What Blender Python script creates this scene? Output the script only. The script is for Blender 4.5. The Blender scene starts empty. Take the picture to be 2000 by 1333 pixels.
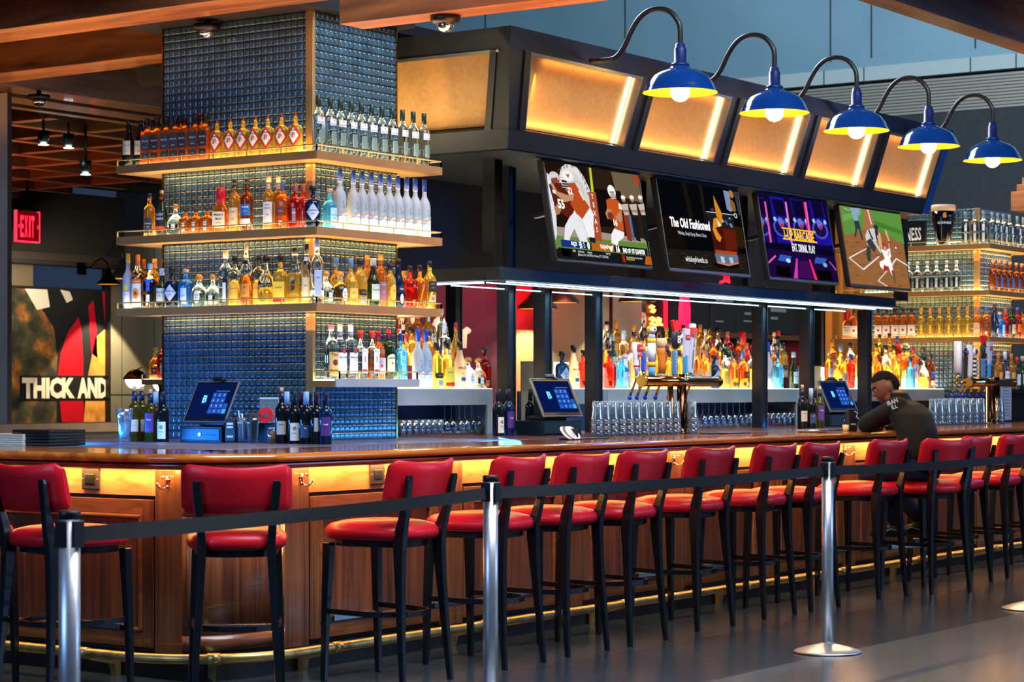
import bpy, bmesh, math, random
from mathutils import Vector, Matrix, Euler
random.seed(7)
SC = bpy.context.scene
COL = SC.collection
PI = math.pi
R = math.radians

# ---------------------------------------------------------------- camera
TH = R(34.84); CT, ST = math.cos(TH), math.sin(TH)
CAM_Z, FPX, HOR = 1.43, 4315.0, 762.0
cd = bpy.data.cameras.new('camera'); cam = bpy.data.objects.new('camera', cd); COL.objects.link(cam)
cam.location = (0, 0, CAM_Z); cam.rotation_euler = (R(90), 0, TH - R(90))
cd.sensor_width = 36; cd.lens = FPX / 2000 * 36; cd.shift_y = (HOR - 666.5) / 2000
cd.clip_end = 200
cd.dof.use_dof = True; cd.dof.focus_distance = 13.0; cd.dof.aperture_fstop = 6.3
SC.camera = cam
def XY(px, Y):          # world x of a measured column on the plane y = Y
    t = (px - 1000) / FPX; return Y * (CT + t * ST) / (ST - t * CT)
def YX(px, X):          # world y of a measured column on the plane x = X
    t = (px - 1000) / FPX; return X * (ST - t * CT) / (CT + t * ST)
def ZP(x, y, py):       # height of a measured row at a world position
    d = x * CT + y * ST; return CAM_Z - (py - HOR) * d / FPX

# ---------------------------------------------------------------- render look
vs = SC.view_settings
SC.display_settings.display_device = 'sRGB'
vs.view_transform = 'Standard'; vs.look = 'None'; vs.gamma = 1; vs.use_curve_mapping = False
vs.exposure = 0.72
cy = SC.cycles
cy.use_denoising = True
cy.max_bounces = 10; cy.diffuse_bounces = 3; cy.glossy_bounces = 3; cy.transmission_bounces = 9
cy.transparent_max_bounces = 28; cy.sample_clamp_indirect = 4; cy.caustics_reflective = False; cy.caustics_refractive = False
cy.blur_glossy = 0.5

def lin(h):
    if isinstance(h, (tuple, list)): return tuple(h[:3])
    h = h.lstrip('#'); o = []
    for i in (0, 2, 4):
        c = int(h[i:i+2], 16) / 255
        o.append(c / 12.92 if c <= .04045 else ((c + .055) / 1.055) ** 2.4)
    return tuple(o)

w = bpy.data.worlds.new('world'); SC.world = w; w.use_nodes = True
w.node_tree.nodes['Background'].inputs[0].default_value = (.30, .52, 1, 1)
w.node_tree.nodes['Background'].inputs[1].default_value = .04

def area(name, loc, target, size, power, color, sy=None):
    l = bpy.data.lights.new(name, 'AREA'); l.energy = power; l.color = lin(color); l.size = size
    if sy: l.shape = 'RECTANGLE'; l.size_y = sy
    o = bpy.data.objects.new(name, l); COL.objects.link(o); o.location = loc
    d = Vector(target) - Vector(loc); o.rotation_euler = d.to_track_quat('-Z', 'Y').to_euler()
    return o
# daylight of the concourse: cool skylight above and broad cool lights off to the left and behind the camera
area('skylight', (8.5, 2.0, 8.5), (10.5, 6.2, 0), 9, 1250, '#e4ecff', 4)
area('skylight', (17, 17, 11), (11, 6.4, .6), 9, 2600, '#eaf1ff', 4)
area('concourse_cool_light', (-4, 8, 5.5), (8.6, 9, 1.6), 6, 360, '#8fbcff', 4)  # added out of view to bring blue onto the column tiles
area('concourse_cool_light', (20, -6, 5), (15, 8, 1.5), 8, 420, '#9cc4ff', 4)
area('high_skylight', (22, 12, 11.5), (32, 13, 6.5), 7, 3000, '#bccad0', 7)

area('blue_canopy_light', (20, 4.5, 3.4), (16.9, 8.2, 2.4), 1.2, 50, '#1484ff', 1)  # blue light added out of view, tints the right end of the canopy
# ---------------------------------------------------------------- materials
MATS = {}
def nt(m): m.use_nodes = True; return m.node_tree.nodes, m.node_tree.links
def mat(name, col, rough=.5, metal=0, trans=0, emit=None, es=0, ior=1.45, coat=0, alpha=1, spec=None, var=0.0, vs_=8, bump=0, bs=60):
    if name in MATS: return MATS[name]
    m = bpy.data.materials.new(name); N, L = nt(m); p = N['Principled BSDF']; c = lin(col)
    p.inputs['Base Color'].default_value = (*c, 1); p.inputs['Roughness'].default_value = rough
    p.inputs['Metallic'].default_value = metal; p.inputs['Transmission Weight'].default_value = trans
    p.inputs['IOR'].default_value = ior; p.inputs['Coat Weight'].default_value = coat; p.inputs['Coat Roughness'].default_value = .08
    if spec is not None: p.inputs['Specular IOR Level'].default_value = spec
    if emit: p.inputs['Emission Color'].default_value = (*lin(emit), 1); p.inputs['Emission Strength'].default_value = es
    if alpha < 1: p.inputs['Alpha'].default_value = alpha
    if var or bump:
        tc = N.new('ShaderNodeTexCoord'); n = N.new('ShaderNodeTexNoise'); n.inputs['Scale'].default_value = vs_; n.inputs['Detail'].default_value = 4
        L.new(tc.outputs['Object'], n.inputs['Vector'])
        if var:
            r = N.new('ShaderNodeValToRGB'); r.color_ramp.elements[0].position = .3; r.color_ramp.elements[1].position = .7
            r.color_ramp.elements[0].color = (*[x * (1 - var) for x in c], 1); r.color_ramp.elements[1].color = (*[min(1, x * (1 + var)) for x in c], 1)
            L.new(n.outputs['Fac'], r.inputs['Fac']); L.new(r.outputs['Color'], p.inputs['Base Color'])
        if bump:
            n2 = N.new('ShaderNodeTexNoise'); n2.inputs['Scale'].default_value = bs; L.new(tc.outputs['Object'], n2.inputs['Vector'])
            b = N.new('ShaderNodeBump'); b.inputs['Strength'].default_value = bump; b.inputs['Distance'].default_value = .01
            L.new(n2.outputs['Fac'], b.inputs['Height']); L.new(b.outputs['Normal'], p.inputs['Normal'])
    MATS[name] = m; return m
def wood(name, c0, c1, scale=(2, 2, 30), rough=.35, coat=.3, dist=.6, detail=6):
    """grain: noise stretched along the board's axis (the axis with the small scale)"""
    if name in MATS: return MATS[name]
    m = bpy.data.materials.new(name); N, L = nt(m); p = N['Principled BSDF']
    tc = N.new('ShaderNodeTexCoord'); mp = N.new('ShaderNodeMapping'); mp.inputs['Scale'].default_value = scale
    n = N.new('ShaderNodeTexNoise'); n.inputs['Scale'].default_value = 1; n.inputs['Detail'].default_value = detail; n.inputs['Distortion'].default_value = dist
    n2 = N.new('ShaderNodeTexNoise'); n2.inputs['Scale'].default_value = .35; n2.inputs['Detail'].default_value = 2
    mx = N.new('ShaderNodeMath'); mx.operation = 'MULTIPLY_ADD'; mx.inputs[1].default_value = .75
    r = N.new('ShaderNodeValToRGB'); r.color_ramp.elements[0].position = .30; r.color_ramp.elements[1].position = .66
    r.color_ramp.elements[0].color = (*lin(c0), 1); r.color_ramp.elements[1].color = (*lin(c1), 1)
    L.new(tc.outputs['Object'], mp.inputs['Vector']); L.new(mp.outputs['Vector'], n.inputs['Vector']); L.new(mp.outputs['Vector'], n2.inputs['Vector'])
    m2 = N.new('ShaderNodeMath'); m2.operation = 'MULTIPLY'; m2.inputs[1].default_value = .28
    L.new(n2.outputs['Fac'], m2.inputs[0]); L.new(n.outputs['Fac'], mx.inputs[0]); L.new(m2.outputs[0], mx.inputs[2])
    L.new(mx.outputs[0], r.inputs['Fac']); L.new(r.outputs['Color'], p.inputs['Base Color'])
    p.inputs['Roughness'].default_value = rough; p.inputs['Coat Weight'].default_value = coat; p.inputs['Coat Roughness'].default_value = .06
    b = N.new('ShaderNodeBump'); b.inputs['Strength'].default_value = .08; b.inputs['Distance'].default_value = .004
    L.new(n.outputs['Fac'], b.inputs['Height']); L.new(b.outputs['Normal'], p.inputs['Normal'])
    MATS[name] = m; return m
def flat(col, es=0):    # printed ink or screen pixel of one colour
    k = ('scr_%s_%.1f' if es else 'ink_%s_%.1f') % (col, es)
    if es: return mat(k, '#000000', .6, emit=col, es=es, spec=0)
    return mat(k, col, .45)

BLACK = mat('black_steel', '#15181b', .38, .3, var=.25, vs_=3)
CANOPY = mat('blued_steel', '#10171b', .45, .3, var=.35, vs_=2.2)
STOOLM = mat('stool_black', '#0b1016', .3, .2, coat=.3)
REDV = mat('red_vinyl', '#c00a1c', .42, coat=.12, spec=.35, bump=.05, bs=300)
BRASS = mat('brass', '#c59a45', .22, 1, var=.15, vs_=10)
ABRASS = mat('aged_brass', '#c0aa70', .36, .85, var=.25, vs_=14)
STEELP = mat('satin_post_steel', '#c8cacb', .36, .9, var=.05, vs_=30)
SHELFB = mat('bronze_shelf', '#a0703a', .45, .2, var=.12, vs_=4)
STEEL = mat('brushed_steel', '#b8bcc0', .24, 1, var=.06, vs_=30)
CHROME = mat('chrome', '#dfe3e6', .08, 1)
DARKSTEEL = mat('dark_steel', '#30363b', .35, .8)
RAILG = mat('rail_gold', '#e4bc68', .35, .55)
BELT = mat('belt_webbing', '#090b0c', .85, bump=.2, bs=400)
PLAST = mat('black_plastic', '#0c0e10', .4)
TILE = mat('blue_glass_tile', '#3c5a68', .16, .2, coat=.5, var=.35, vs_=9)
GROUT = mat('tile_grout', '#45484a', .7)
LEDW = mat('led_warm', '#000000', .5, emit='#ffb347', es=14)
LEDC = mat('led_cool', '#000000', .5, emit='#b4e2ff', es=3.2)
SHELFLIT = mat('lit_shelf_glass', '#ffffff', .3, emit='#ffe9b8', es=5.5)
STEPLIT = mat('lit_step', '#ffffff', .3, emit='#fff0cf', es=3.6)
BULB = mat('bulb', '#ffffff', .4, emit='#fff6e6', es=14)
GREYM = mat('satin_grey_metal', '#a09c8c', .4, .3, var=.12, vs_=3)
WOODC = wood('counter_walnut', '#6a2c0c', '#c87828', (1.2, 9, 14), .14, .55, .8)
WOODP = wood('panel_walnut', '#2a1108', '#7a4322', (34, 34, 1.3), .36, .3, .5)
WOODH = wood('rail_walnut', '#8a5426', '#c89058', (2.2, 2.2, 14), .36, .3, 1.6)
WOODF = wood('frame_walnut', '#4a220e', '#85502a', (2.2, 2.2, 14), .36, .3, 1.6)
WOODS = wood('stile_walnut', '#42200e', '#82502a', (40, 40, 1.2), .36, .3, .4)
BEAM = wood('beam_oak', '#4a2410', '#a8642c', (10, 1.2, 10), .5, .1, .8)
BEAMX = wood('beam_oak_x', '#3a2212', '#7c5230', (1.2, 10, 10), .5, .1, .8)
CONC = mat('concrete', '#6d6a5c', .8, var=.12, vs_=1.5, bump=.1)
CEILB = mat('ceiling_black', '#14171a', .9)

# glass colours
GL = {}
def glass(k, col, rough=.03, trans=1, ior=1.36): GL[k] = mat('glass_' + k, col, rough, 0, trans, ior=ior); return GL[k]
glass('clear', '#eaf3f2'); glass('amber', '#ffa52e', .05, .72); glass('gold', '#ffc23a', .05, .7); glass('orange', '#ff7a1c', .05, .72)
glass('red', '#d81f10', .05, .75); glass('brown', '#a8450f', .05, .8); glass('dark', '#14181c', .08, .3); glass('green', '#31502c', .05, .8)
glass('blue', '#2a86e8', .05, .7); glass('aqua', '#4fc8ee', .05, .7); glass('navy', '#0f2a4d', .08, .5)
glass('frost', '#c2ccd2', .5, .35); glass('frostwarm', '#ffd9a0', .5, .4); glass('olive', '#6f6a18', .05, .8)
def thin_glass():
    m = bpy.data.materials.new('tumbler_glass'); N, L = nt(m); N.remove(N['Principled BSDF']); o = N['Material Output']
    t = N.new('ShaderNodeBsdfTransparent'); t.inputs[0].default_value = (.93, .96, .97, 1); g = N.new('ShaderNodeBsdfGlossy'); g.inputs['Roughness'].default_value = .04
    lw = N.new('ShaderNodeLayerWeight'); lw.inputs[0].default_value = .42; m1 = N.new('ShaderNodeMixShader'); d = N.new('ShaderNodeBsdfTranslucent'); d.inputs[0].default_value = (.75, .88, 1, 1); m2 = N.new('ShaderNodeMixShader'); m2.inputs[0].default_value = .12
    L.new(lw.outputs['Facing'], m1.inputs[0]); L.new(t.outputs[0], m1.inputs[1]); L.new(g.outputs[0], m1.inputs[2]); L.new(m1.outputs[0], m2.inputs[1]); L.new(d.outputs[0], m2.inputs[2]); L.new(m2.outputs[0], o.inputs[0]); return m
TUMBLER = thin_glass()

# ---------------------------------------------------------------- mesh helpers
def link(name, me, parent=None, loc=None):
    o = bpy.data.objects.new(name, me); COL.objects.link(o)
    if parent is not None: o.parent = parent
    if loc is not None: o.location = loc
    return o
def tag(o, label=None, cat=None, group=None, kind=None):
    if label: o['label'] = label
    if cat: o['category'] = cat
    if group: o['group'] = group
    if kind: o['kind'] = kind
    return o
def empty(name, loc, rz=0, label=None, cat=None, group=None):
    o = bpy.data.objects.new(name, None); COL.objects.link(o); o.location = loc; o.rotation_euler = (0, 0, rz); o.empty_display_size = .05
    return tag(o, label, cat, group)
class MB:
    """collects shapes with material slots, then links them as ONE mesh object"""
    def __init__(s): s.bm = bmesh.new(); s.mats = []
    def mi(s, m):
        if m not in s.mats: s.mats.append(m)
        return s.mats.index(m)
    def face(s, pts, m, smooth=False):
        vs = [s.bm.verts.new(p) for p in pts]
        f = s.bm.faces.new(vs); f.material_index = s.mi(m); f.smooth = smooth; return f
    def box(s, x0, x1, y0, y1, z0, z1, m, bevel=0):
        b = bmesh.new(); bmesh.ops.create_cube(b, size=1)
        bmesh.ops.scale(b, vec=(abs(x1-x0), abs(y1-y0), abs(z1-z0)), verts=b.verts)
        bmesh.ops.translate(b, vec=((x0+x1)/2, (y0+y1)/2, (z0+z1)/2), verts=b.verts)
        if bevel: bmesh.ops.bevel(b, geom=b.edges[:], offset=bevel, segments=2, affect='EDGES', profile=.5)
        s.add(b, m)
        return s
    def add(s, b, m, mtx=None, smooth=None):
        if mtx is not None: bmesh.ops.transform(b, matrix=mtx, verts=b.verts)
        i = s.mi(m) if m is not None else None; mp = {}
        for v in b.verts: mp[v] = s.bm.verts.new(v.co)
        for f in b.faces:
            try: nf = s.bm.faces.new([mp[v] for v in f.verts])
            except ValueError: continue
            nf.material_index = i if i is not None else f.material_index; nf.smooth = f.smooth if smooth is None else smooth
        b.free(); return s
    def loft(s, rings, m, cap0=True, cap1=True, smooth=True, closed=True):
        rv = [[s.bm.verts.new(p) for p in r] for r in rings]; i = s.mi(m); n = len(rings[0])
        for a, b in zip(rv[:-1], rv[1:]):
            for k in range(n if closed else n - 1):
                f = s.bm.faces.new((a[k], a[(k+1) % n], b[(k+1) % n], b[k])); f.material_index = i; f.smooth = smooth
        if cap0: f = s.bm.faces.new(rv[0][::-1]); f.material_index = i
        if cap1: f = s.bm.faces.new(rv[-1]); f.material_index = i
        return s
    def lathe(s, prof, m, n=20, sq=0, cx=0, cy=0, cap0=True, cap1=True, sy=1, smooth=True, z0=0):
        rings = []
        for z, r in prof:
            q = sq(z) if callable(sq) else sq
            ring = []
            for k in range(n):
                a = 2*PI*(k+.5)/n; c, s_ = math.cos(a), math.sin(a)
                f = 1
                if q: e = 2 + 6*q; f = (abs(c)**e + abs(s_)**e) ** (-1/e)
                ring.append((cx + r*f*c, cy + r*f*s_*sy, z0 + z))
            rings.append(ring)
        return s.loft(rings, m, cap0, cap1, smooth)
    def tube(s, pts, r, m, n=10, cap=True, smooth=True, flatx=1):
        pts = [Vector(p) for p in pts]; rr = r if isinstance(r, (list, tuple)) else [r]*len(pts); rings = []
        up = None
        for i, p in enumerate(pts):
            t = (pts[min(i+1, len(pts)-1)] - pts[max(i-1, 0)]).normalized()
            if up is None: up = Vector((0, 0, 1)) if abs(t.z) < .9 else Vector((1, 0, 0))
            a = t.cross(up); 
            if a.length < 1e-5: a = t.cross(Vector((0, 1, 0)))
            a.normalize(); b = a.cross(t).normalized(); up = b
            rings.append([tuple(p + (a*math.cos(2*PI*k/n)*flatx + b*math.sin(2*PI*k/n))*rr[i]) for k in range(n)])
        return s.loft(rings, m, cap, cap, smooth)
    def bar(s, p, q, w0, h0, m, w1=None, h1=None):     # tapered rectangular bar from p to q (w along side, h along other)
        p, q = Vector(p), Vector(q); t = (q-p).normalized()
        a = t.cross(Vector((0, 1, 0))) if abs(t.y) < .9 else t.cross(Vector((0, 0, 1)))
        a.normalize(); b = t.cross(a).normalized(); w1 = w1 or w0; h1 = h1 or h0; rings = []
        for c, w, h in ((p, w0, h0), (q, w1, h1)):
            rings.append([tuple(c + a*x*w/2 + b*y*h/2) for x, y in ((-1, -1), (1, -1), (1, 1), (-1, 1))])
        return s.loft(rings, m, smooth=False)
    def text(s, txt, size, m, mtx, bold=0, ax='CENTER', sx=1):
        s.add(text_bm(txt, size, bold, ax, sx), m, mtx, False); return s
    def build(s, name, parent=None, loc=None, bevel=0, fix=True):
        if fix: bmesh.ops.recalc_face_normals(s.bm, faces=s.bm.faces)
        me = bpy.data.meshes.new(name)
        s.bm.to_mesh(me); s.bm.free()
        for m in s.mats: me.materials.append(m)
        o = link(name, me, parent, loc)
        if bevel:
            b = o.modifiers.new('bevel', 'BEVEL'); b.width = bevel; b.segments = 2; b.limit_method = 'ANGLE'
        return o
_T = {}
def text_bm(txt, size, bold=0, ax='CENTER', sx=1):
    k = (txt, bold, ax)
    if k not in _T:
        c = bpy.data.curves.new('t', 'FONT'); c.body = txt; c.align_x = ax; c.align_y = 'CENTER'; c.offset = bold; c.resolution_u = 2
        o = bpy.data.objects.new('t', c); COL.objects.link(o)
        dg = bpy.context.evaluated_depsgraph_get(); me = bpy.data.meshes.new_from_object(o.evaluated_get(dg))
        _T[k] = me; bpy.data.objects.remove(o)
    b = bmesh.new(); b.from_mesh(_T[k]); bmesh.ops.scale(b, vec=(size*sx, size, size), verts=b.verts); return b
def fit_text(mb, txt, w_, h_, m, mtx, bold=.03):      # text stretched to a measured width and capital height, from its lower left corner
    b = text_bm(txt, 1, bold, 'LEFT'); xs = [v.co.x for v in b.verts]; ys = [v.co.y for v in b.verts]; x0, y0 = min(xs), min(ys)
    for v in b.verts: v.co.x = (v.co.x-x0)/(max(xs)-x0)*w_; v.co.y = (v.co.y-y0)/(max(ys)-y0)*h_
    mb.add(b, m, mtx, False)
def frame(o, x, y):     # matrix with local x,y axes (3D vectors) at origin o
    x, y = Vector(x).normalized(), Vector(y).normalized(); z = x.cross(y)
    return Matrix(((x.x, y.x, z.x, o[0]), (x.y, y.y, z.y, o[1]), (x.z, y.z, z.z, o[2]), (0, 0, 0, 1)))
def copy_tree(o, parent=None):
    c = o.copy(); COL.objects.link(c)
    if parent is not None: c.parent = parent
    for ch in KIDS(o): copy_tree(ch, c)
    return c
def KIDS(o): return [x for x in COL.objects if x.parent == o] if not hasattr(o, '_') else []
ORD = ['first', 'second', 'third', 'fourth', 'fifth', 'sixth', 'seventh', 'eighth', 'ninth', 'tenth', 'eleventh', 'twelfth', 'thirteenth', 'fourteenth', 'fifteenth', 'sixteenth', 'seventeenth', 'eighteenth', 'nineteenth', 'twentieth']
ORD += ['twenty-' + x for x in ORD[:9]] + ['thirtieth'] + ['thirty-' + x for x in ORD[:9]] + ['fortieth'] + ['forty-' + x for x in ORD[:9]]
# ================================================================ the setting
def struct(o): o['kind'] = 'structure'; return o
FLOORM = mat('polished_concrete', '#27343c', .2, var=.3, vs_=1.1, spec=.55)
TERR = mat('terrazzo', '#3c4549', .24, var=.3, vs_=55, spec=.55)
f = MB()
f.box(-6, 48, 5.4, 32, -.1, 0, FLOORM); f.box(-6, 48, -8, 5.395, -.1, 0, TERR)
f.box(-6, 48, 5.395, 5.4, -.1, .0004, DARKSTEEL); f.box(-6, 48, 6.35, 6.365, -.01, .0008, BRASS)
struct(f.build('floor'))
SLATE = mat('slate_blue_panel', '#5f8193', .6, var=.1, vs_=.5)
SLATEB = mat('slate_band', '#8b9ba0', .6)
JOINT = mat('panel_joint', '#22343f', .8)
# high wall far to the right: slate panels with joints, pale band, louvres, dark wall below
XW = 32.0
def yw(px): return YX(px, XW)
zb = ZP(XW, yw(1750), 134)
m = MB(); m.box(XW, XW+.2, -4, 32, zb+.02, 12, SLATE)
for px in (948, 1221, 1622, 1702, 1905): m.box(XW-.006, XW, yw(px)-.014, yw(px)+.014, zb+.2, 12, JOINT)
struct(m.build('wall_right'))
m = MB(); m.box(XW-.05, XW+.2, -4, 32, zb-.16, zb+.06, SLATEB)
for px in (1612, 1690, 1898, 1987): m.box(XW-.056, XW-.05, yw(px)-.01, yw(px)+.01, zb-.16, zb+.06, JOINT)
struct(m.build('trim_1'))
z1 = ZP(XW, yw(1800), 222)
LOUV = mat('louvre_grey', '#7c7975', .5, .2)
m = MB(); m.box(XW+.15, XW+.3, -4, 32, z1, zb-.16, CEILB)
n = 11
for i in range(n):
    z = zb-.2 - (zb-.2-z1)*(i+.5)/n; m.box(XW-.02, XW+.13, -4, 32, z-.025, z+.012, LOUV)
struct(m.build('trim_2'))
m = MB(); m.box(XW, XW+.2, -4, 32, 0, z1, mat('dark_wall', '#20252a', .8, var=.15)); struct(m.build('wall_lower_right'))
# far wall behind the left side of the bar
YB = 21.5
m = MB(); m.box(4, 20, YB, YB+.2, 0, 9, mat('wall_brown_grey', '#6a5f4c', .8, var=.12, vs_=.8))
m.box(4, XY(212, YB), YB-.3, YB, 3.05, 4.0, mat('dark_duct', '#1c1a18', .8)); m.box(4, XY(212, YB), YB-.34, YB-.3, 3.1, 3.2, mat('dark_duct2', '#2c2420', .7))
struct(m.build('wall_back'))
m = MB()
x0, x1 = XY(211, YB-.1), XY(420, YB-.1)
m.box(x0, x1, YB-.12, YB, 0, 3.6, CONC)
m.box(x0-.02, x0, YB-.15, YB, 0, 3.6, BLACK)
for z in (1.36,): m.box(x0, x1, YB-.123, YB-.12, z, z+.012, JOINT)
for px in (237, 300): m.box(XY(px, YB-.12), XY(px, YB-.12)+.012, YB-.123, YB-.12, 0, 3.6, JOINT)
struct(m.build('wall_left'))
# wall behind the centre of the bar
YC = 14.2
def xc(px): return XY(px, YC)
MAROON = mat('maroon_wall', '#4a1c38', .8, var=.1, vs_=.7); REDW = mat('red_wall', '#b00a20', .7); PEACH = mat('peach_wall', '#d9986c', .7)
m = MB(); m.box(xc(700), xc(990), YC, YC+.2, 0, 4, MAROON); m.box(xc(990), xc(1058), YC-.01, YC+.2, ZP(xc(1020), YC, 645), 4, REDW)
m.box(xc(990), xc(1058), YC-.01, YC+.2, .95, ZP(xc(1020), YC, 645), PEACH); m.box(xc(990), xc(1058), YC-.01, YC+.2, 0, .95, DARKSTEEL)
m.box(xc(1058), xc(1262), YC, YC+.2, 0, 4, mat('beige_concrete', '#8a8166', .8, var=.12, vs_=.8))
m.box(xc(1058)-.04, xc(1058)+.0, YC-.03, YC, 0, 4, BLACK)
m.box(xc(1190), xc(1194), YC-.02, YC, 0, 4, BLACK)
m.box(xc(1262), xc(1600), YC, YC+.2, 0, 4, mat('char_wall', '#1d1a18', .8)); m.box(xc(1535), xc(1600), YC-.01, YC, 0, ZP(xc(1550), YC, 655), mat('dark_red_wall', '#7c0a18', .7))
m.box(xc(1385), xc(1600), YC-.06, YC, ZP(xc(1500), YC, 664), ZP(xc(1500), YC, 654), wood('shelf_wood', '#5a3217', '#7d4a26'))
struct(m.build('wall_centre'))
m = MB()
for px in range(1600, 1720, 21): m.box(xc(px), xc(px)+.14, YC-.2, YC-.05, 0, 4, mat('orange_slat', '#c46a14', .6))
m.box(xc(1600), xc(1780), YC, YC+.2, 0, 4, CEILB); struct(m.build('trim_3'))
m = MB(); m.box(xc(1780), XW-.06, YC, YC+.2, 0, 4.2, mat('wall_brown_grey', '#6a5f4c', .8)); struct(m.build('wall_far_right'))
# left wing wall seen at the picture's left edge
m = MB(); y0 = 12.9; m.box(XY(14, y0), XY(22, y0), y0, y0+4, 0, 3.72, mat('wing_wall', '#b8a890', .7, var=.1)); m.box(XY(14, y0)+.002, XY(22, y0)+.001, y0-.004, y0, 0, 3.72, mat('wing_edge', '#2c2722', .6)); struct(m.build('wall_wing'))
# ceiling and beams
m = MB(); m.box(-6, 48, -8, 32, 12, 12.2, mat('high_ceiling', '#2a3c48', .9)); struct(m.build('ceiling'))
def beam(name, x0, x1, y0, y1, z0, z1, mm=BEAM): b = MB(); b.box(x0, x1, y0, y1, z0, z1, mm, .006); return struct(b.build(name))
beam('ceiling_beam', 9.58, 9.95, 8.15, 21, 3.7, 4.15)                     # top left, in front of the column head
beam('ceiling_beam', 9.70, 9.92, YX(662, 9.70), -2, 3.50, 3.84)            # middle, running towards the viewer
beam('ceiling_beam', 11.0, 11.35, 10.0, 21.4, 3.72, 4.1)
beam('ceiling_beam', 8.2, 8.6, 8.0, 21, 3.95, 4.35); beam('ceiling_beam', 8.95, 9.1, 8.0, 21, 3.8, 3.95)
m = MB(); m.box(9.95, 11.2, 8.55, 10.05, 3.735, 4.3, CEILB); m.box(7, 11.2, 8.3, 21.4, 4.36, 4.45, mat('navy_soffit', '#05080b', .9)); struct(m.build('ceiling_soffit'))
m = MB(); m.box(11.36, 22, 10.2, 21.5, 4.12, 4.2, mat('navy_soffit', '#05080b', .9)); struct(m.build('ceiling_panel'))
for i, y in enumerate([12.6, 13.05, 13.5, 14.4, 15.3, 16.2, 17.1, 18.0, 18.9, 19.8, 20.7, 21.4]):
    beam('ceiling_beam', 11.4, 18.2, y, y+(.12 if i > 1 else .3), 3.72, 4.0 if i > 1 else 4.1, BEAMX)
for x in (12.2, 13.1, 14.0, 14.9, 15.8, 16.7, 17.6): beam('ceiling_beam', x, x+.12, 13.9, 21.4, 3.73, 3.99)
beam('ceiling_beam', 10, 21, 5.03, 5.2, 3.5, 3.9, BEAMX); beam('ceiling_beam', 10, 21, 3.9, 4.55, 3.62, 4.2, BEAMX)
m = MB(); m.box(10, 21, 4.55, 5.03, 3.75, 3.85, CEILB); struct(m.build('ceiling_soffit'))
[beam('ceiling_beam', x, x+.3, 6.5, 8.9+k*.3, 3.3+k*.16, 3.5+k*.16) for k, x in enumerate((21.9, 22.8, 23.7, 24.6, 25.5))]

# security domes and sprinklers
def dome(x, y, z, where, hang=.0):
    r = empty('security_camera', (x, y, z), 0, 'black ceiling camera with smoked dome ' + where, 'camera')
    b = MB(); b.lathe([(0, .085), (-.03, .085), (-.045, .06)], PLAST, 20)
    if hang: b.lathe([(0, .02), (hang, .02)], PLAST, 8)
    b.build('mount', r)
    d = MB(); d.lathe([(-.04, .05), (-.06, .048), (-.08, .035), (-.09, .01)], CHROME, 16); d.build('camera_dome', r)
dome(10.2, YX(404, 10.2), ZP(10.2, YX(404, 10.2), 48), 'in front of the tiled column head', .12)
dome(9.82, YX(870, 9.82), 3.5, 'under the orange-lit timber beam')
x = 11.8; dome(x, YX(76, x), ZP(x, YX(76, x), 186), 'among the dim timber beams', .3)
dome(XY(1920, 4.8), 4.8, 3.75, 'between timber beams at top corner')
for px, py in ((85, 283), (134, 289), (167, 341)):
    y = 14.0; xx = XY(px, y); z = ZP(xx, y, py)
    d = MB(); d.lathe([(0, .02), (.05, .05), (.12, .05)], PLAST, 12); d.lathe([(-.002, .042), (0, .042)], mat('spot_lamp', '#000000', emit='#d8fbff', es=20), 12)
    d.lathe([(.12, .012), (3.73-z, .012)], PLAST, 6)
    o = d.build('track_light', None, (xx, y, z)); tag(o, 'small cold white spotlight %s in the dark timber ceiling' % ('left of the pair' if px == 85 else 'right of the pair' if px == 134 else 'below the pair'), 'spotlight')

# mural with its writing
CREAM = flat('#d9d4c4'); MR = flat('#b3081c'); MB1 = flat('#17181a'); OR = flat('#8a5a1e')
m = MB(); y = YB - .06; xl, xr = XY(-40, y), XY(209.5, y); zt = ZP(XY(116, y), y, 562); zl = .75
FOOD = bpy.data.materials.new('mural_print'); N, L = nt(FOOD); p = N['Principled BSDF']; tc = N.new('ShaderNodeTexCoord'); no = N.new('ShaderNodeTexNoise'); no.inputs['Scale'].default_value = 4; no.inputs['Detail'].default_value = 7
rr = N.new('ShaderNodeValToRGB'); e = rr.color_ramp.elements; e[0].position = .38; e[0].color = (*lin('#16170f'), 1); e[1].position = .75; e[1].color = (*lin('#b8853a'), 1); q = e.new(.52); q.color = (*lin('#3a3a22'), 1); q = e.new(.62); q.color = (*lin('#7a4a18'), 1)
L.new(tc.outputs['Object'], no.inputs['Vector']); L.new(no.outputs['Fac'], rr.inputs['Fac']); L.new(rr.outputs['Color'], p.inputs['Base Color']); p.inputs['Roughness'].default_value = .6
m.box(xl, xr, y, y+.04, zl, zt, MB1)
def pp(px, py, k=1): X = XY(px, y); return (X, y - .002*k, ZP(X, y, py))
def poly(mb, pts, mm, k=1, fn=None):
    fn = fn or pp; mb.face([fn(a, b, k) for a, b in pts], mm)
poly(m, [(20, 562), (60, 566), (78, 600), (105, 640), (112, 700), (110, 835), (20, 835)], FOOD)
poly(m, [(48, 564), (92, 566), (97, 600), (72, 606)], CREAM, 2); poly(m, [(117, 566), (136, 570), (142, 586), (130, 592)], CREAM, 2)
poly(m, [(120, 825), (112, 735), (118, 690), (132, 650), (153, 620), (158, 640), (162, 700), (163, 825)], MR, 2)
poly(m, [(172, 598), (182, 586), (188, 640), (190, 700), (178, 690)], MR, 2); poly(m, [(199, 570), (209, 571), (209, 650), (206, 650)], MR, 2)
poly(m, [(163, 825), (170, 742), (186, 660), (209, 640), (209, 825)], mat('mural_tan', '#c98a3c', .6, var=.5, vs_=5), 2)
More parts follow.
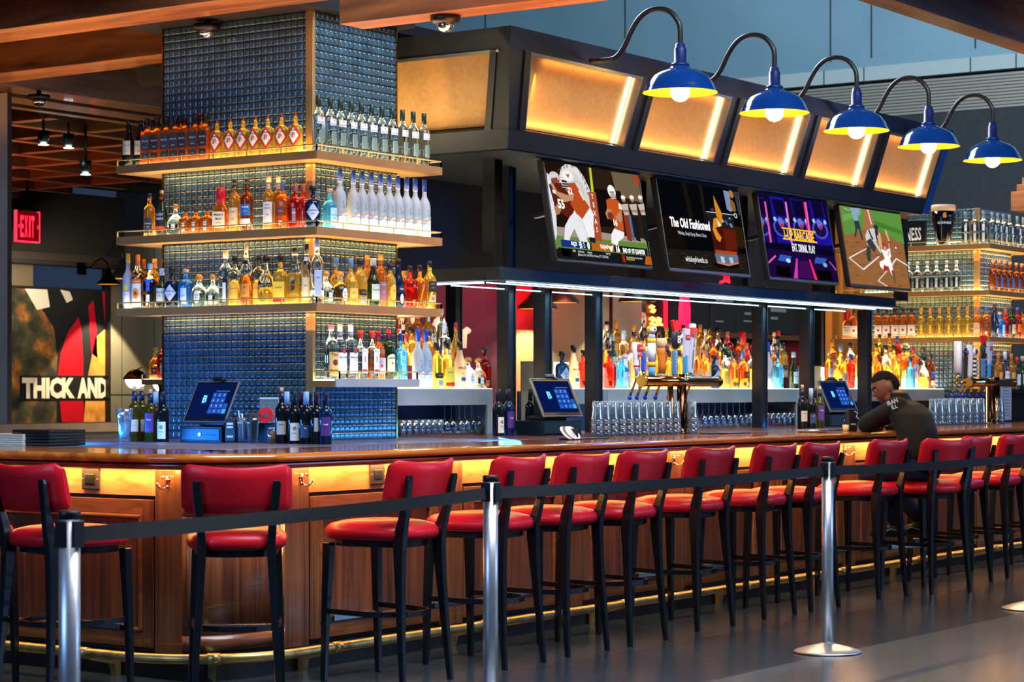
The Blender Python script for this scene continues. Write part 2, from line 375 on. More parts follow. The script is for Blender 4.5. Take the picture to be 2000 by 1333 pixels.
poly(m, [(38, 734), (209, 734), (209, 783), (38, 783)], MB1, 3)
xa_, xb_ = XY(42, y), XY(145, y); xc_, xd_ = XY(150, y), XY(209, y); zl_ = ZP(XY(124, y), y, 779); hh_ = ZP(XY(124, y), y, 738) - zl_
fit_text(m, 'THICK', xb_-xa_, hh_, CREAM, frame((xa_, y-.012, zl_), (1, 0, 0), (0, 0, 1)), .06); fit_text(m, 'AND', xd_-xc_, hh_, CREAM, frame((xc_, y-.012, zl_), (1, 0, 0), (0, 0, 1)), .06)
o = m.build('wall_mural'); tag(o, 'large wall mural with white THICK AND lettering over red and dark shapes', 'mural')

# exit sign
def exit_sign():
    y = 18.5; X = XY(53, y); r = empty('exit_sign', (X, y, ZP(X, y, 443)), 0, 'glowing red EXIT sign hanging under the timber ceiling', 'exit sign')
    REDG = mat('exit_red', '#000000', .5, emit='#ff1428', es=4.5)
    b = MB(); b.box(-.17, .17, -.015, .015, -.165, .165, mat('exit_panel', '#3a0507', .3, emit='#a00010', es=.25), .004); b.box(-.17, .17, -.02, .02, -.175, -.16, REDG); b.box(-.175, -.165, -.02, .02, -.175, .175, REDG); b.box(.165, .175, -.02, .02, -.175, .175, REDG); b.box(-.17, .17, -.03, .03, .175, .2, PLAST); b.box(-.01, .01, -.01, .01, .2, 1, PLAST); b.build('sign_panel', r)
    t = MB()
    for k, ch in enumerate('EXIT'): fit_text(t, ch, .045 if ch != 'I' else .018, .24, REDG, frame((-.118 + (.0, .058, .122, .154)[k]*1.05, -.022, -.12), (1, 0, 0), (0, 0, 1)), .03)
    t.face([(-.155, -.022, 0), (-.135, -.022, .025), (-.135, -.022, -.025)], REDG); t.face([(.155, -.022, 0), (.135, -.022, .025), (.135, -.022, -.025)], REDG); t.build('lettering', r)
exit_sign()

# wall lamps: black gooseneck shades over the concrete
def wall_lamp(x, y, z, label, power, s=1.0, sp=112):
    r = empty('wall_lamp', (x, y, z), 0, label, 'wall lamp', None)
    b = MB(); b.lathe([(0, .2*s), (.03*s, .19*s), (.09*s, .12*s), (.16*s, .06*s), (.24*s, .045*s), (.26*s, .02*s)], PLAST, 24, cap0=False); b.build('lamp_shade', r)
    i = MB(); i.lathe([(.004, .19*s), (.03*s, .18*s), (.1*s, .08*s)], mat('shade_inside', '#e8b060', .5), 24, cap0=False); i.build('shade_lining', r)
    g = MB(); g.tube([(0, 0, .25*s), (0, .02, .36*s), (0, .1, .44*s), (0, .2, .4*s), (0, .28, .3*s), (0, .45, .28*s)], .014*s, PLAST, 8); g.box(-.06, .06, .42, .46, .18*s, .38*s, PLAST, .005); g.build('gooseneck_arm', r)
    u = MB(); u.lathe([(.12*s, .03*s), (.09*s, .045*s), (.06*s, .045*s), (.035*s, .025*s)], BULB, 12); u.build('bulb', r)
    l = bpy.data.lights.new('lamp_light', 'SPOT'); l.energy = power; l.color = lin('#ffe2b0'); l.spot_size = R(sp); l.spot_blend = .15; l.shadow_soft_size = .03
    o = bpy.data.objects.new('lamp_light', l); COL.objects.link(o); o.parent = r; o.location = (0, .06, -.05)
y = YB - .6
wall_lamp(XY(240, y), y, ZP(XY(240, y), y, 545), 'black gooseneck wall lamp over the pale concrete wall', 300, 1.0, 84)
y = 18.5; wall_lamp(XY(212, y), y, ZP(XY(212, y), y, 556), 'smaller black lamp shade peeking out beside the concrete wall edge', 10, .7)
y = YC - .45
for px, py, lb, pw in ((1050, 604, 'black gooseneck wall lamp in front of the red wall', 10), (1092, 592, 'black wall lamp above the first lit concrete arch', 60), (1245, 590, 'dark wall lamp just under the canopy beside the neon sign', 60)):
    wall_lamp(XY(px, y), y, ZP(XY(px, y), y, py), lb, pw, 1.15)
# round glowing mirror lamp at left, seen beside the tiled column
def globe(px, py, lb, y=12.2):
    X = XY(px, y); r = empty('globe_lamp', (X, y, ZP(X, y, py)), R(-55), lb, 'globe lamp'); r.scale = (.66, .66, .66)
    b = MB(); b.lathe([(-.105, .03), (-.095, .07), (-.06, .105), (0, .125), (.05, .115)], mat('opal_glass', '#ffffff', .5, emit='#fff3d6', es=7), 24); b.build('globe_glass', r)
    c = MB(); c.lathe([(.0, .15), (.03, .14), (.09, .09), (.12, .04)], BRASS, 24, cap0=False); c.tube([(0, 0, .11), (.1, 0, .16), (.2, 0, .1), (.28, 0, -.1)], .008, BRASS, 6); c.build('brass_shade', r)
globe(265, 742, 'round glowing opal lamp with brass shade left of the tiled column')
globe(318, 748, 'second round glowing lamp half hidden by the tiled column')

# neon sign, pink oval, menus, script letters
NEO = mat('neon_orange', '#000000', emit='#ff7a2a', es=9); NER = mat('neon_red', '#000000', emit='#ff0a1e', es=3.5)
y = YC - .5
def q(px, py): X = XY(px, y); return (X, y, ZP(X, y, py))
m = MB(); a, b2 = q(1262, 592), q(1296, 641); m.box(a[0], b2[0], y, y+.06, b2[2], a[2]+.1, mat('sign_black', '#22060a', .6)); 
o = m.build('neon_sign'); tag(o, 'red framed neon sign with glowing orange script z and za', 'neon sign')
n1 = MB()
def stroke(pts, r=.016): n1.tube([(XY(px, y)-.0, y-.03, ZP(XY(px, y), y, py)) for px, py in pts], r, NEO, 6)
stroke([(1265, 601), (1268, 598), (1273, 600), (1271, 604), (1268, 609), (1272, 610), (1275, 606)])
stroke([(1265, 624), (1269, 621), (1274, 623), (1271, 628), (1266, 635), (1271, 634), (1276, 636)])
stroke([(1285, 624), (1281, 622), (1278, 628), (1279, 635), (1283, 634), (1286, 624), (1285, 634), (1289, 635)]); n1.build('neon_lettering', o)
n2 = MB(); m2 = q(1299, 620); n2.box(XY(1297, y), XY(1301, y), y-.02, y+.04, q(1299, 640)[2], q(1299, 585)[2], NER); n2.build('neon_edge', o)
m = MB(); a = q(1337, 613); m.lathe([(-.28, .02), (-.24, .07), (-.1, .115), (.05, .12), (.2, .09), (.27, .03)], mat('red_bulb_sign', '#000000', emit='#ff0f30', es=3), 20, sy=.4); m.lathe([(-.31, .03), (-.27, .05)], mat('violet_tip', '#000000', emit='#8a3cff', es=3), 12)
m.box(-.015, .015, .04, .5, .1, .13, PLAST); o = m.build('glowing_sign', None, a); tag(o, 'tall oval red glowing sign hanging before the menu wall', 'sign')
CH = flat('#8e8e86'); 
for i, (a, b2) in enumerate(((1392, 1437), (1441, 1480), (1500, 1550))):
    y = YC - .05; m = MB(); z0, z1 = ZP(XY(a, y), y, 652), ZP(XY(a, y), y, 560); m.box(XY(a, y), XY(b2, y), y, y+.03, z0, z1, mat('chalkboard', '#23211f', .7))
    rnd = random.Random(i); z = z1-.1; x0, x1 = XY(a, y), XY(b2, y)
    while z > z0+.1:
        L_ = (x1-x0)*rnd.uniform(.25, .75) if i != 1 else (x1-x0)*rnd.uniform(.2, .45)
        s0 = x0+.08 if i != 1 else (x0+x1)/2-L_/2
        if rnd.random() < .8: m.box(s0, s0+L_, y-.004, y, z, z+rnd.choice((.02, .035, .05)), CH)
        z -= rnd.uniform(.09, .16)
    o = m.build('menu_board'); tag(o, ('dark menu board with left-aligned pale lines beside the neon', 'dark menu board with centred pale lines, middle one', 'dark menu board behind the canopy posts, nearly blank')[i], 'menu board')
PK = mat('script_white', '#f0c0a0', .5, emit='#ffc9a8', es=.5); y = YC - .05; m = MB()
def st2(pts, r=.028): m.tube([(XY(px, y), y, ZP(XY(px, y), y, py)) for px, py in pts], r, PK, 8)
st2([(849, 636), (852, 627), (858, 623), (864, 625), (866, 631), (865, 634)]); st2([(905, 680), (906, 655), (907, 649), (912, 645), (915, 648)], .035); st2([(802, 632), (806, 624), (812, 623), (812, 640)]); st2([(829, 660), (833, 640), (838, 635)])
o = m.build('script_lettering'); tag(o, 'pale pink cursive lettering on the maroon wall', 'lettering')
area('mural_fill', (XY(110, 20.4), 20.4, 2.98), (XY(110, YB), YB, 1.5), 2.4, 34, '#ffe8c8', .5)  # soft light added so the mural is lit evenly
area('maroon_glow', (xc(985), YC-1.2, 3.2), (xc(980), YC, 2.6), .8, 22, '#ff2040', .3)
area('peach_glow', (xc(1020), YC-1.5, 2.4), (xc(1025), YC, 1.6), .6, 4, '#ffb080', .3)
area('far_room', (19, 12.6, 3.9), (19.5, YC, 1.6), 4, 50, '#ffd6a0', .5)
area('beam_fill', (9.2, 6.2, 2.6), (9.82, 6.4, 3.6), .7, 10, '#ffa040', .5)  # added unseen lights, here and below, warm the beam undersides
area('beam_fill', (9.81, 6.0, 3.1), (9.81, 6.0, 3.6), 4.5, 17, '#ffb468', .3).rotation_euler = (PI, 0, R(90))
area('beam_fill', (9.77, 11, 3.25), (9.77, 11, 3.8), 5, 15, '#ffb468', .3).rotation_euler = (PI, 0, R(90))
area('beam_fill', (11.2, 13, 3.3), (11.2, 13, 3.8), 5, 7, '#ffb468', .3).rotation_euler = (PI, 0, R(90))
area('beam_fill', (15, 17, 2.2), (14.5, 17, 3.8), 3, 26, '#ff9a50', 3)
area('beam_fill', (13.5, 4.4, 2.5), (14.5, 5, 3.6), 1.5, 20, '#ffd0a0', .6)
# ================================================================ the bar
CX, CY, XE, YE = 8.33, 7.67, 7.70, 7.05         # corner centre and outer edge lines of the counter
BC = (8.36, 7.50)      # the body's own corner centre
def bpath(off, n=10): return path(off, n, c=BC)
def path(off, n=10, x_end=24.5, y_end=19.0, step=0, c=(CX, CY)):
    """outer edge of the counter moved inwards by off: down the left run, round the corner, along the right run"""
    CX, CY = c; r = CX - XE - off; pts = [((XE+off, y_end), (-1, 0))]
    if step:
        yy = y_end - step
        while yy > CY + .1: pts.append(((XE+off, yy), (-1, 0))); yy -= step
    for k in range(n+1):
        a = PI + PI/2*k/n; ry = CY - YE - off
        pts.append(((CX + r*math.cos(a), CY + ry*math.sin(a)), (math.cos(a), math.sin(a))))
    if step:
        xx = CX + step
        while xx < x_end - .1: pts.append(((xx, YE+off), (0, -1))); xx += step
    pts.append(((x_end, YE+off), (0, -1))); return pts
def sweep(mb, prof, m, pth, smooth=True):
    rings = [[(p[0] - nrm[0]*o, p[1] - nrm[1]*o, z) for o, z in prof] for p, nrm in pth]
    mb.loft(rings, m, True, True, smooth)
bar = empty('bar', (8.4, 7.7, 0), 0, 'long walnut bar with glossy top wrapping round a curved corner', 'bar')
def bpart(mb, name, **k): o = mb.build(name, bar, **k); o.matrix_parent_inverse = Matrix.Translation((-8.4, -7.7, 0)); return o
nos = [(0, 1.095), (.004, 1.11), (.016, 1.119), (.03, 1.12), (.72, 1.12), (.72, 1.085), (.05, 1.075), (.02, 1.078), (.006, 1.085)]
m = MB(); sweep(m, nos, WOODC, path(0)); o = bpart(m, 'countertop', fix=True)
for p_ in o.data.polygons:
    if abs(p_.normal.z) > .99: p_.use_smooth = False
m = MB(); sweep(m, [(.72, 1.121), (.76, 1.121), (.76, 1.07), (.72, 1.07)], STEEL, path(0), False); bpart(m, 'drip_edge')
m = MB(); sweep(m, [(.05, 1.076), (.02, 1.068), (.035, 1.05), (.06, 1.043), (.1, 1.04), (.2, 1.04), (.2, 1.08)], wood('apron_walnut', '#3a1008', '#7a2c14', (1.2, 9, 14), .2, .8), path(0)); bpart(m, 'apron')
m = MB(); sweep(m, [(.19, 1.036), (.23, 1.036), (.23, 1.041), (.19, 1.041)], LEDW, path(0), False); bpart(m, 'led_strip')
BO = .26                                                                     # body plane, inwards from the edge
def bp(off, s):   # point on the body line; s<0 along the left run (y), s>0 along the right run (x), measured from the corner tangent points
    pass
# carcass
m = MB(); sweep(m, [(BO+.012, .13), (BO+.012, 1.06), (BO+.3, 1.06), (BO+.3, .13)], mat('carcass', '#120906', .7), bpath(0), False); bpart(m, 'carcass')
m = MB(); sweep(m, [(.275, 0), (.275, .125), (.55, .125), (.55, 0)], mat('toe_black', '#0b0b0c', .5), bpath(0), False); bpart(m, 'toe_kick')
m = MB(); sweep(m, [(BO-.003, .905), (BO-.003, 1.04), (BO+.05, 1.04), (BO+.05, .905)], WOODH, bpath(0), False); bpart(m, 'rail_board')
LX, RY = XE + BO, YE + BO
def stile(kind, a, b):
    m = MB()
    if kind == 'R': m.box(a, b, RY-.012, RY+.02, .125, 1.04, WOODS, .002)
    else: m.box(LX-.012, LX+.02, a, b, .125, 1.04, WOODS, .002)
    bpart(m, 'stile')
def panel(kind, a, b):
    m = MB(); f = MB(); g = .018; w_ = .075; z0, z1 = .15, .885
    def bx(mb, u0, u1, z0_, z1_, d0, d1, mm, bv=.003):
        if kind == 'R': mb.box(u0, u1, RY-d1, RY-d0, z0_, z1_, mm, bv)
        else: mb.box(LX-d1, LX-d0, u0, u1, z0_, z1_, mm, bv)
    a += g; b -= g
    bx(f, a, b, z0, z1, -.01, -.002, WOODP, 0)
    for u0, u1, zz0, zz1 in ((a, a+w_, z0, z1), (b-w_, b, z0, z1)): bx(m, u0, u1, zz0, zz1, -.01, .006, WOODS)
    for zz0, zz1 in ((z0, z0+w_), (z1-w_, z1)): bx(m, a+w_, b-w_, zz0, zz1, -.01, .0055, WOODF)
    for u0, u1, zz0, zz1 in ((a+w_, a+w_+.022, z0+w_, z1-w_), (b-w_-.022, b-w_, z0+w_, z1-w_), (a+w_, b-w_, z0+w_, z0+w_+.022), (a+w_, b-w_, z1-w_-.022, z1-w_)): bx(m, u0, u1, zz0, zz1, -.008, .014, WOODF, .008)
    o = bpart(f, 'panel'); fr = m.build('panel_frame', o)
rs = [8.48, 9.81, 11.04, 12.26, 13.5, 14.77, 16.0, 17.25, 18.5, 19.75, 21.0, 22.25]
for i, x in enumerate(rs):
    stile('R', x, x+.19)
    if i < len(rs)-1: panel('R', x+.19, rs[i+1])
ls = [7.50, 8.92, 10.15, 11.4, 12.65]
for i, y in enumerate(ls):
    stile('L', y, y+.18)
    if i < len(ls)-1: panel('L', y+.18, ls[i+1])
# curved corner panel
def arcp(off, n=12): return [p for p in bpath(off, n)[1:-1]]
m = MB(); ap = arcp(BO); ap = ap + [((8.48, RY), (0, -1))]
m2 = MB(); sweep(m2, [(-.002, .15), (-.002, .885), (.01, .885), (.01, .15)], WOODP, ap); oc = bpart(m2, 'panel')
m2 = MB()
for z0, z1 in ((.15, .225), (.81, .885)): sweep(m2, [(-.014, z0), (-.014, z1), (.005, z1), (.005, z0)], WOODF, ap)
for q0, q1 in ((ap[0], ap[2]), (((8.41, RY), (0, -1)), ap[-1])): sweep(m2, [(-.013, .16), (-.013, .88), (.005, .88), (.005, .16)], WOODS, [q0, q1])
m2.build('panel_frame', oc)
# hidden back of the bar: inner wall and work counter
m = MB(); sweep(m, [(.72, 0), (.72, 1.07), (.75, 1.07), (.75, 0)], BLACK, path(0), False); bpart(m, 'inner_panel')

# under-counter light, one warm strip lamp per stretch
def strip(x, y, L, ang, pw):
    l = bpy.data.lights.new('under_counter_light', 'AREA'); l.shape = 'RECTANGLE'; l.size = L; l.size_y = .02; l.energy = pw; l.color = lin('#ffc484')
    o = bpy.data.objects.new('under_counter_light', l); COL.objects.link(o); o.location = (x, y, 1.034); o.rotation_euler = (0, 0, ang)
    return o
for k in range(8): strip(8.9 + 2*k + .3, YE+.20, 1.96, 0, 6.5).rotation_euler = (R(18), 0, 0)
for k in range(3): o = strip(XE+.21, 8.6+2*k, 1.96, R(90), 6.5)
strip(8.05, 7.42, .5, R(-45), 2)

# platform board behind the counter, round the near column
SLAB = mat('slab_blue_grey', '#4a5166', .35, var=.2, vs_=3)
m = MB(); m.box(8.47, 11.36, 7.86, 8.97, 1.08, 1.12, SLAB, .004); m.box(9.2, 11.2, 8.97, 10.2, 1.08, 1.12, SLAB); m.box(9.3, 11.1, 8.2, 10.1, 0, 1.08, BLACK)
o = m.build('service_slab'); tag(o, 'blue-grey service slab under the near tiled column', 'slab')
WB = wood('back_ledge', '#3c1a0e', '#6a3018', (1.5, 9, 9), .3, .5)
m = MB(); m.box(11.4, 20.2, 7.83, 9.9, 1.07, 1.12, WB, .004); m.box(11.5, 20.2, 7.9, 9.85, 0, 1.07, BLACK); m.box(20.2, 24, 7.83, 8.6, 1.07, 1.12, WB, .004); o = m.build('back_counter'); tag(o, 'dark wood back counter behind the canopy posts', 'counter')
m = MB(); m.box(8.47, 9.0, 10.0, 18.5, 1.05, 1.1, STEEL, .004); m.box(8.5, 9.0, 10.0, 18.5, 0, 1.05, BLACK)
m.box(8.44, 8.46, 9.15, 10.9, 1.08, 1.1, LEDC); o = m.build('work_counter'); tag(o, 'steel work counter behind the left run of the bar', 'counter')
m = MB(); m.box(11.2, 13.9, 12.6, 13.0, 1.1, 1.17, mat('travertine', '#b79a72', .6, var=.15)); m.box(11.2, 13.9, 12.62, 12.98, 0, 1.1, CONC); m.box(10.2, 13.6, 12.3, 12.6, 1.0, 1.06, WOODC); o = m.build('low_wall'); tag(o, 'low pale stone ledge beyond the bar at left', 'ledge')

# foot rail
rail = empty('foot_rail', (8.4, 7.7, 0), 0, 'aged brass foot rail running round the foot of the bar', 'foot rail')
def rpart(mb, name): o = mb.build(name, rail); o.matrix_parent_inverse = Matrix.Translation((-8.4, -7.7, 0)); return o
ZR, OR_ = .134, .03
rp = path(OR_, 12)
m = MB(); m.tube([(p[0], p[1], ZR) for p, n in rp], .0245, ABRASS, 14); rpart(m, 'rail_tube')
def bracket(x, y, n):
    m = MB(); s_ = (-n[1], n[0]); X = Vector((n[0], n[1], 0)); S = Vector((s_[0], s_[1], 0)); P = Vector((x, y, 0))
    for w_ in (-.012, .012):
        pass
    rings = []
    for w_ in (-.02, .02):
        rings.append([tuple(P + S*w_ + X*a + Vector((0, 0, z))) for a, z in ((.028, ZR-.02), (-.10, ZR-.01), (-.235, ZR-.02), (-.235, 0), (-.205, 0), (-.19, ZR-.075), (.0, ZR-.03))])
    m.loft(rings, ABRASS, smooth=False)
    m.tube([tuple(P + S*-.03 + Vector((0, 0, ZR))), tuple(P + S*.03 + Vector((0, 0, ZR)))], .029, ABRASS, 14)
    rpart(m, 'bracket')
for x in (8.62, 9.9, 11.35, 12.9, 14.3, 15.6, 17.1, 18.6): bracket(x, YE+OR_, (0, -1))
for y in (7.95, 9.3, 10.8): bracket(XE+OR_, y, (-1, 0))
a = R(225); bracket(CX + (CX-XE-OR_)*math.cos(a), CY + (CY-YE-OR_)*math.sin(a), (math.cos(a), math.sin(a)))
for k in (3, 9):
    pass

# outlets and coat hooks on the bar front
def outlet(x, y, rz, lb):
    r = empty('power_outlet', (x, y, .98), rz, lb, 'outlet')
    m = MB(); m.box(-.062, .062, -.012, 0, -.055, .055, mat('bronze_plate', '#4b4340', .35, .6), .006); m.build('cover_plate', r)
    m = MB(); m.box(-.035, .035, -.017, -.011, -.026, .026, PLAST, .003)
    for k in (-.02, 0, .02):
        m.box(k-.006, k-.003, -.018, -.017, -.006, .008, STEEL); m.box(k+.003, k+.006, -.018, -.017, -.006, .008, STEEL); m.box(k-.002, k+.002, -.018, -.017, -.015, -.011, STEEL)
    for k in (-.052, .052): m.lathe([(-.002, .003), (.002, .003)], STEEL, 6, cx=k, cy=-.0125)
    m.build('socket', r)
outlet(LX-.003, YX(180, LX), R(-90), 'dark metal power outlet on the left run of the bar')
outlet(XY(734, RY), RY-.003, 0, 'dark metal power outlet on the right run of the bar')
def hook(x, y, rz, lb):
    r = empty('coat_hook', (x, y, .975), rz, lb, 'coat hook')
    m = MB(); m.lathe([(.012, .016), (.02, .008)], STEEL, 10); m.box(-.009, .009, -.006, 0, -.03, .03, CHROME, .002); m.build('hook_plate', r)
    m = MB(); m.tube([(0, -.006, .02), (0, -.03, .03), (0, -.042, .022)], .005, CHROME, 7); m.tube([(0, -.006, -.018), (0, -.03, -.032), (0, -.055, -.028), (0, -.072, -.008)], .0055, CHROME, 7); m.lathe([(-.016, .004), (-.008, .009), (0, .004)], CHROME, 8, cy=-.073); m.build('hook_arm', r)
hook(LX-.015, YX(332, LX), R(-90), 'chrome coat hook on the stile left of the corner stool')
for px, lb in ((588, 'chrome coat hook on the stile right of the corner stool'), (1316, 'chrome coat hook between the fifth and sixth stool backs'), (1650, 'chrome coat hook left of the seated person')):
    hook(XY(px, RY-.015), RY-.015, R(0), lb)
# ================================================================ tiled columns with shelves
TS = .0477
def tile_face(mb, w_, h, m=TILE):
    """pillowed glass tiles, local x along the face, z up, facing -y"""
    nx, nz = max(1, round(w_/TS)), round(h/TS); tx, tz = w_/nx, h/nz
    prof = [(.0, 0, .0), (.05, .0, 0), (.10, -.0045, 0), (.30, -.0085, 0), (.5, -.0095, 0), (.70, -.0085, 0), (.90, -.0045, 0), (.95, 0, 0)]
    us = [.03, .09, .3, .5, .7, .91, .97]; ds = [0, .006, .0085, .0095, .0085, .006, 0]
    i = mb.mi(m)
    for a in range(nx):
        for b in range(nz):
            g = []
            for v in range(7):
                row = []
                for u in range(7):
                    d = min(ds[u], ds[v]) if 0 in (ds[u], ds[v]) else (.0035 + (ds[u]*ds[v])**.5*.55)
                    row.append(mb.bm.verts.new(((a+us[u])*tx, -d, (b+us[v])*tz)))
                g.append(row)
            for v in range(6):
                for u in range(6):
                    f = mb.bm.faces.new((g[v][u], g[v][u+1], g[v+1][u+1], g[v+1][u])); f.material_index = i; f.smooth = True
COLX, COLY, CW, CL = 10.31, 8.65, .825, 1.24
def column(cx, z0, z1, lb):
    r = empty('tiled_column', (cx, COLY, z0), 0, lb, 'column')
    m = MB(); m.box(.006, CW-.006, .006, CL-.006, 0, z1-z0, GROUT); m.build('column_core', r)
    m = MB(); tile_face(m, CW-.03, z1-z0); o = m.build('tile_facing', r, (.024, .002, 0), fix=False)
    m = MB(); tile_face(m, CL-.03, z1-z0); o = m.build('tile_facing', r, (.002, CL-.006, 0), fix=False); o.rotation_euler = (0, 0, R(-90))
    m = MB(); m.box(-.012, .014, -.012, .046, 0, z1-z0, mat('corner_brass', '#c8a060', .35, .7), .003); m.build('corner_strip', r)
    m = MB(); m.box(CW-.008, CW+.002, -.01, .02, 0, z1-z0, BRASS); m.box(-.01, .02, CL-.004, CL+.004, 0, z1-z0, BRASS); m.build('edge_strip', r)
column(COLX, 1.12, 3.735, 'near blue tiled column with brass corner and four bottle shelves')
column(COLX+10.15, 1.12, 3.22, 'far blue tiled column at the right end of the bar')
SH_Z = (2.856, 2.403, 1.948)
SO = .2
def rail_bits(mb, pts, h=.035, every=.27):
    for a, b in zip(pts[:-1], pts[1:]):
        a, b = Vector(a), Vector(b); L_ = (b-a).length; n = max(1, round(L_/every))
        mb.bar(a+Vector((0, 0, h)), b+Vector((0, 0, h)), .007, .007, RAILG)
        for k in range(n+1):
            p = a.lerp(b, k/n); mb.bar(p, p+Vector((0, 0, h)), .008, .008, RAILG)
def shelf(cx, z, lb, kind='full'):
    x0, x1, y0, y1 = cx-SO, cx+CW+.225, COLY-SO, COLY+CL+.22
    r = empty('bottle_shelf', (x0, y0, z), 0, lb, 'shelf', None)
    L_, W_ = x1-x0, y1-y0; t = .05; ix, iy = SO-.014, SO-.014
    m = MB()
    if kind == 'full':
        m.box(0, L_, 0, .012, -t, 0, SHELFB, .002); m.box(0, .012, .012, W_, -t, 0, SHELFB, .002); m.box(L_-.012, L_, .012, W_, -t, 0, SHELFB, .002); m.box(.012, L_-.012, W_-.012, W_, -t, 0, SHELFB, .002); m.build('shelf_edge', r)
        u = MB(); C = mat('shelf_underside', '#caa468', .35, .5)
        for a in ((.012, L_-.012, .012, iy), (.012, ix, iy, W_-iy), (L_-ix-.04, L_-.012, iy, W_-iy), (.012, L_-.012, W_-iy, W_-.012)): u.box(*a, -t+.004, -.012, C)
        u.build('shelf_underside', r)
        g = MB()
        for a in ((.014, L_-.014, .02, iy), (.02, ix, iy, W_-iy), (L_-ix-.04, L_-.02, iy, W_-iy), (.02, L_-.02, W_-iy, W_-.02)): g.box(*a, -.011, -.002, SHELFLIT)
        g.build('lit_panel', r)
        b = MB(); e = .006; rail_bits(b, [(e, W_-e, 0), (e, e, 0), (L_-e, e, 0), (L_-e, W_-e, 0)])
        b.build('gallery_rail', r)
    else:
        L_ = XY(820, y0) - (cx-.02); x0 = cx - .02
        r.location.x = x0
        m.box(0, L_, 0, .012, -t, 0, GREYM if kind == 'low' else SHELFB, .002); m.box(0, L_, .012, iy, -t, -.012, SHELFB); m.box(L_-.012, L_, .012, iy, -.012, 0, SHELFB); m.build('shelf_edge', r)
        g = MB(); g.box(.012, L_-.012, .014, iy, -.011, -.002, SHELFLIT); g.build('lit_panel', r)
        b = MB(); rail_bits(b, [(.006, iy, 0), (.04, .006, 0), (L_-.02, .006, 0), (L_-.02, iy, 0)], .045, .2); b.build('gallery_rail', r)
for z, n_ in zip(SH_Z, ('top', 'second', 'third')):
    shelf(COLX, z, '%s bronze shelf with lit top wrapping the near tiled column' % n_); shelf(COLX+10.15, z, '%s bronze shelf with lit top wrapping the far tiled column' % n_)
shelf(COLX, 1.497, 'lowest short shelf on the right face of the near tiled column', 'low')
# strip lamps at each shelf, close to the tiles, and added lights brightening the undersides
def slamp(x, y, z, sx, sy, p, c='#ffc070', up=False):
    l = bpy.data.lights.new('shelf_light', 'AREA'); l.shape = 'RECTANGLE'; l.size = sx; l.size_y = sy; l.energy = p; l.color = lin(c)
    o = bpy.data.objects.new('shelf_light', l); COL.objects.link(o); o.location = (x, y, z); o.rotation_euler = (PI if up else 0, 0, 0)
for cx in (COLX, COLX+10.15):
    for z in SH_Z:
        slamp(cx+.4, COLY-.03, z-.056, 1.0, .015, 1.0); slamp(cx-.03, COLY+.62, z-.056, .015, 1.2, 1.2)
        slamp(cx+.4, COLY-.10, z-.16, 1.1, .10, 1.5, up=True); slamp(cx-.10, COLY+.62, z-.16, .10, 1.35, 1.8, up=True)  # added up-facing lights, unseen from below, brighten the shelf undersides
        slamp(cx+.4, COLY-.02, z+.004, 1.0, .012, 2.2, up=True); slamp(cx-.02, COLY+.62, z+.004, .012, 1.2, 3.0, up=True)

def bluestrip(x, y, z, L_, ang, tilt, p, wd=.03):
    l = bpy.data.lights.new('bar_blue_light', 'AREA'); l.shape = 'RECTANGLE'; l.size = L_; l.size_y = wd; l.energy = p; l.color = lin('#2a8cf6')
    o = bpy.data.objects.new('bar_blue_light', l); COL.objects.link(o); o.location = (x, y, z); o.rotation_euler = Euler((R(tilt), 0, R(ang)))
bluestrip(9.2, 9.2, 1.135, 1.6, -90, 100, 5); area('bar_blue_light', (8.9, 9.7, 1.15), (10.3, 9.2, 1.6), 1.2, 22, '#2a7cf0', .1); area('bar_blue_light', (11.4, 7.95, 1.15), (10.75, 8.65, 1.35), 1.0, 4, '#2a88f6', .1); bluestrip(10.6, 7.95, 1.135, 1.4, 0, 100, 4)
bluestrip(14.5, 8.6, 1.13, 5.5, 0, 110, 5); bluestrip(17.6, 8.6, 1.13, 3, 0, 110, 2); bluestrip(12.2, 8.6, 1.13, 1.6, 0, 100, 2)
# ================================================================ canopy with lit panels and screens
Y0B, Y0T = 8.10, 7.86; ZB, ZT = 1.43+.191*Y0B, 3.70
XB0, XT0 = 11.59, 11.28; XB1, XT1 = 17.96, 17.96
can = empty('bar_canopy', (14, 8.8, 2.2), 0, 'dark steel canopy over the bar with glowing slanted panels', 'canopy')
def cpart(mb, name, par=None, **k):
    o = mb.build(name, par or can, **k)
    if par is None: o.matrix_parent_inverse = Matrix.Translation((-14, -8.8, -2.2))
    return o
DEP = 3.0
def cp(x, s, off=0):     # point on the slanted front; s 0 bottom .. 1 top; off outward
    y = Y0B + (Y0T-Y0B)*s; z = ZB + (ZT-ZB)*s; return Vector((x, y - off*.94, min(z - off*.33, ZT)))
XSK = 0
def quadbox(mb, x0, x1, s0, s1, o0, o1, m, xs=0):
    """box on the slanted front plane"""
    ring = lambda x, e: [tuple(cp(x + e*s, s, o)) for s, o in ((s0, o0), (s1, o0), (s1, o1), (s0, o1))]
    mb.loft([ring(x0, xs), ring(x1, xs if (x1-x0) < .1 else 0)], m, smooth=False)
# long slanted front fascia: sill, head and mullions
m = MB(); lx = XT0 - XB0
def fasc(s0, s1, o0, o1, mm): 
    m.loft([[tuple(cp(XB0 + lx*s, s, o)) for s, o in ((s0, o0), (s1, o0), (s1, o1), (s0, o1))], [tuple(cp(XB1, s, o)) for s, o in ((s0, o0), (s1, o0), (s1, o1), (s0, o1))]], mm, smooth=False)
fasc(0, .17, -.12, 0, CANOPY); fasc(.82, 1, -.12, 0, CANOPY); fasc(0, 1, -.14, -.125, BLACK)
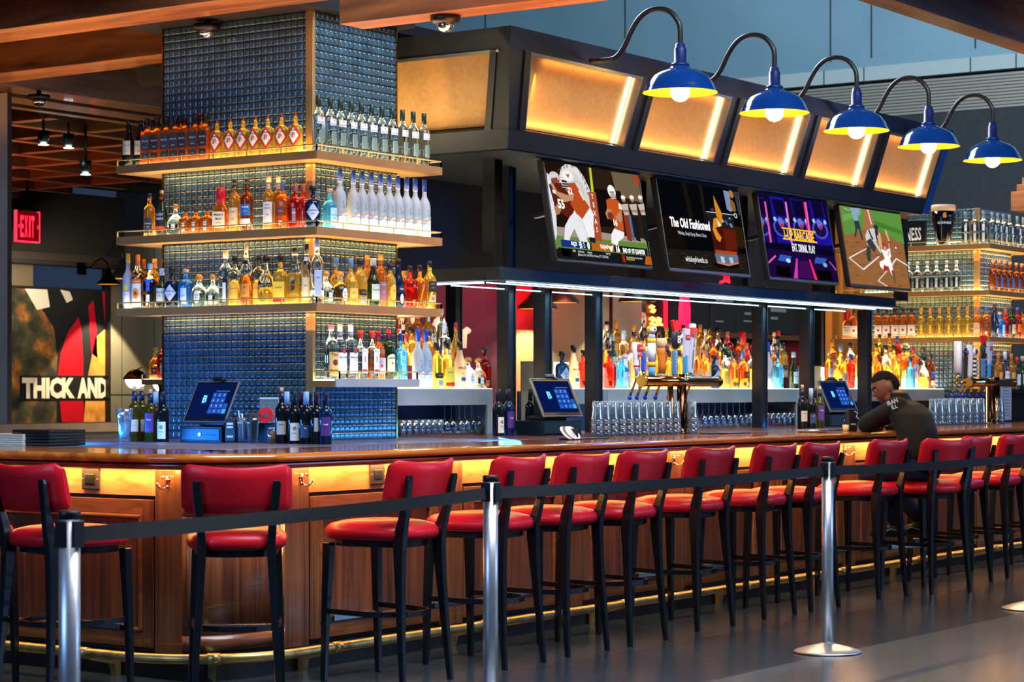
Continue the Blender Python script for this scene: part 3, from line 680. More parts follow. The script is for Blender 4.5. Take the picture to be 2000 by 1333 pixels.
# left slanted side
def lp(y, s, off=0): x = XB0 + (XT0-XB0)*s; z = ZB + (ZT-ZB)*s; return (x - off*.9, y, min(z - off*.4, ZT))
for s0, s1 in ((0, .17), (.82, 1)):
    m.loft([[lp(Y0B + (Y0T-Y0B)*s, s, o) for s, o in ((s0, 0), (s1, 0), (s1, -.12), (s0, -.12))], [lp(Y0B+DEP, s, o) for s, o in ((s0, 0), (s1, 0), (s1, -.12), (s0, -.12))]], CANOPY, smooth=False)
# roof slab and soffit
m.box(XB0+.12, XT1, Y0B+.1, Y0B+DEP, ZT-.3, ZT-.22, BLACK)
m.box(XB0+.02, XB1, Y0B+.02, Y0B+DEP, ZB-.01, ZB+.06, CANOPY)
m.box(XB1-.02, XB1+.0, Y0B, Y0B+DEP, ZB, ZT-.05, mat('blue_lit_steel', '#0d3f78', .45, .3))  # blue light on the canopy end is put into this steel's colour
cpart(m, 'canopy_frame')
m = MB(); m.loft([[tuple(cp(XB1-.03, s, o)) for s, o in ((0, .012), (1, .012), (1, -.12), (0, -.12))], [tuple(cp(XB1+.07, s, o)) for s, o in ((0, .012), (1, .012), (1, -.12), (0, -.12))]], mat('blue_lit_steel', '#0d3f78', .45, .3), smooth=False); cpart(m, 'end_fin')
# glowing perforated panels
PERF = mat('perforated_panel', '#c08c48', .5, .15, var=.1, vs_=30, bump=.25, bs=420)
TRIM = mat('panel_trim', '#8a8070', .3, .8)
px_l = [1020, 1226, 1406, 1560, 1697]; px_r = [1207, 1372, 1533, 1671, 1806]
xb = [(XY(a, Y0B-.03), XY(b, Y0B-.03)) for a, b in zip(px_l, px_r)]
for i, (a, b) in enumerate(xb):
    a = XB0 + .27 + 1.245*i; b = a + 1.03; a -= .1 if i == 0 else 0
    k0 = lx*.78 if i == 0 else 0
    f = MB(); quadbox(f, a, b, .175, .80, -.09, -.075, PERF, k0); pn = cpart(f, 'glowing_panel')
    t = MB(); quadbox(t, a-.02+k0*.8, b+.02, .80, .825, -.09, .012, TRIM); quadbox(t, b, b+.02, .175, .8, -.09, .012, TRIM); quadbox(t, b+.02, b+.085, .17, .825, -.09, .004, DARKSTEEL)
    quadbox(t, a-.075, a-.01, .17, .825, -.09, .014, BLACK, k0); quadbox(t, a-.015, a, .17, .8, -.09, .012, TRIM, k0)
    t.build('panel_trim', pn).matrix_parent_inverse = Matrix.Identity(4)
    e = MB(); quadbox(e, b-.034, b-.012, .18, .8, -.07, -.06, mat('tube_light', '#000000', emit='#fff2d4', es=4)); e.build('tube_light', pn)
    for (x_, s_, L_, rot) in (((a+b)/2, .785, 1.0, 0), ((a+b)/2, .2, 1.0, 1)):
        l = bpy.data.lights.new('panel_light', 'AREA'); l.shape = 'RECTANGLE'; l.size = 1.0; l.size_y = .015; l.energy = 1.2 if rot else .6; l.color = lin('#ffc274')
        o = bpy.data.objects.new('panel_light', l); COL.objects.link(o); o.location = cp(x_, s_, -.045)
        tgt = cp(x_, .5, -.12); o.rotation_euler = (Vector(tgt) - o.location).to_track_quat('-Z', 'Y').to_euler()
        if rot: pass
    for x_ in (a+.02,):
        l = bpy.data.lights.new('panel_light', 'AREA'); l.shape = 'RECTANGLE'; l.size = .015; l.size_y = .5; l.energy = .5; l.color = lin('#ffc274')
        o = bpy.data.objects.new('panel_light', l); COL.objects.link(o); o.location = cp(x_, .5, -.045)
        d_ = (Vector(cp(x_+.5, .5, -.12)) - o.location).normalized(); o.rotation_euler = d_.to_track_quat('-Z', 'Y').to_euler()
# left side panel
m = MB(); y0s, y1s = Y0B+.19, Y0B+2.3
def lq(mb, ya, yb, s0, s1, o0, o1, mm, ka=0, kb=0):
    q4 = ((s0, o0), (s1, o0), (s1, o1), (s0, o1)); dy = Y0T-Y0B
    mb.loft([[lp(ya + dy*s*ka, s, o) for s, o in q4], [lp(yb + dy*s*kb, s, o) for s, o in q4]], mm, smooth=False)
lq(m, y0s, y1s, .175, .8, -.09, -.075, PERF, 1.2); pn = cpart(m, 'glowing_panel')
m = MB(); lq(m, y0s-.05, y0s, .17, .825, -.1, .01, BLACK, 1.2, 1.2); lq(m, y0s-.3, y1s, .8, .825, -.09, .01, TRIM); lq(m, Y0B, y0s-.05, .16, .83, -.1, -.002, CANOPY, 1, 1.2); m.build('panel_trim', pn)
for s_, e_ in ((.785, 6), (.2, 5)):
    l = bpy.data.lights.new('panel_light', 'AREA'); l.shape = 'RECTANGLE'; l.size = 1.9; l.size_y = .015; l.energy = e_*.4; l.color = lin('#ffc274')
    o = bpy.data.objects.new('panel_light', l); COL.objects.link(o); o.location = lp((y0s+y1s)/2, s_, -.045)
    d_ = (Vector(lp((y0s+y1s)/2, .5, -.12)) - o.location).normalized(); q_ = d_.to_track_quat('-Z', 'X'); o.rotation_euler = q_.to_euler()
# fascia corner mullion
m = MB()
for i in range(5):
    a = XB0 + .27 + 1.245*i; b = a + 1.03 + .085; nx_ = a + 1.245 - .075
    if i < 4: quadbox(m, b, nx_, .16, .83, -.12, -.0, CANOPY); cpart(m, 'mullion'); m = MB()
m.loft([[tuple(cp(XB0 + lx*s_, s_, o_)) for s_, o_ in ((.16, 0), (.83, 0), (.83, -.12), (.16, -.12))], [tuple(cp(XB0 + .1 + lx*s_*.78, s_, o_)) for s_, o_ in ((.16, 0), (.83, 0), (.83, -.12), (.16, -.12))]], CANOPY, smooth=False)
cpart(m, 'mullion')

# lower beam, posts, cool light strips
BY0, BY1 = 8.30, 11.1; BX0, BX1 = 11.78, 17.82
ZL0, ZL1 = 2.148, 2.235
m = MB(); m.box(BX0, BX1, BY0, BY0+.12, ZL0, ZL1, CANOPY, .004); m.box(BX0, BX0+.12, BY0+.12, BY1, ZL0, ZL1, CANOPY, .004); m.box(BX1-.12, BX1, BY0+.12, 9.0, ZL0, ZL1, CANOPY, .004); m.box(BX0, BX1, BY1, BY1+.12, 2.42, 2.52, CANOPY)
m.box(BX0-.06, BX1, BY0-.05, BY0, ZL0+.0, ZL0+.012, CANOPY); cpart(m, 'lower_beam')
def post(px, Y=8.72, z1=ZB, w_=.088, d_=.095, x=None):
    x = x if x is not None else XY(px, Y); m = MB(); m.box(x, x+w_, Y, Y+d_, 1.12, z1, BLACK, .003)
    for k in (0, w_-.012): m.box(x+k, x+k+.012, Y-.008, Y, 1.12, z1, CANOPY)
    cpart(m, 'post')
for px in (992, 1063, 1163, 1488, 1580, 1693): post(px, z1=ZB if px == 992 else ZL0)
post(889, 10.4, ZB); post(1603, 9.93)
m = MB()       # dark backing frames between lower beam and fascia, behind the screens
for px in (966, 1250, 1450, 1622, 1765): x = XY(px, 8.5); m.box(x, x+.09, 8.5, 8.6, ZL1, ZB, BLACK)
m.box(BX0, BX0+.1, 9.3, 9.4, ZL1, ZB, BLACK); m.box(BX0+.1, BX1, 9.7, 9.72, ZL1, ZB, mat('back_sheet', '#0c0d10', .5)); m.box(BX0, BX0+.02, 9.4, BY1, ZL1, ZB, BLACK)
cpart(m, 'screen_frame')
for i, (y_, zz) in enumerate(((8.30, 2.142), (8.46, 2.142), (8.75, 2.13))):
    segs = (11.86, 14.3, 15.9, 17.75)
    for a, b in zip(segs[:-1], segs[1:]):
        m = MB(); m.box(a+.01, b-.01, y_, y_+.01, zz-.007, zz, LEDC); cpart(m, 'light_strip')
m = MB(); m.box(BX0+.02, BX0+.04, 8.45, 10.6, 2.13, 2.142, LEDC); cpart(m, 'light_strip')
for k in range(3): slamp(12.8+k*2, 8.5, 2.12, 1.9, .05, 9, '#9fdcff')

# screens
def tv(i, pxl, pxr, lb):
    yt = 8.2; xa, xb_ = XY(pxl, yt), XY(pxr, yt); W_ = xb_-xa
    zt = 2.965; H_ = .69
    r = empty('television', (xa, yt, zt), 0, lb, 'television'); r.rotation_euler = (R(-9.5), 0, 0)
    m = MB(); m.box(0, W_, .006, .05, -H_, 0, PLAST, .004); m.box(.2, W_-.2, .05, .12, -H_*.7, -H_*.3, PLAST); 
    for a in ((0, W_, -.012, 0), (0, W_, -H_, -H_+.02), (0, .012, -H_, 0), (W_-.012, W_, -H_, 0)): m.box(a[0], a[1], 0, .01, a[2], a[3], mat('tv_bezel', '#2b3236', .3, .5), .001)
    m.build('tv_case', r)
    for u_ in (.3, .66): b = MB(); b.box(W_*u_, W_*(u_+.04), .05, .38, -.3, -.27, BLACK); b.build('tv_bracket', r)
    return r, W_, H_
# ---- screen pictures: outlines measured on the photograph, turned into fractions of each flat screen
def bil(TL, TR, BR, BL):
    def f(x, y):
        u = v = .5
        for _ in range(12):
            X = TL[0]*(1-u)*(1-v)+TR[0]*u*(1-v)+BR[0]*u*v+BL[0]*(1-u)*v; Y = TL[1]*(1-u)*(1-v)+TR[1]*u*(1-v)+BR[1]*u*v+BL[1]*(1-u)*v
            a = (TR[0]-TL[0])*(1-v)+(BR[0]-BL[0])*v; b = (BL[0]-TL[0])*(1-u)+(BR[0]-TR[0])*u
            c = (TR[1]-TL[1])*(1-v)+(BR[1]-BL[1])*v; d = (BL[1]-TL[1])*(1-u)+(BR[1]-TR[1])*u
            D = a*d-b*c; ex, ey = x-X, y-Y; u += (ex*d-b*ey)/D; v += (a*ey-c*ex)/D
        return (min(1, max(0, u)), min(1, max(0, v)))
    return f
class Scr:
    def __init__(s, W_, H_, cor, es=1.05): s.m = MB(); s.W, s.H, s.f, s.k, s.es = W_, H_, bil(*cor), 0, es*.62
    def at(s, u, v): return (.012 + u*(s.W-.024), .004 - .0002*s.k, -.014 - v*(s.H-.036))
    def bg(s, c): s.m.face([s.at(0, 0), s.at(1, 0), s.at(1, 1), s.at(0, 1)], flat(c, s.es)); return s
    def p(s, pts, c): s.k += 1; s.m.face([s.at(*s.f(*q)) for q in pts], flat(c, s.es)); return s
    def e(s, x, y, rx, ry, c, n=18): return s.p([(x+rx*math.cos(2*PI*j/n), y+ry*math.sin(2*PI*j/n)) for j in range(n)], c)
    def t(s, st, x, y, size, c, bold=.02, ax='LEFT', sx=1):
        s.k += 1; q = s.at(*s.f(x, y)); s.m.text(st, size, flat(c, s.es*1.25), frame(q, (1, 0, 0), (0, 0, 1)), bold, ax, sx); return s
# screen 1: ball game
r, W_, H_ = tv(1, 1060, 1248, 'leftmost canopy television showing a football game in orange and white')
s = Scr(W_, H_, [(920, 150), (1665, 265), (1592, 1022), (815, 965)]); s.bg('#1c120c')
s.p([(1240, 190), (1665, 255), (1600, 860), (1180, 800)], '#2a1c12').p([(1440, 235), (1665, 265), (1640, 500), (1440, 430)], '#6b5a42').p([(1600, 280), (1665, 270), (1660, 350), (1630, 330)], '#a8401c').p([(1250, 380), (1480, 400), (1440, 700), (1215, 700)], '#120c0a')
s.p([(840, 700), (1180, 740), (1600, 800), (1595, 850), (835, 790)], '#9c9080').p([(838, 780), (1600, 835), (1590, 960), (818, 890)], '#5f8436')
s.e(1105, 480, 125, 320, '#dcdad6').e(1105, 480, 95, 250, '#cfcdca').e(1130, 400, 40, 90, '#c8b8b4').e(1130, 400, 32, 78, '#cfcdca')
for ch, x, y in (('C', 1015, 235), ('l', 1040, 212), ('u', 1065, 196), ('b', 1090, 190), ('H', 1132, 192), ('T', 1180, 245), ('E', 1192, 290), ('X', 1200, 335), ('A', 1204, 380), ('N', 1203, 430)): s.t(ch, x, y, .042, '#3a3c44', ax='CENTER')
s.p([(1262, 200), (1279, 203), (1250, 412), (1230, 410)], '#bccb24').p([(1205, 408), (1265, 412), (1216, 830), (1160, 818)], '#a84a32')
for ch, x, y in (('T', 1228, 450), ('E', 1220, 520), ('X', 1212, 590), ('A', 1203, 660), ('S', 1195, 730)): s.t(ch, x, y, .05, '#e0d0c4', ax='CENTER')
s.p([(912, 248), (935, 285), (925, 380), (902, 520), (893, 620), (860, 770), (834, 825), (866, 560), (880, 400)], '#dcdde4').e(963, 280, 38, 40, '#d8c8c4').p([(930, 300), (980, 290), (1000, 350), (950, 360)], '#8c4038')
s.p([(903, 350), (1000, 330), (1040, 420), (1052, 560), (1000, 640), (950, 600), (902, 500)], '#5c1c12').p([(1000, 620), (1060, 570), (1088, 640), (1092, 832), (1030, 832), (1010, 720), (960, 790), (945, 822), (905, 815), (940, 700)], '#e2e2e8')
s.p([(895, 545), (940, 500), (960, 540), (925, 600), (893, 610)], '#a87454').t('55', 930, 515, .085, '#e8e4e0', .04)
for k in range(3): s.p([(980, 285+22*k), (1030, 290+22*k), (1030, 296+22*k), (980, 291+22*k)], '#c8a8a0')
s.p([(1050, 338), (1110, 332), (1130, 395), (1152, 470), (1180, 540), (1092, 642), (1060, 600), (1030, 510), (1062, 470), (1080, 430), (1030, 400)], '#b84a1c').p([(1078, 428), (1062, 480), (990, 500), (932, 430), (915, 340), (936, 338), (952, 408), (1030, 440)], '#c08a68').p([(915, 395), (940, 400), (935, 430), (917, 425)], '#e8e8e8')
s.e(1068, 278, 43, 45, '#f0eeea').p([(1010, 310), (1050, 318), (1045, 385), (1005, 390)], '#2c2018')
for k in range(3): s.p([(1000, 330+20*k), (1046, 334+20*k), (1046, 340+20*k), (1000, 336+20*k)], '#e4e4e4')
s.p([(1050, 255), (1068, 268), (1086, 255), (1074, 282), (1068, 300), (1062, 282)], '#a8481c').t('71', 1035, 405, .06, '#f4f0ec', .04).p([(1120, 400), (1135, 400), (1155, 480), (1140, 480)], '#e8e0d8')
s.p([(1092, 642), (1182, 545), (1196, 600), (1168, 700), (1165, 745), (1150, 800), (1108, 790), (1098, 740)], '#ecebee').p([(1108, 790), (1158, 798), (1150, 842), (1105, 832)], '#1c1a1a').p([(1062, 600), (1092, 642), (1088, 700), (1050, 640)], '#dcdce2')
s.e(1393, 405, 32, 55, '#f2f0ee').p([(1374, 405), (1414, 405), (1412, 470), (1378, 470)], '#8c7060')
for k in range(4): s.p([(1372, 418+15*k), (1418, 418+15*k), (1418, 423+15*k), (1372, 423+15*k)], '#e8e6e4')
s.p([(1328, 478), (1360, 462), (1425, 480), (1446, 515), (1432, 620), (1415, 742), (1345, 715), (1350, 620), (1318, 545)], '#c0521e').p([(1425, 500), (1448, 515), (1442, 560), (1418, 550)], '#ece4dc').p([(1293, 590), (1318, 548), (1350, 560), (1340, 625), (1300, 640)], '#b88464').p([(1395, 595), (1432, 560), (1424, 640), (1402, 672), (1368, 620)], '#b88464').e(1330, 612, 24, 34, '#7c3222').t('16', 1335, 668, .06, '#f0e8e0', .04)
s.p([(1335, 715), (1412, 748), (1400, 790), (1345, 825), (1330, 858), (1280, 842), (1298, 765)], '#ececf0')
for x, c in ((1475, '#8c3018'), (1548, '#17181c'), (1622, '#17181c')):
    s.e(x, 470, 17, 26, '#a88068').e(x, 455, 19, 18, '#e8e6e2').p([(x-38, 515), (x+28, 508), (x+18, 605), (x-24, 605)], '#bcb4a8').p([(x-30, 560), (x+22, 560), (x+22, 580), (x-30, 580)], '#a87860').p([(x-34, 604), (x+14, 604), (x-12, 825), (x-52, 815)], c)
s.p([(1480, 600), (1500, 600), (1485, 820), (1465, 815)], '#4c6c94')
s.p([(865, 818), (1050, 833), (1042, 892), (859, 877)], '#14327c').p([(1050, 833), (1106, 840), (1100, 900), (1042, 892)], '#20242c').p([(1106, 840), (1290, 858), (1283, 914), (1100, 898)], '#b85a12').p([(1290, 858), (1575, 885), (1566, 944), (1283, 914)], '#16191e').p([(828, 884), (1592, 948), (1588, 1022), (814, 966)], '#14161a').p([(852, 892), (922, 898), (918, 962), (846, 955)], '#000000').p([(1337, 930), (1362, 932), (1358, 1004), (1333, 1000)], '#8c2414').p([(1545, 948), (1590, 950), (1586, 1020), (1520, 1016)], '#b85a12')
s.t('RICE', 940, 850, .034, '#ffffff', .03).t('0-2', 955, 873, .016, '#ffffff').t('0', 1066, 868, .062, '#ffffff', .05).t('TEXAS', 1170, 872, .034, '#ffffff', .03).t('1-1', 1198, 895, .016, '#ffffff').t('16', 1296, 890, .062, '#ffffff', .05, sx=.85).t('END OF 1ST QUARTER', 1356, 902, .043, '#ffffff', .035, sx=.66)
s.t('20', 1000, 848, .034, '#ffffff', .03).t('24', 1000, 876, .034, '#ffffff', .03)
for k in range(3): s.p([(1040, 838+18*k), (1047, 839+18*k), (1040, 850+18*k), (1033, 849+18*k)], '#ffffff')
s.p([(1225, 852), (1240, 866), (1255, 870), (1270, 868), (1286, 858), (1272, 882), (1262, 912), (1250, 912), (1240, 882)], '#ffffff')
s.t('MLB', 935, 912, .018, '#d8d8d8').t('Athletics      Angels', 975, 916, .022, '#d8d8d8', 0).t('9:07 ET', 1200, 934, .02, '#d8d8d8', 0).t('Jefferies (1-0, 3.60 ERA) vs Suarez (7-7, 3.20 ERA)', 968, 942, .024, '#d8d8d8', 0, sx=.78).t('Tune in Sunday for more live football', 1368, 958, .02, '#d8d8d8', 0, sx=.7).t('Sunday 7pm ET', 1366, 974, .022, '#e0cc24', .0, sx=.8)
s.m.build('screen_picture', r, fix=False)
# screen 2: drink
r, W_, H_ = tv(2, 1280, 1441, 'second canopy television showing a dark whiskey cocktail advert')
s = Scr(W_, H_, [(365, 232), (1068, 328), (958, 1082), (250, 1032)]); s.bg('#06070a')
s.p([(270, 860), (980, 900), (955, 1085), (248, 1035)], '#1d1812').p([(300, 570), (480, 590), (450, 860), (265, 850)], '#120c08').p([(575, 262), (612, 266), (590, 600), (548, 590)], '#15120e').p([(722, 285), (748, 290), (705, 620), (680, 610)], '#1c1610').p([(930, 650), (1010, 660), (1000, 850), (900, 840)], '#2c1a0a')
s.p([(935, 330), (980, 340), (975, 510), (950, 525), (920, 500)], '#7c8cac').e(1000, 365, 22, 36, '#a8743c').e(985, 470, 22, 55, '#8c5c20').p([(1030, 340), (1060, 345), (1040, 560), (1018, 550)], '#2c3844')
for k in range(26): s.e(290+(k*157) % 640, 905+(k*53) % 150, 26, 5, '#332a1e')
s.e(760, 1000, 122, 34, '#0a0806').p([(706, 530), (948, 556), (938, 680), (886, 990), (676, 985), (690, 850), (712, 660)], '#191c24').p([(716, 660), (938, 682), (905, 860), (880, 905), (700, 890), (690, 840)], '#41110a').p([(820, 680), (936, 684), (902, 860), (800, 880)], '#5c1a0c')
s.p([(688, 868), (890, 885), (880, 915), (790, 925), (694, 900)], '#a8461c').p([(680, 900), (890, 915), (880, 980), (770, 1000), (676, 975)], '#5c6c84').p([(725, 925), (755, 930), (752, 985), (722, 980)], '#b8c8dc').p([(800, 935), (835, 935), (830, 985), (800, 988)], '#a8b8cc').p([(680, 970), (775, 995), (878, 975), (878, 990), (775, 1012), (680, 988)], '#c87860')
for k in range(16): s.e(830+(k*37) % 110, 580+(k*29) % 80, 11, 9, ('#a8b0bc', '#4c545e', '#7c8894')[k % 3])
s.p([(706, 524), (960, 552), (960, 558), (706, 530)], '#d0d4dc').e(972, 560, 15, 23, '#d8dce4').e(972, 560, 9, 15, '#0c0e12').e(768, 510, 16, 16, '#4c3434')
s.p([(815, 380), (848, 545), (815, 650), (805, 620), (790, 560), (800, 470)], '#cc8420').p([(755, 590), (790, 580), (812, 655), (750, 670), (760, 710), (780, 760), (755, 800), (728, 770), (720, 690)], '#d88c1c').p([(785, 590), (812, 650), (780, 665)], '#ecdcb8')
s.t('The Old Fashioned', 360, 628, .098, '#ffffff', .028, sx=.76).t('Whiskey, Simple Syrup, Bitters, Citrus', 400, 722, .038, '#c8c8c8', 0, sx=.7).t('whiskeyfriends.co', 400, 955, .062, '#e8e8e8', 0, sx=.72)
s.m.build('screen_picture', r, fix=False)
# screen 3: arcade advert
r, W_, H_ = tv(3, 1478, 1615, 'third canopy television showing a purple neon arcade advert')
s = Scr(W_, H_, [(1238, 362), (1838, 450), (1742, 1145), (1136, 1100)]); s.bg('#0e0630')
for k in range(4):
    x = 1130+172*k
    s.p([(x+30, 375+10*k), (x+150, 390+10*k), (x+140, 800+8*k), (x-10, 790+8*k)], ('#180c64', '#1a1296')[k % 2]).p([(x+42, 400+10*k), (x+140, 412+10*k), (x+128, 560+8*k), (x+40, 550+8*k)], '#0c062c')
    s.e(x+60, 660+8*k, 72, 82, '#4c4cb4').e(x+60, 660+8*k, 56, 64, '#14104c').e(x+68, 610+8*k, 24, 46, '#6c6cc8').e(x+70, 640+8*k, 14, 20, '#b81c38').e(x+22, 580+8*k, 13, 20, '#8ccef0').e(x+124, 592+8*k, 13, 20, '#8ccef0')
for x, c in ((1270, '#e05a9c'), (1452, '#f07ab4'), (1620, '#f02c4c'), (1632, '#e05ac8')): s.p([(x, 435), (x+14, 437), (x-36, 800), (x-52, 800)], c)
s.p([(1160, 800), (1790, 870), (1770, 920), (1150, 850)], '#0a0420').p([(1150, 850), (1775, 920), (1742, 1145), (1136, 1100)], '#1c0838')
s.p([(1230, 910), (1235, 925), (1150, 990), (1148, 970)], '#d85ac0').p([(1408, 935), (1420, 940), (1372, 1118), (1335, 1115)], '#c83ca8').p([(1520, 945), (1532, 948), (1548, 1128), (1522, 1125)], '#f02c5c').p([(1700, 960), (1712, 965), (1750, 1030), (1745, 1048)], '#c050c0').p([(1275, 905), (1370, 920), (1340, 975), (1240, 960)], '#2c58b4').p([(1590, 925), (1690, 940), (1650, 985), (1560, 980)], '#2c58b4').p([(1215, 1000), (1330, 1015), (1318, 1110), (1185, 1090)], '#040208').p([(1560, 1040), (1690, 1050), (1688, 1135), (1552, 1125)], '#040208').e(1330, 960, 20, 20, '#a8e0f0').e(1655, 995, 20, 20, '#70a8c8')
s.p([(1425, 960), (1515, 965), (1520, 1120), (1385, 1112)], '#3c0c50')
s.p([(1352, 662), (1652, 698), (1651, 712), (1351, 676)], '#f0bc24').p([(1338, 758), (1640, 790), (1639, 804), (1337, 772)], '#f0bc24').t('1-UP BARCADE', 1352, 729, .104, '#f0bc24', .035, sx=.74).t('EAT. DRINK. PLAY', 1394, 845, .088, '#f0f0f4', .02, sx=.56)
s.m.build('screen_picture', r, fix=False)
# screen 4: baseball
r, W_, H_ = tv(4, 1637, 1757, 'rightmost canopy television showing a baseball slide at home plate')
s = Scr(W_, H_, [(262, 480), (785, 545), (688, 1198), (162, 1155)], 1.15); s.bg('#8c5c34')
for k in range(60): s.e(180+(k*97) % 520, 720+(k*61) % 460, 22, 8, ('#7c4e2a', '#94643c', '#86562f')[k % 3])
s.p([(262, 480), (465, 505), (400, 680), (330, 715), (220, 740)], '#54883a').p([(515, 510), (790, 545), (742, 808), (640, 750), (540, 700), (515, 640)], '#54883a').p([(262, 560), (440, 520), (420, 560), (250, 620)], '#6a9c4c').p([(520, 600), (770, 690), (760, 730), (520, 650)], '#3f7428').p([(462, 504), (516, 510), (520, 660), (400, 690)], '#9c6840').p([(490, 507), (500, 508), (494, 640), (486, 640)], '#e0d8c8')
for pts in ([(205, 930), (385, 845), (388, 852), (212, 938)], [(205, 930), (300, 1030), (296, 1042), (200, 938)], [(298, 1028), (470, 915), (476, 922), (302, 1040)], [(565, 985), (622, 930), (714, 990), (712, 1002), (622, 944), (570, 1000)], [(510, 1045), (405, 1130), (475, 1185), (460, 1185), (392, 1132), (498, 1045)]): s.p(pts, '#dcd8d0')
s.p([(335, 500), (415, 492), (415, 530), (390, 560), (382, 610), (342, 610), (345, 540)], '#7c9cc0').p([(280, 495), (330, 515), (325, 528), (285, 508)], '#b8947c').p([(410, 510), (430, 495), (434, 502), (415, 522)], '#b8947c').e(376, 500, 12, 16, '#b08870').e(376, 490, 13, 8, '#20242c').p([(342, 610), (384, 610), (372, 780), (358, 775), (362, 680), (345, 690), (318, 750), (302, 745), (330, 690)], '#30343c')
s.p([(440, 680), (500, 672), (510, 740), (480, 800), (440, 790), (395, 820), (400, 740)], '#c4c0bc').p([(440, 680), (452, 680), (465, 770), (450, 780)], '#24282c').p([(500, 690), (525, 690), (508, 780), (490, 770)], '#1c2428').e(518, 665, 20, 24, '#20303c').p([(395, 790), (440, 760), (475, 830), (440, 885), (415, 850)], '#34343c').p([(385, 830), (415, 845), (385, 960), (355, 965), (362, 900)], '#2c3c38').p([(505, 740), (535, 715), (512, 830), (498, 850)], '#c89c7c').p([(455, 800), (480, 790), (508, 880), (490, 890)], '#c0bcb8')
s.p([(505, 850), (540, 870), (590, 845), (580, 920), (560, 940), (515, 940)], '#ece6e4').p([(585, 850), (605, 790), (598, 785), (580, 840)], '#c89c7c').e(603, 793, 10, 10, '#b8142c').p([(596, 785), (610, 785), (606, 720), (606, 680), (594, 680), (588, 715)], '#c89c7c').e(545, 850, 14, 22, '#c09070').p([(530, 805), (550, 795), (560, 830), (535, 832)], '#c81c2c').p([(505, 850), (520, 850), (535, 760), (540, 720), (528, 700), (515, 760)], '#c89c7c').t('11', 545, 905, .04, '#a81c2c', .02)
s.p([(515, 940), (562, 940), (560, 1040), (540, 1110), (530, 1060), (525, 1000), (470, 1035), (450, 1010), (455, 970)], '#f0eeec').p([(490, 990), (525, 1020), (500, 1042), (470, 1035)], '#b8142c').p([(540, 1045), (560, 1035), (552, 1100), (535, 1110)], '#b8142c').p([(540, 1070), (565, 1060), (550, 1155), (530, 1150)], '#5c5440').e(644, 842, 7, 8, '#ffffff').t('STL', 560, 885, .03, '#a81c2c', .02)
s.m.build('screen_picture', r, fix=False)
# small red neon figure between screens
y = 8.13; m = MB(); pts = [(1407, 552), (1418, 548), (1424, 553), (1420, 528), (1418, 527), (1415, 549)]
m.tube([(XY(a, y), y, ZP(XY(a, y), y, b)) for a, b in pts], .011, NER, 6); o = m.build('neon_figure'); tag(o, 'small red neon figure beside the cocktail advert screen', 'neon figure')

# ================================================================ barn lamps
BLUE = mat('blue_enamel', '#08306c', .08, .0, coat=1, var=.08); YEL = mat('yellow_enamel', '#ffb81c', .45)
def smooth3(P, n=4):
    P = [Vector(p) for p in P]; out = []
    for i in range(len(P)-1):
        a, b, c, d = P[max(0, i-1)], P[i], P[i+1], P[min(len(P)-1, i+2)]
        for k in range(n):
            t = k/n; out.append(.5*((2*b) + (c-a)*t + (2*a-5*b+4*c-d)*t*t + (3*b-a-3*c+d)*t**3))
    return out + [P[-1]]
def barn(x, i):
    yl = 7.177; r = empty('barn_lamp', (x, yl, 3.33), 0, '%s glossy blue barn lamp with yellow inside, counted along the canopy from the tiled column' % ORD[i], 'lamp', 'blue barn lamps along the canopy')
    m = MB(); m.lathe([(0, .238), (.012, .232), (.03, .222), (.06, .21), (.1, .18), (.13, .135), (.15, .08), (.16, .062), (.175, .058)], BLUE, 40, cap0=False); m.build('lamp_shade', r)
    m = MB(); m.lathe([(-.002, .24), (.004, .234), (.035, .218), (.06, .203), (.1, .172), (.125, .13), (.14, .05)], YEL, 40, cap0=False); m.build('shade_lining', r)
    m = MB(); m.lathe([(.17, .062), (.185, .055), (.19, .04), (.28, .04), (.285, .034), (.31, .03), (.315, .022)], mat('navy_neck', '#0a1c4c', .35), 20); m.build('lamp_neck', r)
    m = MB(); m.lathe([(.1, .03), (.06, .042), (.03, .058), (0, .062), (-.03, .055), (-.05, .035), (-.058, .01)], BULB, 16); m.build('bulb', r)
    m = MB(); pts = [(0, 0, .3)]; arm = 7.86-yl
    ctrl = [(0, .30), (0, .40), (.015, .455), (.07, .52), (.15, .55), (.235, .545), (.31, .50), (.37, .42), (.42, .33), (.48, .27), (.55, .255), (arm-.0, .26)]
    m.tube(smooth3([(0, a, b) for a, b in ctrl]), .017, PLAST, 10); m.lathe([(-.02, .05), (.0, .05)], PLAST, 12, cx=0, cy=0) if False else None
    m.build('gooseneck_arm', r)
    l = bpy.data.lights.new('barn_light', 'SPOT'); l.energy = 60; l.color = lin('#ffcf88'); l.spot_size = R(150); l.spot_blend = .4; l.shadow_soft_size = .06
    o = bpy.data.objects.new('barn_light', l); COL.objects.link(o); o.parent = r; o.location = (0, 0, -.07)
    l = bpy.data.lights.new('barn_bulb_light', 'POINT'); l.energy = 3.2; l.color = lin('#ffd080'); l.shadow_soft_size = .02
    o = bpy.data.objects.new('barn_bulb_light', l); COL.objects.link(o); o.parent = r; o.location = (.0, 0, -.068)
for i in range(5): barn(12.19+1.27*i, i)
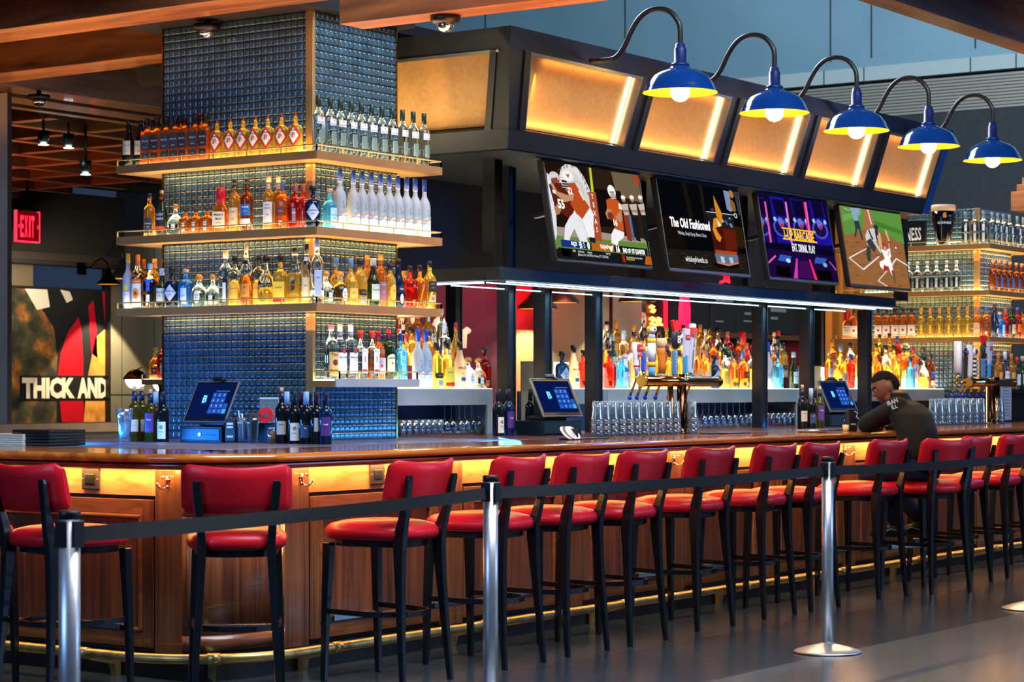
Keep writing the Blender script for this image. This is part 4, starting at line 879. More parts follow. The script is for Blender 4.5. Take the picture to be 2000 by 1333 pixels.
# ================================================================ bottles
PROF = {
 'std':   [(0, .9), (.012, .99), (.60, 1), (.65, .94), (.69, .8), (.725, .58), (.76, .42), (.80, .36), (1, .35)],
 'long':  [(0, .9), (.012, .99), (.50, 1), (.56, .95), (.61, .82), (.66, .58), (.70, .42), (.75, .36), (1, .34)],
 'wine':  [(0, .88), (.012, .98), (.58, 1), (.63, .93), (.67, .75), (.70, .54), (.74, .41), (.80, .36), (1, .35)],
 'slope': [(0, .92), (.012, 1), (.42, .98), (.52, .86), (.62, .66), (.72, .46), (.82, .36), (1, .34)],
 'shoulder': [(0, .92), (.012, 1), (.66, 1), (.695, .92), (.715, .6), (.73, .38), (.78, .34), (1, .34)],
 'boxy':  [(0, .93), (.012, 1), (.58, 1), (.625, .88), (.65, .5), (.68, .33), (1, .32)],
 'squat': [(0, .85), (.015, .97), (.10, 1), (.36, 1), (.48, .86), (.58, .55), (.64, .32), (.70, .25), (1, .25)],
 'round': [(0, .7), (.02, .9), (.15, 1), (.42, 1), (.54, .86), (.62, .58), (.68, .34), (.76, .26), (1, .26)],
 'bell':  [(0, .95), (.012, 1), (.45, .96), (.56, .86), (.63, .6), (.67, .5), (.71, .52), (.75, .42), (.8, .36), (.86, .42), (.92, .36), (1, .33)],
 'drum':  [(0, .95), (.012, 1), (.52, 1), (.60, .97), (.66, .8), (.69, .44), (.73, .3), (1, .3)],
}
W, K = '#e9e6df', '#1a1a1c'
def TY(H, r, prof, g, cap, cf=.86, cr=1.12, sq=0, lab=(), fill=None, g2='clear', dr='', knob=0, capl=None): return dict(H=H, r=r, prof=prof, g=g, cap=cap, cf=cf, cr=cr, sq=sq, lab=lab, fill=fill, g2=g2, desc=dr, knob=knob, capl=capl)
# label: (z0, z1, half width, colour, [(text, size, z, colour, width factor)], shape)
T = {
 'cream':  TY(.30, .046, 'slope', 'dark', K, .93, 1.05, 0, [(.25, .55, .028, '#c8bfa0', [('O O O O', .010, .45, K, 1), ('original', .008, .33, K, 1)], 'r')], dr='black bottle with small beige back label'),
 'bush':   TY(.30, .042, 'shoulder', 'orange', '#1c0e0c', .78, 1.25, .8, [(.42, .60, .027, '#120d0c', [('BLACK', .011, .50, '#d8b8a8', 1)], 'a'), (.30, .42, .027, '#1a100e', [('IRISH', .009, .37, '#d8b8a8', 1)], 'r'), (.12, .25, .024, '#15100e', [('~', .02, .18, '#a88a50', 1)], 'r')], dr='amber square bottle with black labels'),
 'diamond': TY(.255, .045, 'drum', 'gold', '#b01020', .90, .8, 0, [(.15, .70, .048, '#c42417', [], 'd'), (.235, .615, .033, '#ecdcb8', [('P', .034, .43, '#c01a12', 1), ('OWERS', .011, .545, '#221a18', 1), ('WHISKEY', .006, .40, '#221a18', 1)], 'd2')], dr='golden bottle with red diamond label', knob=1),
 'vodkag': TY(.345, .037, 'std', 'clear', '#20362c', .80, 1.2, 0, [(.50, .62, .03, '#e8e8e4', [('Y', .016, .585, K, 1), ('Moskovskaya', .0088, .53, '#1c2a24', .9)], 'r'), (.17, .40, .018, '#6a8478', [('0', .014, .24, '#a8641c', 1)], 'b')], dr='clear vodka bottle with dark green cap'),
 'goose':  TY(.375, .0395, 'long', 'frost', '#1748b8', .80, 1.12, 0, [(.02, .30, .034, '#eef2f6', [('GREY GOOSE', .0118, .235, '#24508c', .82), ('VODKA', .008, .185, '#5a7090', 1), ('. . .', .01, .11, '#b03030', 1)], 'r'), (.30, .36, .034, '#7fc0dc', [], 'w'), (.27, .32, .034, '#b89a80', [], 'w'), (.34, .48, .013, '#8e979e', [], 'bird')], dr='frosted vodka bottle with royal blue cap'),
 'barrel': TY(.275, .037, 'std', 'amber', K, .90, 1.25, 0, [(.08, .42, .027, '#2c3448', [('Redbreast', .009, .30, W, 1), ('IRISH', .007, .22, W, 1)], 'r')], dr='amber whiskey bottle with navy label'),
 'lost':   TY(.29, .040, 'slope', 'green', '#caa470', .93, .95, 0, [(.22, .55, .032, '#16242c', [('LOST', .017, .46, W, 1), ('IRISH', .017, .37, W, 1)], 'r'), (.10, .21, .034, '#d24a1c', [], 'r'), (.8, .86, .014, '#c8281c', [], 'r')], dr='dark green bottle lettered LOST IRISH'),
 'patron': TY(.20, .050, 'squat', 'clear', '#c98a3a', .84, 1.7, .15, [(.16, .34, .03, '#e0ded4', [('PATRON', .009, .25, '#5a5a40', 1)], 'r')], dr='squat clear tequila bottle with round cork', knob=2),
 'nelson': TY(.16, .041, 'drum', 'orange', '#2c1c14', .88, 1.5, .3, [(.12, .46, .036, '#e4ddd0', [('Nelson', .011, .40, K, 1), ('Whiskey', .011, .30, K, 1), ('87', .010, .20, K, 1)], 'r')], dr='small squat amber bottle with white label'),
 'maker':  TY(.28, .046, 'bell', 'orange', '#d0101e', .66, 1.22, .55, [(.10, .46, .040, '#e8d4a8', [("Maker's", .015, .39, '#2a1c14', 1), ('Mark', .015, .30, '#2a1c14', 1), ('WHISKY', .008, .21, '#2a1c14', 1)], 'r')], dr='square amber bottle dipped in red wax'),
 'peach':  TY(.325, .036, 'std', 'amber', '#161a20', .86, 1.15, 0, [(.10, .46, .033, '#e8c890', [('TALISKER', .0, .4, K, 1), ('AGED', .009, .38, '#5a4a30', 1), ('10', .012, .24, '#5a4a30', 1)], 'r')], dr='tall amber bottle with peach label'),
 'bluelb': TY(.32, .040, 'std', 'brown', '#14202c', .88, 1.1, 0, [(.30, .52, .036, '#2464a8', [('TALISKER', .011, .46, W, .9), ('STORM', .007, .38, W, 1)], 'r'), (.10, .24, .036, '#e0d8c8', [], 'r')], dr='dark amber bottle with blue label'),
 'ivory':  TY(.33, .036, 'std', 'amber', '#d8b48c', .90, 1.1, 0, [(.10, .52, .033, '#e4dccf', [('OLD', .010, .46, '#24304c', 1), ('FORTY', .010, .40, '#24304c', 1), ('10', .014, .28, '#24304c', 1)], 'r'), (.76, .86, .014, '#e4d4c0', [], 'r')], dr='corked amber bottle with ivory label'),
 'wood':   TY(.30, .047, 'drum', 'orange', '#5a8ab0', .80, 1.15, .25, [(.08, .17, .04, '#e8dccb', [], 'r'), (.27, .45, .036, '#6a3a5a', [('RESERVE', .008, .36, '#c8b8a8', 1)], 'r')], dr='broad flask shaped amber bottle'),
 'redround': TY(.275, .044, 'drum', 'red', '#c86a4a', .84, 1.1, .2, [(.12, .44, .03, '#74788c', [('RYE', .011, .34, W, 1)], 'r')], dr='deep red amber bottle with grey label'),
 'hend':   TY(.255, .048, 'drum', 'navy', '#14181c', .84, 1.5, 0, [(.15, .57, .042, '#b8c4d4', [], 'd'), (.3, .4, .02, '#b8c4d4', [("HENDRICK'S", .0088, .40, '#2c3440', 1), ('GIN', .009, .32, '#2c3440', 1)], 't')], dr='near black apothecary bottle with diamond label'),
 'azul':   TY(.245, .045, 'drum', 'aqua', '#caa684', .90, 1.4, 0, [(.06, .52, .026, '#9fd0e8', [('NEPTUNE', .009, .34, '#24508c', 1), ('GIN', .009, .26, '#24508c', 1)], 'r')], dr='light blue corked gin bottle'),
 'orient': TY(.355, .036, 'long', 'frost', '#f0b41c', .84, 1.1, 0, [(.06, .30, .030, '#dfe6e4', [('CITRON', .009, .26, '#5a6a70', 1)], 'r'), (.32, .44, .017, '#e8c02c', [], 'c')], dr='frosted bottle with yellow cap and lemon'),
 'orng':   TY(.345, .039, 'std', 'clear', '#ec7a18', .80, 1.1, 0, [(.03, .46, .036, '#f0ece4', [('ORANGE', .0, .4, K, 1)], 'r'), (.46, .54, .036, '#e8771c', [('DELICIOUS', .009, .50, W, .9)], 'r'), (.18, .38, .021, '#f09020', [('&', .03, .28, '#5a3418', 1)], 'c')], dr='white labelled bottle with orange cap'),
 'multi':  TY(.285, .043, 'drum', 'clear', '#9fb4c8', .86, 1.3, .2, [(.38, .64, .037, '#1f60d8', [('b', .02, .5, '#b0203a', 1)], 'r'), (.06, .30, .037, '#e8ecf0', [('VODKA', .009, .2, '#1c4070', 1)], 'r')], dr='clear square bottle with bright blue band'),
 'tanq':   TY(.25, .036, 'bell', 'green', '#b8c4c8', .84, 1.15, 0, [(.14, .50, .031, '#b8c8c4', [('Tanqueray', .010, .40, '#1c3c34', 1), ('GIN', .008, .30, '#1c3c34', 1)], 'r'), (.56, .62, .012, '#b01c2c', [], 'c')], dr='green gin bottle with silver label'),
 'azul2':  TY(.24, .050, 'drum', 'blue', '#e0b488', .90, 1.35, 0, [(.08, .50, .02, '#b8d8f0', [('GIN', .009, .3, '#24508c', 1)], 'r')], dr='bright blue bottle with wooden stopper'),
 'julio':  TY(.205, .050, 'round', 'clear', '#d08a34', .82, 2.0, 0, [(.10, .50, .021, '#d8e0dc', [('Don', .010, .36, '#4a5a60', 1), ('Julio', .010, .27, '#4a5a60', 1)], 'c')], dr='round clear tequila bottle with ball cork', knob=2),
 'tallclr': TY(.345, .041, 'std', 'clear', '#e0bc94', .90, 1.2, .3, [(.08, .42, .012, '#dfe4e4', [], 'r')], dr='tall clear bottle with pale cork'),
 'half':   TY(.31, .040, 'std', 'gold', '#161616', .84, 1.15, 0, [(.10, .44, .032, '#e8b040', [('REPOSADO', .008, .34, '#5a3414', 1)], 'r')], .5, dr='half empty golden bottle with black cap'),
 'tower':  TY(.37, .036, 'std', 'orange', '#e0a880', .92, 1.05, 0, [(.14, .36, .033, '#c88434', [('=', .02, .3, '#5a2c10', 1), ('RYE', .009, .2, '#5a2c10', 1)], 'r'), (.68, .84, .015, '#e8c8a0', [], 'r')], .5, 'clear', dr='very tall amber bottle with pink stopper'),
 'globe':  TY(.30, .052, 'round', 'gold', '#1a1412', .86, 1.7, 0, [], .35, dr='bulbous clear bottle a third full of gold'),
 'yellow': TY(.30, .043, 'drum', 'gold', '#1a1412', .86, 1.5, .5, [(.14, .46, .036, '#f0c838', [('HONEY', .010, .34, '#7a3410', 1)], 'r'), (.05, .13, .036, '#c82418', [], 'r')], dr='square golden bottle with yellow label'),
 'jw':     TY(.34, .046, 'slope', 'gold', '#1c1a18', .90, 1.2, .3, [(.24, .42, .032, '#3c2a1c', [('LABEL', .008, .34, '#c8a860', 1)], 's')], .55, dr='sloping bottle with slanted dark label'),
 'whitel': TY(.36, .036, 'std', 'gold', '#12161c', .84, 1.1, 0, [(.06, .44, .029, '#ecd2a0', [('ALE', .0, .4, K, 1), ('XO', .010, .3, '#5a4020', 1)], 'r'), (.66, .78, .013, '#e8e4dc', [], 'r')], .3, dr='tall bottle with white neck band'),
 'crnr':   TY(.385, .039, 'std', 'clear', '#9ab0c0', .88, 1.1, .4, [(.10, .52, .022, '#a8b8d0', [('BAS', .010, .4, '#34485c', 1)], 'r')], .2, dr='tall faceted clear bottle at the brass corner'),
 'amb2':   TY(.29, .045, 'round', 'gold', '#5a88b0', .82, 1.5, 0, [(.14, .36, .03, '#e4b850', [('ANEJO', .008, .26, '#5a3414', 1)], 'r')], dr='rounded golden bottle with blue stopper'),
 'oban':   TY(.29, .042, 'std', 'gold', '#1c1a18', .84, 1.15, 0, [(.22, .34, .034, '#2a241c', [('MALTS', .008, .28, '#d8b860', 1)], 'r'), (.06, .18, .018, '#7890a8', [], 'b')], dr='golden bottle with narrow black band'),
 'mezc':   TY(.32, .040, 'std', 'amber', '#c87a2c', .82, 1.1, 0, [(.14, .46, .033, '#e0a048', [('8', .02, .30, '#7a2c10', 1)], 'r')], dr='tall amber bottle with copper cap'),
 'gtanq':  TY(.30, .040, 'bell', 'green', '#a8b8b0', .86, 1.15, 0, [(.14, .46, .033, '#b4c4bc', [('Tanqueray', .010, .34, '#1c3c34', 1)], 'r'), (.09, .12, .033, '#204838', [], 'r')], dr='green gin bottle with pale label'),
 'capt':   TY(.33, .041, 'std', 'orange', '#e08030', .82, 1.15, 0, [(.14, .48, .036, '#8a5a70', [('SPICED', .009, .42, '#f0d8b0', 1), ('*', .03, .26, '#e8b080', 1)], 'r')], dr='orange bottle with purple captain style label'),
 'agave':  TY(.275, .037, 'std', 'gold', '#181818', .86, 1.25, 0, [(.16, .52, .03, '#f0b040', [('*', .028, .34, '#8a4a10', 1)], 'c')], dr='golden bottle with round orange emblem'),
 'kah':    TY(.31, .041, 'slope', 'navy', '#1c0a10', .84, 1.2, 0, [(.30, .44, .03, '#141c24', [('Gold', .012, .38, '#d8e0e4', 1)], 'r'), (.08, .28, .014, '#c8ccd0', [], 'c')], dr='near black bottle with white figure label'),
 'bull':   TY(.27, .043, 'drum', 'red', '#241418', .86, 1.3, .2, [(.06, .20, .037, '#d8702c', [('BOURBON', .008, .14, '#3a140c', 1)], 'r')], dr='glowing red amber bottle with dark stopper'),
 'bull2':  TY(.28, .042, 'drum', 'orange', '#241418', .86, 1.3, .2, [(.06, .18, .037, '#8a8c34', [('RYE', .010, .12, '#241c0c', 1)], 'r')], dr='orange amber bottle with green rye label'),
 'jwblk':  TY(.31, .037, 'std', 'gold', '#1a1a18', .88, 1.15, .6, [(.36, .58, .031, '#1c1c18', [('JOHN', .009, .52, '#d8b860', 1), ('LABEL', .007, .44, '#d8b860', 1)], 'r'), (.14, .30, .022, '#b8a878', [('@', .016, .22, '#4a4030', 1)], 'r')], dr='square gold bottle with black label'),
 'titos':  TY(.325, .044, 'std', 'clear', '#c86888', .93, 1.1, 0, [(.06, .50, .040, '#e8b060', [("Tito's", .022, .45, '#3c1c10', 1), ('Handmade', .015, .16, '#3c1c10', .9), ('VODKA', .008, .10, '#3c1c10', 1)], 'r'), (.25, .36, .02, '#5a2c24', [('*', .014, .30, '#caa080', 1)], 'c')], dr="clear vodka bottle with orange paper label"),
 'baca':   TY(.335, .042, 'shoulder', 'clear', '#dce4ec', .80, 1.1, 0, [(.10, .48, .038, '#dfe6ea', [('BACARDI', .012, .39, K, 1), ('SUPERIOR', .006, .34, K, 1), ('~~~', .012, .25, '#1c4c9c', 1), ('+', .016, .14, '#1c4c9c', 1)], 'r'), (.46, .56, .013, '#c0242c', [], 'c')], dr='clear rum bottle with white cap'),
 'beef':   TY(.30, .040, 'boxy', 'clear', '#e23a1c', .84, 1.3, .7, [(.12, .62, .024, '#d8dcdc', [('BEEFEATER', .007, .57, '#b01c1c', .8), ('I', .04, .40, '#c0141c', 1), ('DRY GIN', .006, .25, '#b01c1c', 1)], 'r'), (.14, .2, .02, '#c0141c', [], 'r')], dr='clear square gin bottle with red cap'),
 'jimb':   TY(.30, .036, 'std', 'orange', '#a01428', .80, 1.15, .6, [(.12, .44, .031, '#b8b0c0', [('JIM', .009, .40, '#24203c', 1), ('BEAM', .009, .35, '#24203c', 1)], 'r'), (.24, .32, .011, '#b01c2c', [], 'c')], dr='amber bottle with dark red cap'),
 'jame':   TY(.315, .040, 'std', 'green', '#a0142c', .84, 1.1, 0, [(.14, .46, .035, '#d8cfa8', [('JAMESON', .011, .42, '#24241c', .9), ('@', .014, .32, '#8a2c24', 1), ('IRISH', .007, .2, '#24241c', 1)], 'a')], dr='green whiskey bottle with cream label'),
 'bomb':   TY(.29, .037, 'boxy', 'aqua', '#0c3c78', .84, 1.3, .8, [(.12, .66, .019, '#6cc4e8', [('0', .03, .55, '#1c4c7c', 1), ('BOMBAY', .006, .4, '#1c4c7c', 1), ('SAPPHIRE', .005, .36, '#1c4c7c', 1), ('GIN', .006, .26, '#1c4c7c', 1)], 'r')], dr='pale blue square gin bottle with navy cap'),
 'malibu': TY(.30, .045, 'slope', 'frostwarm', '#241814', .84, 1.2, 0, [(.16, .24, .016, '#2c64b0', [], 'r'), (.30, .5, .02, '#f4dcb0', [('MALIBU', .015, .44, '#5a3420', 1), ('-', .03, .33, '#8a4a20', 1)], 't')], dr='white rum bottle with brown cap'),
 'wineR':  TY(.325, .0375, 'wine', 'dark', '#161a2c', .76, 1.12, 0, [(.16, .40, .03, '#b4a894', [('Justin', .010, .34, K, 1), ('----', .008, .26, K, 1)], 'r')], dr='dark wine bottle with beige label', capl='#3a1a20', knob=3),
 'wineY':  TY(.33, .0375, 'wine', 'olive', '#18243c', .76, 1.12, 0, [(.18, .40, .028, '#c8b898', [('JUG', .008, .3, K, 1)], 'r')], dr='olive glass wine bottle with cream label', knob=3),
 'wineP':  TY(.315, .037, 'wine', 'olive', '#1a1e28', .76, 1.1, 0, [(.18, .54, .03, '#4c2a74', [('~Rose', .010, .42, W, 1), ('2', .008, .24, W, 1)], 'r')], dr='wine bottle with purple label', knob=3),
 'wineS':  TY(.30, .0375, 'wine', 'dark', '#8fb4cc', .76, 1.14, 0, [(.12, .36, .03, '#243c5c', [('Blu', .009, .30, W, 1)], 'r')], dr='dark wine bottle with silver blue capsule'),
 'wineW':  TY(.30, .0375, 'wine', 'dark', '#14181c', .76, 1.1, 0, [(.06, .40, .028, '#d8d4c8', [('@', .018, .30, K, 1), ('WINE', .008, .20, K, 1), ('---', .008, .14, K, 1)], 'r')], dr='dark wine bottle with white label'),
 'wineD':  TY(.30, .0375, 'wine', 'dark', '#2a1020', .76, 1.1, 0, [(.24, .5, .012, '#a8b0a8', [], 'r')], dr='dark wine bottle with maroon capsule'),
 'wineV':  TY(.30, .0375, 'wine', 'navy', '#1a1028', .76, 1.1, 0, [(.16, .52, .03, '#4c2a74', [('Laugh', .010, .38, W, 1)], 'r')], dr='dark wine bottle with violet label'),
 'jbw':    TY(.30, .036, 'shoulder', 'orange', '#1c1410', .80, 1.2, .7, [(.08, .42, .034, '#e8d4c0', [('JIM BEAM', .009, .38, '#241c1c', .9), ('- -', .012, .13, '#24407c', 1)], 'r'), (.22, .31, .012, '#b01c2c', [], 'c')], dr='amber bottle with cream label and red dot'),
 'milag':  TY(.29, .039, 'drum', 'gold', '#d8922c', .86, 1.4, .3, [(.12, .42, .035, '#f0c040', [('MILAGRO', .009, .36, '#8a5a14', .9), ('=', .024, .2, '#6a5a48', 1)], 'r')], dr='golden tequila bottle with orange stopper'),
 'angel':  TY(.28, .040, 'drum', 'brown', '#c88c5c', .88, 1.3, 0, [(.15, .45, .018, '#3c64a8', [], 'r')], dr='dark amber bottle with cork and blue glint'),  # blue glint painted as an ink strip on the glass
 'tanqten': TY(.29, .042, 'drum', 'clear', '#b8c0bc', .86, 1.3, .2, [(.12, .44, .035, '#b8bcbc', [('GIN', .009, .34, '#34484c', 1)], 'r'), (.58, .66, .014, '#5a1420', [], 'c')], dr='clear grey gin bottle with silver cap'),
 'grwhite': TY(.31, .040, 'shoulder', 'clear', '#8a9494', .82, 1.1, .3, [(.40, .60, .034, '#eceae2', [('I', .014, .5, '#a8242c', 1)], 'r'), (.08, .34, .03, '#b8bcb4', [('o', .02, .2, '#c8902c', 1)], 'b')], dr='clear bottle with white shoulder label'),
 'pinkl':  TY(.28, .040, 'std', 'amber', '#d09060', .84, 1.1, 0, [(.10, .48, .034, '#e8b890', [('RUM', .010, .3, '#8a3c14', 1)], 'r')], dr='amber bottle with salmon label'),
 'ginc':   TY(.29, .036, 'std', 'clear', '#d83a24', .82, 1.1, 0, [(.12, .46, .03, '#dcdcd4', [('I', .03, .3, '#b01c24', 1)], 'r')], dr='clear bottle with red cap and white label'),
 'aperol': TY(.30, .040, 'std', 'red', '#2c4c94', .84, 1.1, 0, [(.20, .46, .034, '#ec6a24', [('LIQUEUR', .009, .34, '#1c2c5c', 1)], 'r')], dr='bright red liqueur bottle with navy cap'),
 'herb':   TY(.30, .040, 'std', 'green', '#141414', .84, 1.15, 0, [(.14, .44, .034, '#c8b478', [('No 7', .012, .3, K, 1)], 'r')], dr='green liqueur bottle with black cap'),
 'cognac': TY(.24, .048, 'round', 'amber', '#c8a040', .86, 1.6, 0, [(.16, .36, .026, '#2c1c14', [('XO', .012, .27, '#d8b060', 1)], 'r')], dr='round amber cognac bottle with gold cap'),
 'slim':   TY(.34, .034, 'long', 'gold', '#b03020', .86, 1.1, 0, [(.12, .42, .029, '#7c1c1c', [('*', .016, .28, '#e8c070', 1)], 'r')], dr='slim golden bottle with rusty cap'),
}
BG = {}
def glass_body(t, n):
    m = MB(); pr = PROF[t['prof']]; H, r = t['H'], t['r']; cf = t['cf']
    pts = [(z*H, q*r) for z, q in pr if z < cf]; 
    last = pr[-1]; prev = [p for p in pr if p[0] < cf][-1]; nxt = [p for p in pr if p[0] >= cf][0]
    k = (cf-prev[0])/(nxt[0]-prev[0]); pts.append((cf*H, (prev[1]+(nxt[1]-prev[1])*k)*r))
    fz = t['fill']; sqf = (lambda z: t['sq'] if z < H*.62 else t['sq']*.3) if t['sq'] else 0
    if fz:
        lo = [p for p in pts if p[0] < fz*H]; hi = [p for p in pts if p[0] >= fz*H]; a, b = lo[-1], hi[0]; k = (fz*H-a[0])/(b[0]-a[0]); mid = (fz*H, a[1]+(b[1]-a[1])*k)
        m.lathe(lo + [mid], GL[t['g']], n, sqf); m.lathe([(mid[0]+.0006, mid[1])] + hi, GL[t['g2']], n, sqf)
    else: m.lathe(pts, GL[t['g']], n, sqf)
    return m, pts
def rad_at(t, zf):
    pr = PROF[t['prof']]
    for a, b in zip(pr[:-1], pr[1:]):
        if a[0] <= zf <= b[0]: return t['r']*(a[1]+(b[1]-a[1])*(zf-a[0])/(b[0]-a[0]))
    return t['r']*pr[-1][1]
def labels(t):
    m = MB(); H = t['H']; lay = 0
    for z0, z1, hw, c, texts, shp in t['lab']:
        lay += 1; rr = max(rad_at(t, z0), rad_at(t, (z0+z1)/2)) + .0008 + lay*.0004
        if z1 > .6: rr = rad_at(t, (z0+z1)/2) + .0012 + lay*.0003
        def wrap(u, z, e=0, rr=rr):
            if t['sq'] >= .4: return (u, -(rr+e)*(1.0 if abs(u) < rr*.6 else .985), z)
            a = u/rr; return ((rr+e)*math.sin(a), -(rr+e)*math.cos(a), z)
        N_ = 8; ink = flat(c); zb_, zt_ = z0*H, z1*H; zm, hh = (zb_+zt_)/2, (zt_-zb_)/2
        def band(f0, f1):
            for k in range(N_):
                u0, u1 = -hw + 2*hw*k/N_, -hw + 2*hw*(k+1)/N_
                m.face([wrap(u0, f0(u0)), wrap(u1, f0(u1)), wrap(u1, f1(u1)), wrap(u0, f1(u0))], ink)
        if shp in 'rb': band(lambda u: zb_, lambda u: zt_)
        elif shp == 'a': band(lambda u: zb_, lambda u: zt_ + (hw*.5)*(1-(u/hw)**2) - .004)
        elif shp in ('d', 'd2'): band(lambda u: zm - hh*(1-abs(u)/hw) - .0005, lambda u: zm + hh*(1-abs(u)/hw) + .0005)
        elif shp == 'c': band(lambda u: zm - hh*math.sqrt(max(0, 1-(u/hw)**2)) - .0003, lambda u: zm + hh*math.sqrt(max(0, 1-(u/hw)**2)) + .0003)
        elif shp == 'w': band(lambda u: zb_ + .006*math.sin(u*90), lambda u: zt_ + .008*math.sin(u*90+.8))
        elif shp == 's': band(lambda u: zb_ + u*.5, lambda u: zt_ + u*.5)
        elif shp == 'bird':
            for pts in ([(-.6, 0), (.3, 0), (.2, .35), (-.2, .5), (-.5, .3)], [(-.35, .4), (-.05, .4), (-.1, .8), (-.35, .85)], [(-.45, .75), (-.05, .78), (-.1, 1), (-.4, 1)], [(-.8, .8), (-.4, .8), (-.4, .9)], [(.2, .1), (.9, .2), (1, .75), (.6, .45)]):
                m.face([wrap(x*hw, zb_ + y*(zt_-zb_)) for x, y in pts], ink)
        if shp == 'b':
            for u0, u1, q0, q1 in ((-hw, -hw+.0015, zb_, zt_), (hw-.0015, hw, zb_, zt_), (-hw, hw, zb_, zb_+.0015), (-hw, hw, zt_-.0015, zt_)): m.face([wrap(u0, q0, .0004), wrap(u1, q0, .0004), wrap(u1, q1, .0004), wrap(u0, q1, .0004)], flat('#d8e0d8'))
        for s, size, zz, col, sx in texts:
            if size <= 0: continue
            b = text_bm(s, size*1.25, .02 if size > .009 else 0, 'CENTER', sx)
            for v in b.verts: v.co = Vector(wrap(v.co.x, zz*H + v.co.y, .0007))
            m.add(b, flat(col), None, False)
    return m
CORK = mat('cork', '#c09468', .8, var=.2, vs_=60)
def caps(t, n):
    m = MB(); H, r, cf = t['H'], t['r'], t['cf']; rc = rad_at(t, cf)*t['cr']; C = mat('cap_' + t['cap'], t['cap'], .35); k = t['knob']
    z0 = cf*H - .004; z1 = H
    if k == 1: m.lathe([(z0, rc*.9), (z0+.006, rc*.95), (z1-.008, rc*.6), (z1, rc*.5)], C, n)
    elif k == 2:
        h = z1-z0; m.lathe([(z0, rc*.45), (z0+h*.12, rc*.75), (z0+h*.4, rc), (z0+h*.7, rc*.95), (z0+h*.95, rc*.5), (z1, rc*.2)], C, n)
    elif k == 3:
        m.lathe([(z0, rc), (z1-.028, rc*.92)], C, n); m.lathe([(z1-.03, rc*.66), (z1, rc*.7)], CORK, n)
    elif t['prof'] in ('drum', 'boxy') and t['cr'] >= 1.3: m.lathe([(z0, rc*.7), (z0+.008, rc*.72), (z0+.01, rc), (z1-.002, rc), (z1, rc*.9)], C, n)
    else: m.lathe([(z0, rc), (z1-.002, rc*.97), (z1, rc*.88)], C, n)
    return m
def bottle(ty, x, y, z, rz, n=18):
    t = T[ty]
    if ty not in BG:
        b, _ = glass_body(t, n); o = b.build('glass_body'); c = caps(t, n).build('cap'); l = labels(t).build('label', fix=False)
        BG[ty] = (o, c, l); r = bpy.data.objects.new('bottle', None); r.empty_display_size = .05; COL.objects.link(r)
        for q in BG[ty]: q.parent = r
    else:
        r = bpy.data.objects.new('bottle', None); r.empty_display_size = .05; COL.objects.link(r)
        for q in BG[ty]: c_ = q.copy(); COL.objects.link(c_); c_.parent = r
    r.location = (x, y, z); r.rotation_euler = (0, 0, rz)
    return r
RUNS = []
def put(run, where, items, plane, val, z, rz, scale=1, jit=0, desc=None):
    """items: (measured column, kind[, step back])"""
    out = []
    for it in items:
        px, ty = it[0], it[1]; off = it[2] if len(it) > 2 else 0
        if plane == 'Y': y = val + off; x = XY(px, y)
        else: x = val + off; y = YX(px, x)
        o = bottle(ty, x, y, z, rz + random.uniform(-.12, .12))
        if scale != 1: o.scale = (scale,)*3
        o['category'] = 'bottle'; o['group'] = run; RUNS.append((o, (T[ty]['desc'], where, 1 if off > .03 else 0), px)); out.append(o)
    return out
def finish_labels():
    seen = {}
    for o, k, px in RUNS: seen.setdefault(k, []).append((px, o))
    for (d, w_, back), L_ in seen.items():
        L_.sort(key=lambda q: q[0])
        pre = 'rear ' if back else ''
        for i, (px, o) in enumerate(L_):
            s = (pre + d + ' ' + w_) if len(L_) == 1 else (ORD[i] + ' ' + pre + d + ' from the left ' + w_)
            ws = s.split()
            if len(ws) > 16: s = s.replace(' from the left ', ', left to right, '); ws = s.split()
            if len(ws) > 16: s = ORD[i] + ' ' + pre + ' '.join(w for w in d.split() if w not in ('with', 'a', 'of')) + ' ' + w_; ws = s.split()
            if len(ws) > 16: s = s.replace('on the ', '', 1)
            o['label'] = s
# ---- near column
zt, z2, z3, z4 = SH_Z[0], SH_Z[1], SH_Z[2], 1.497
XL, YR = COLX - .105, COLY - .105
FL, FR = R(-68), R(-12)
put('top shelf of the near column, left face', 'on the top shelf of the near column', [(252, 'cream'), (275, 'cream', .04)], 'X', XL, zt, FL)
put('top shelf of the near column, left face', 'on the top shelf of the near column', [(x, 'bush') for x in (288, 307, 325, 343, 361, 381, 401)], 'X', XL, zt, FL)
put('top shelf of the near column, left face', 'on the top shelf of the near column', [(x, 'bush', .075) for x in (297, 352, 392)], 'X', XL, zt, FL)
put('top shelf of the near column, left face', 'on the top shelf of the near column', [(x, 'diamond') for x in (424, 450, 475, 499, 523, 550, 577)], 'X', XL, zt, FL)
put('top shelf of the near column, right face', 'on the top shelf of the near column', [(x, 'vodkag') for x in (622, 645, 665, 686, 706, 726, 746, 766, 786, 807, 828)], 'Y', YR, zt, FR)
w2 = 'on the second shelf of the near column'
put('second shelf of the near column, left face', w2, [(292, 'barrel'), (316, 'lost'), (343, 'patron'), (363, 'nelson'), (383, 'nelson'), (405, 'nelson'), (431, 'maker'), (458, 'peach'), (482, 'bluelb'), (525, 'ivory'), (544, 'ivory', .05), (553, 'wood'), (577, 'redround'), (592, 'redround', .05)], 'X', XL, z2, FL)
put('second shelf of the near column, left face', w2, [(611, 'hend')], 'X', XL-.01, z2, R(-45))
put('second shelf of the near column, right face', w2, [(644, 'azul')], 'Y', YR, z2, FR)
put('second shelf of the near column, right face', w2, [(x, 'goose') for x in (664, 690, 707, 725, 743, 760, 777, 794, 811, 829)], 'Y', YR, z2, FR)
w3 = 'on the third shelf of the near column'
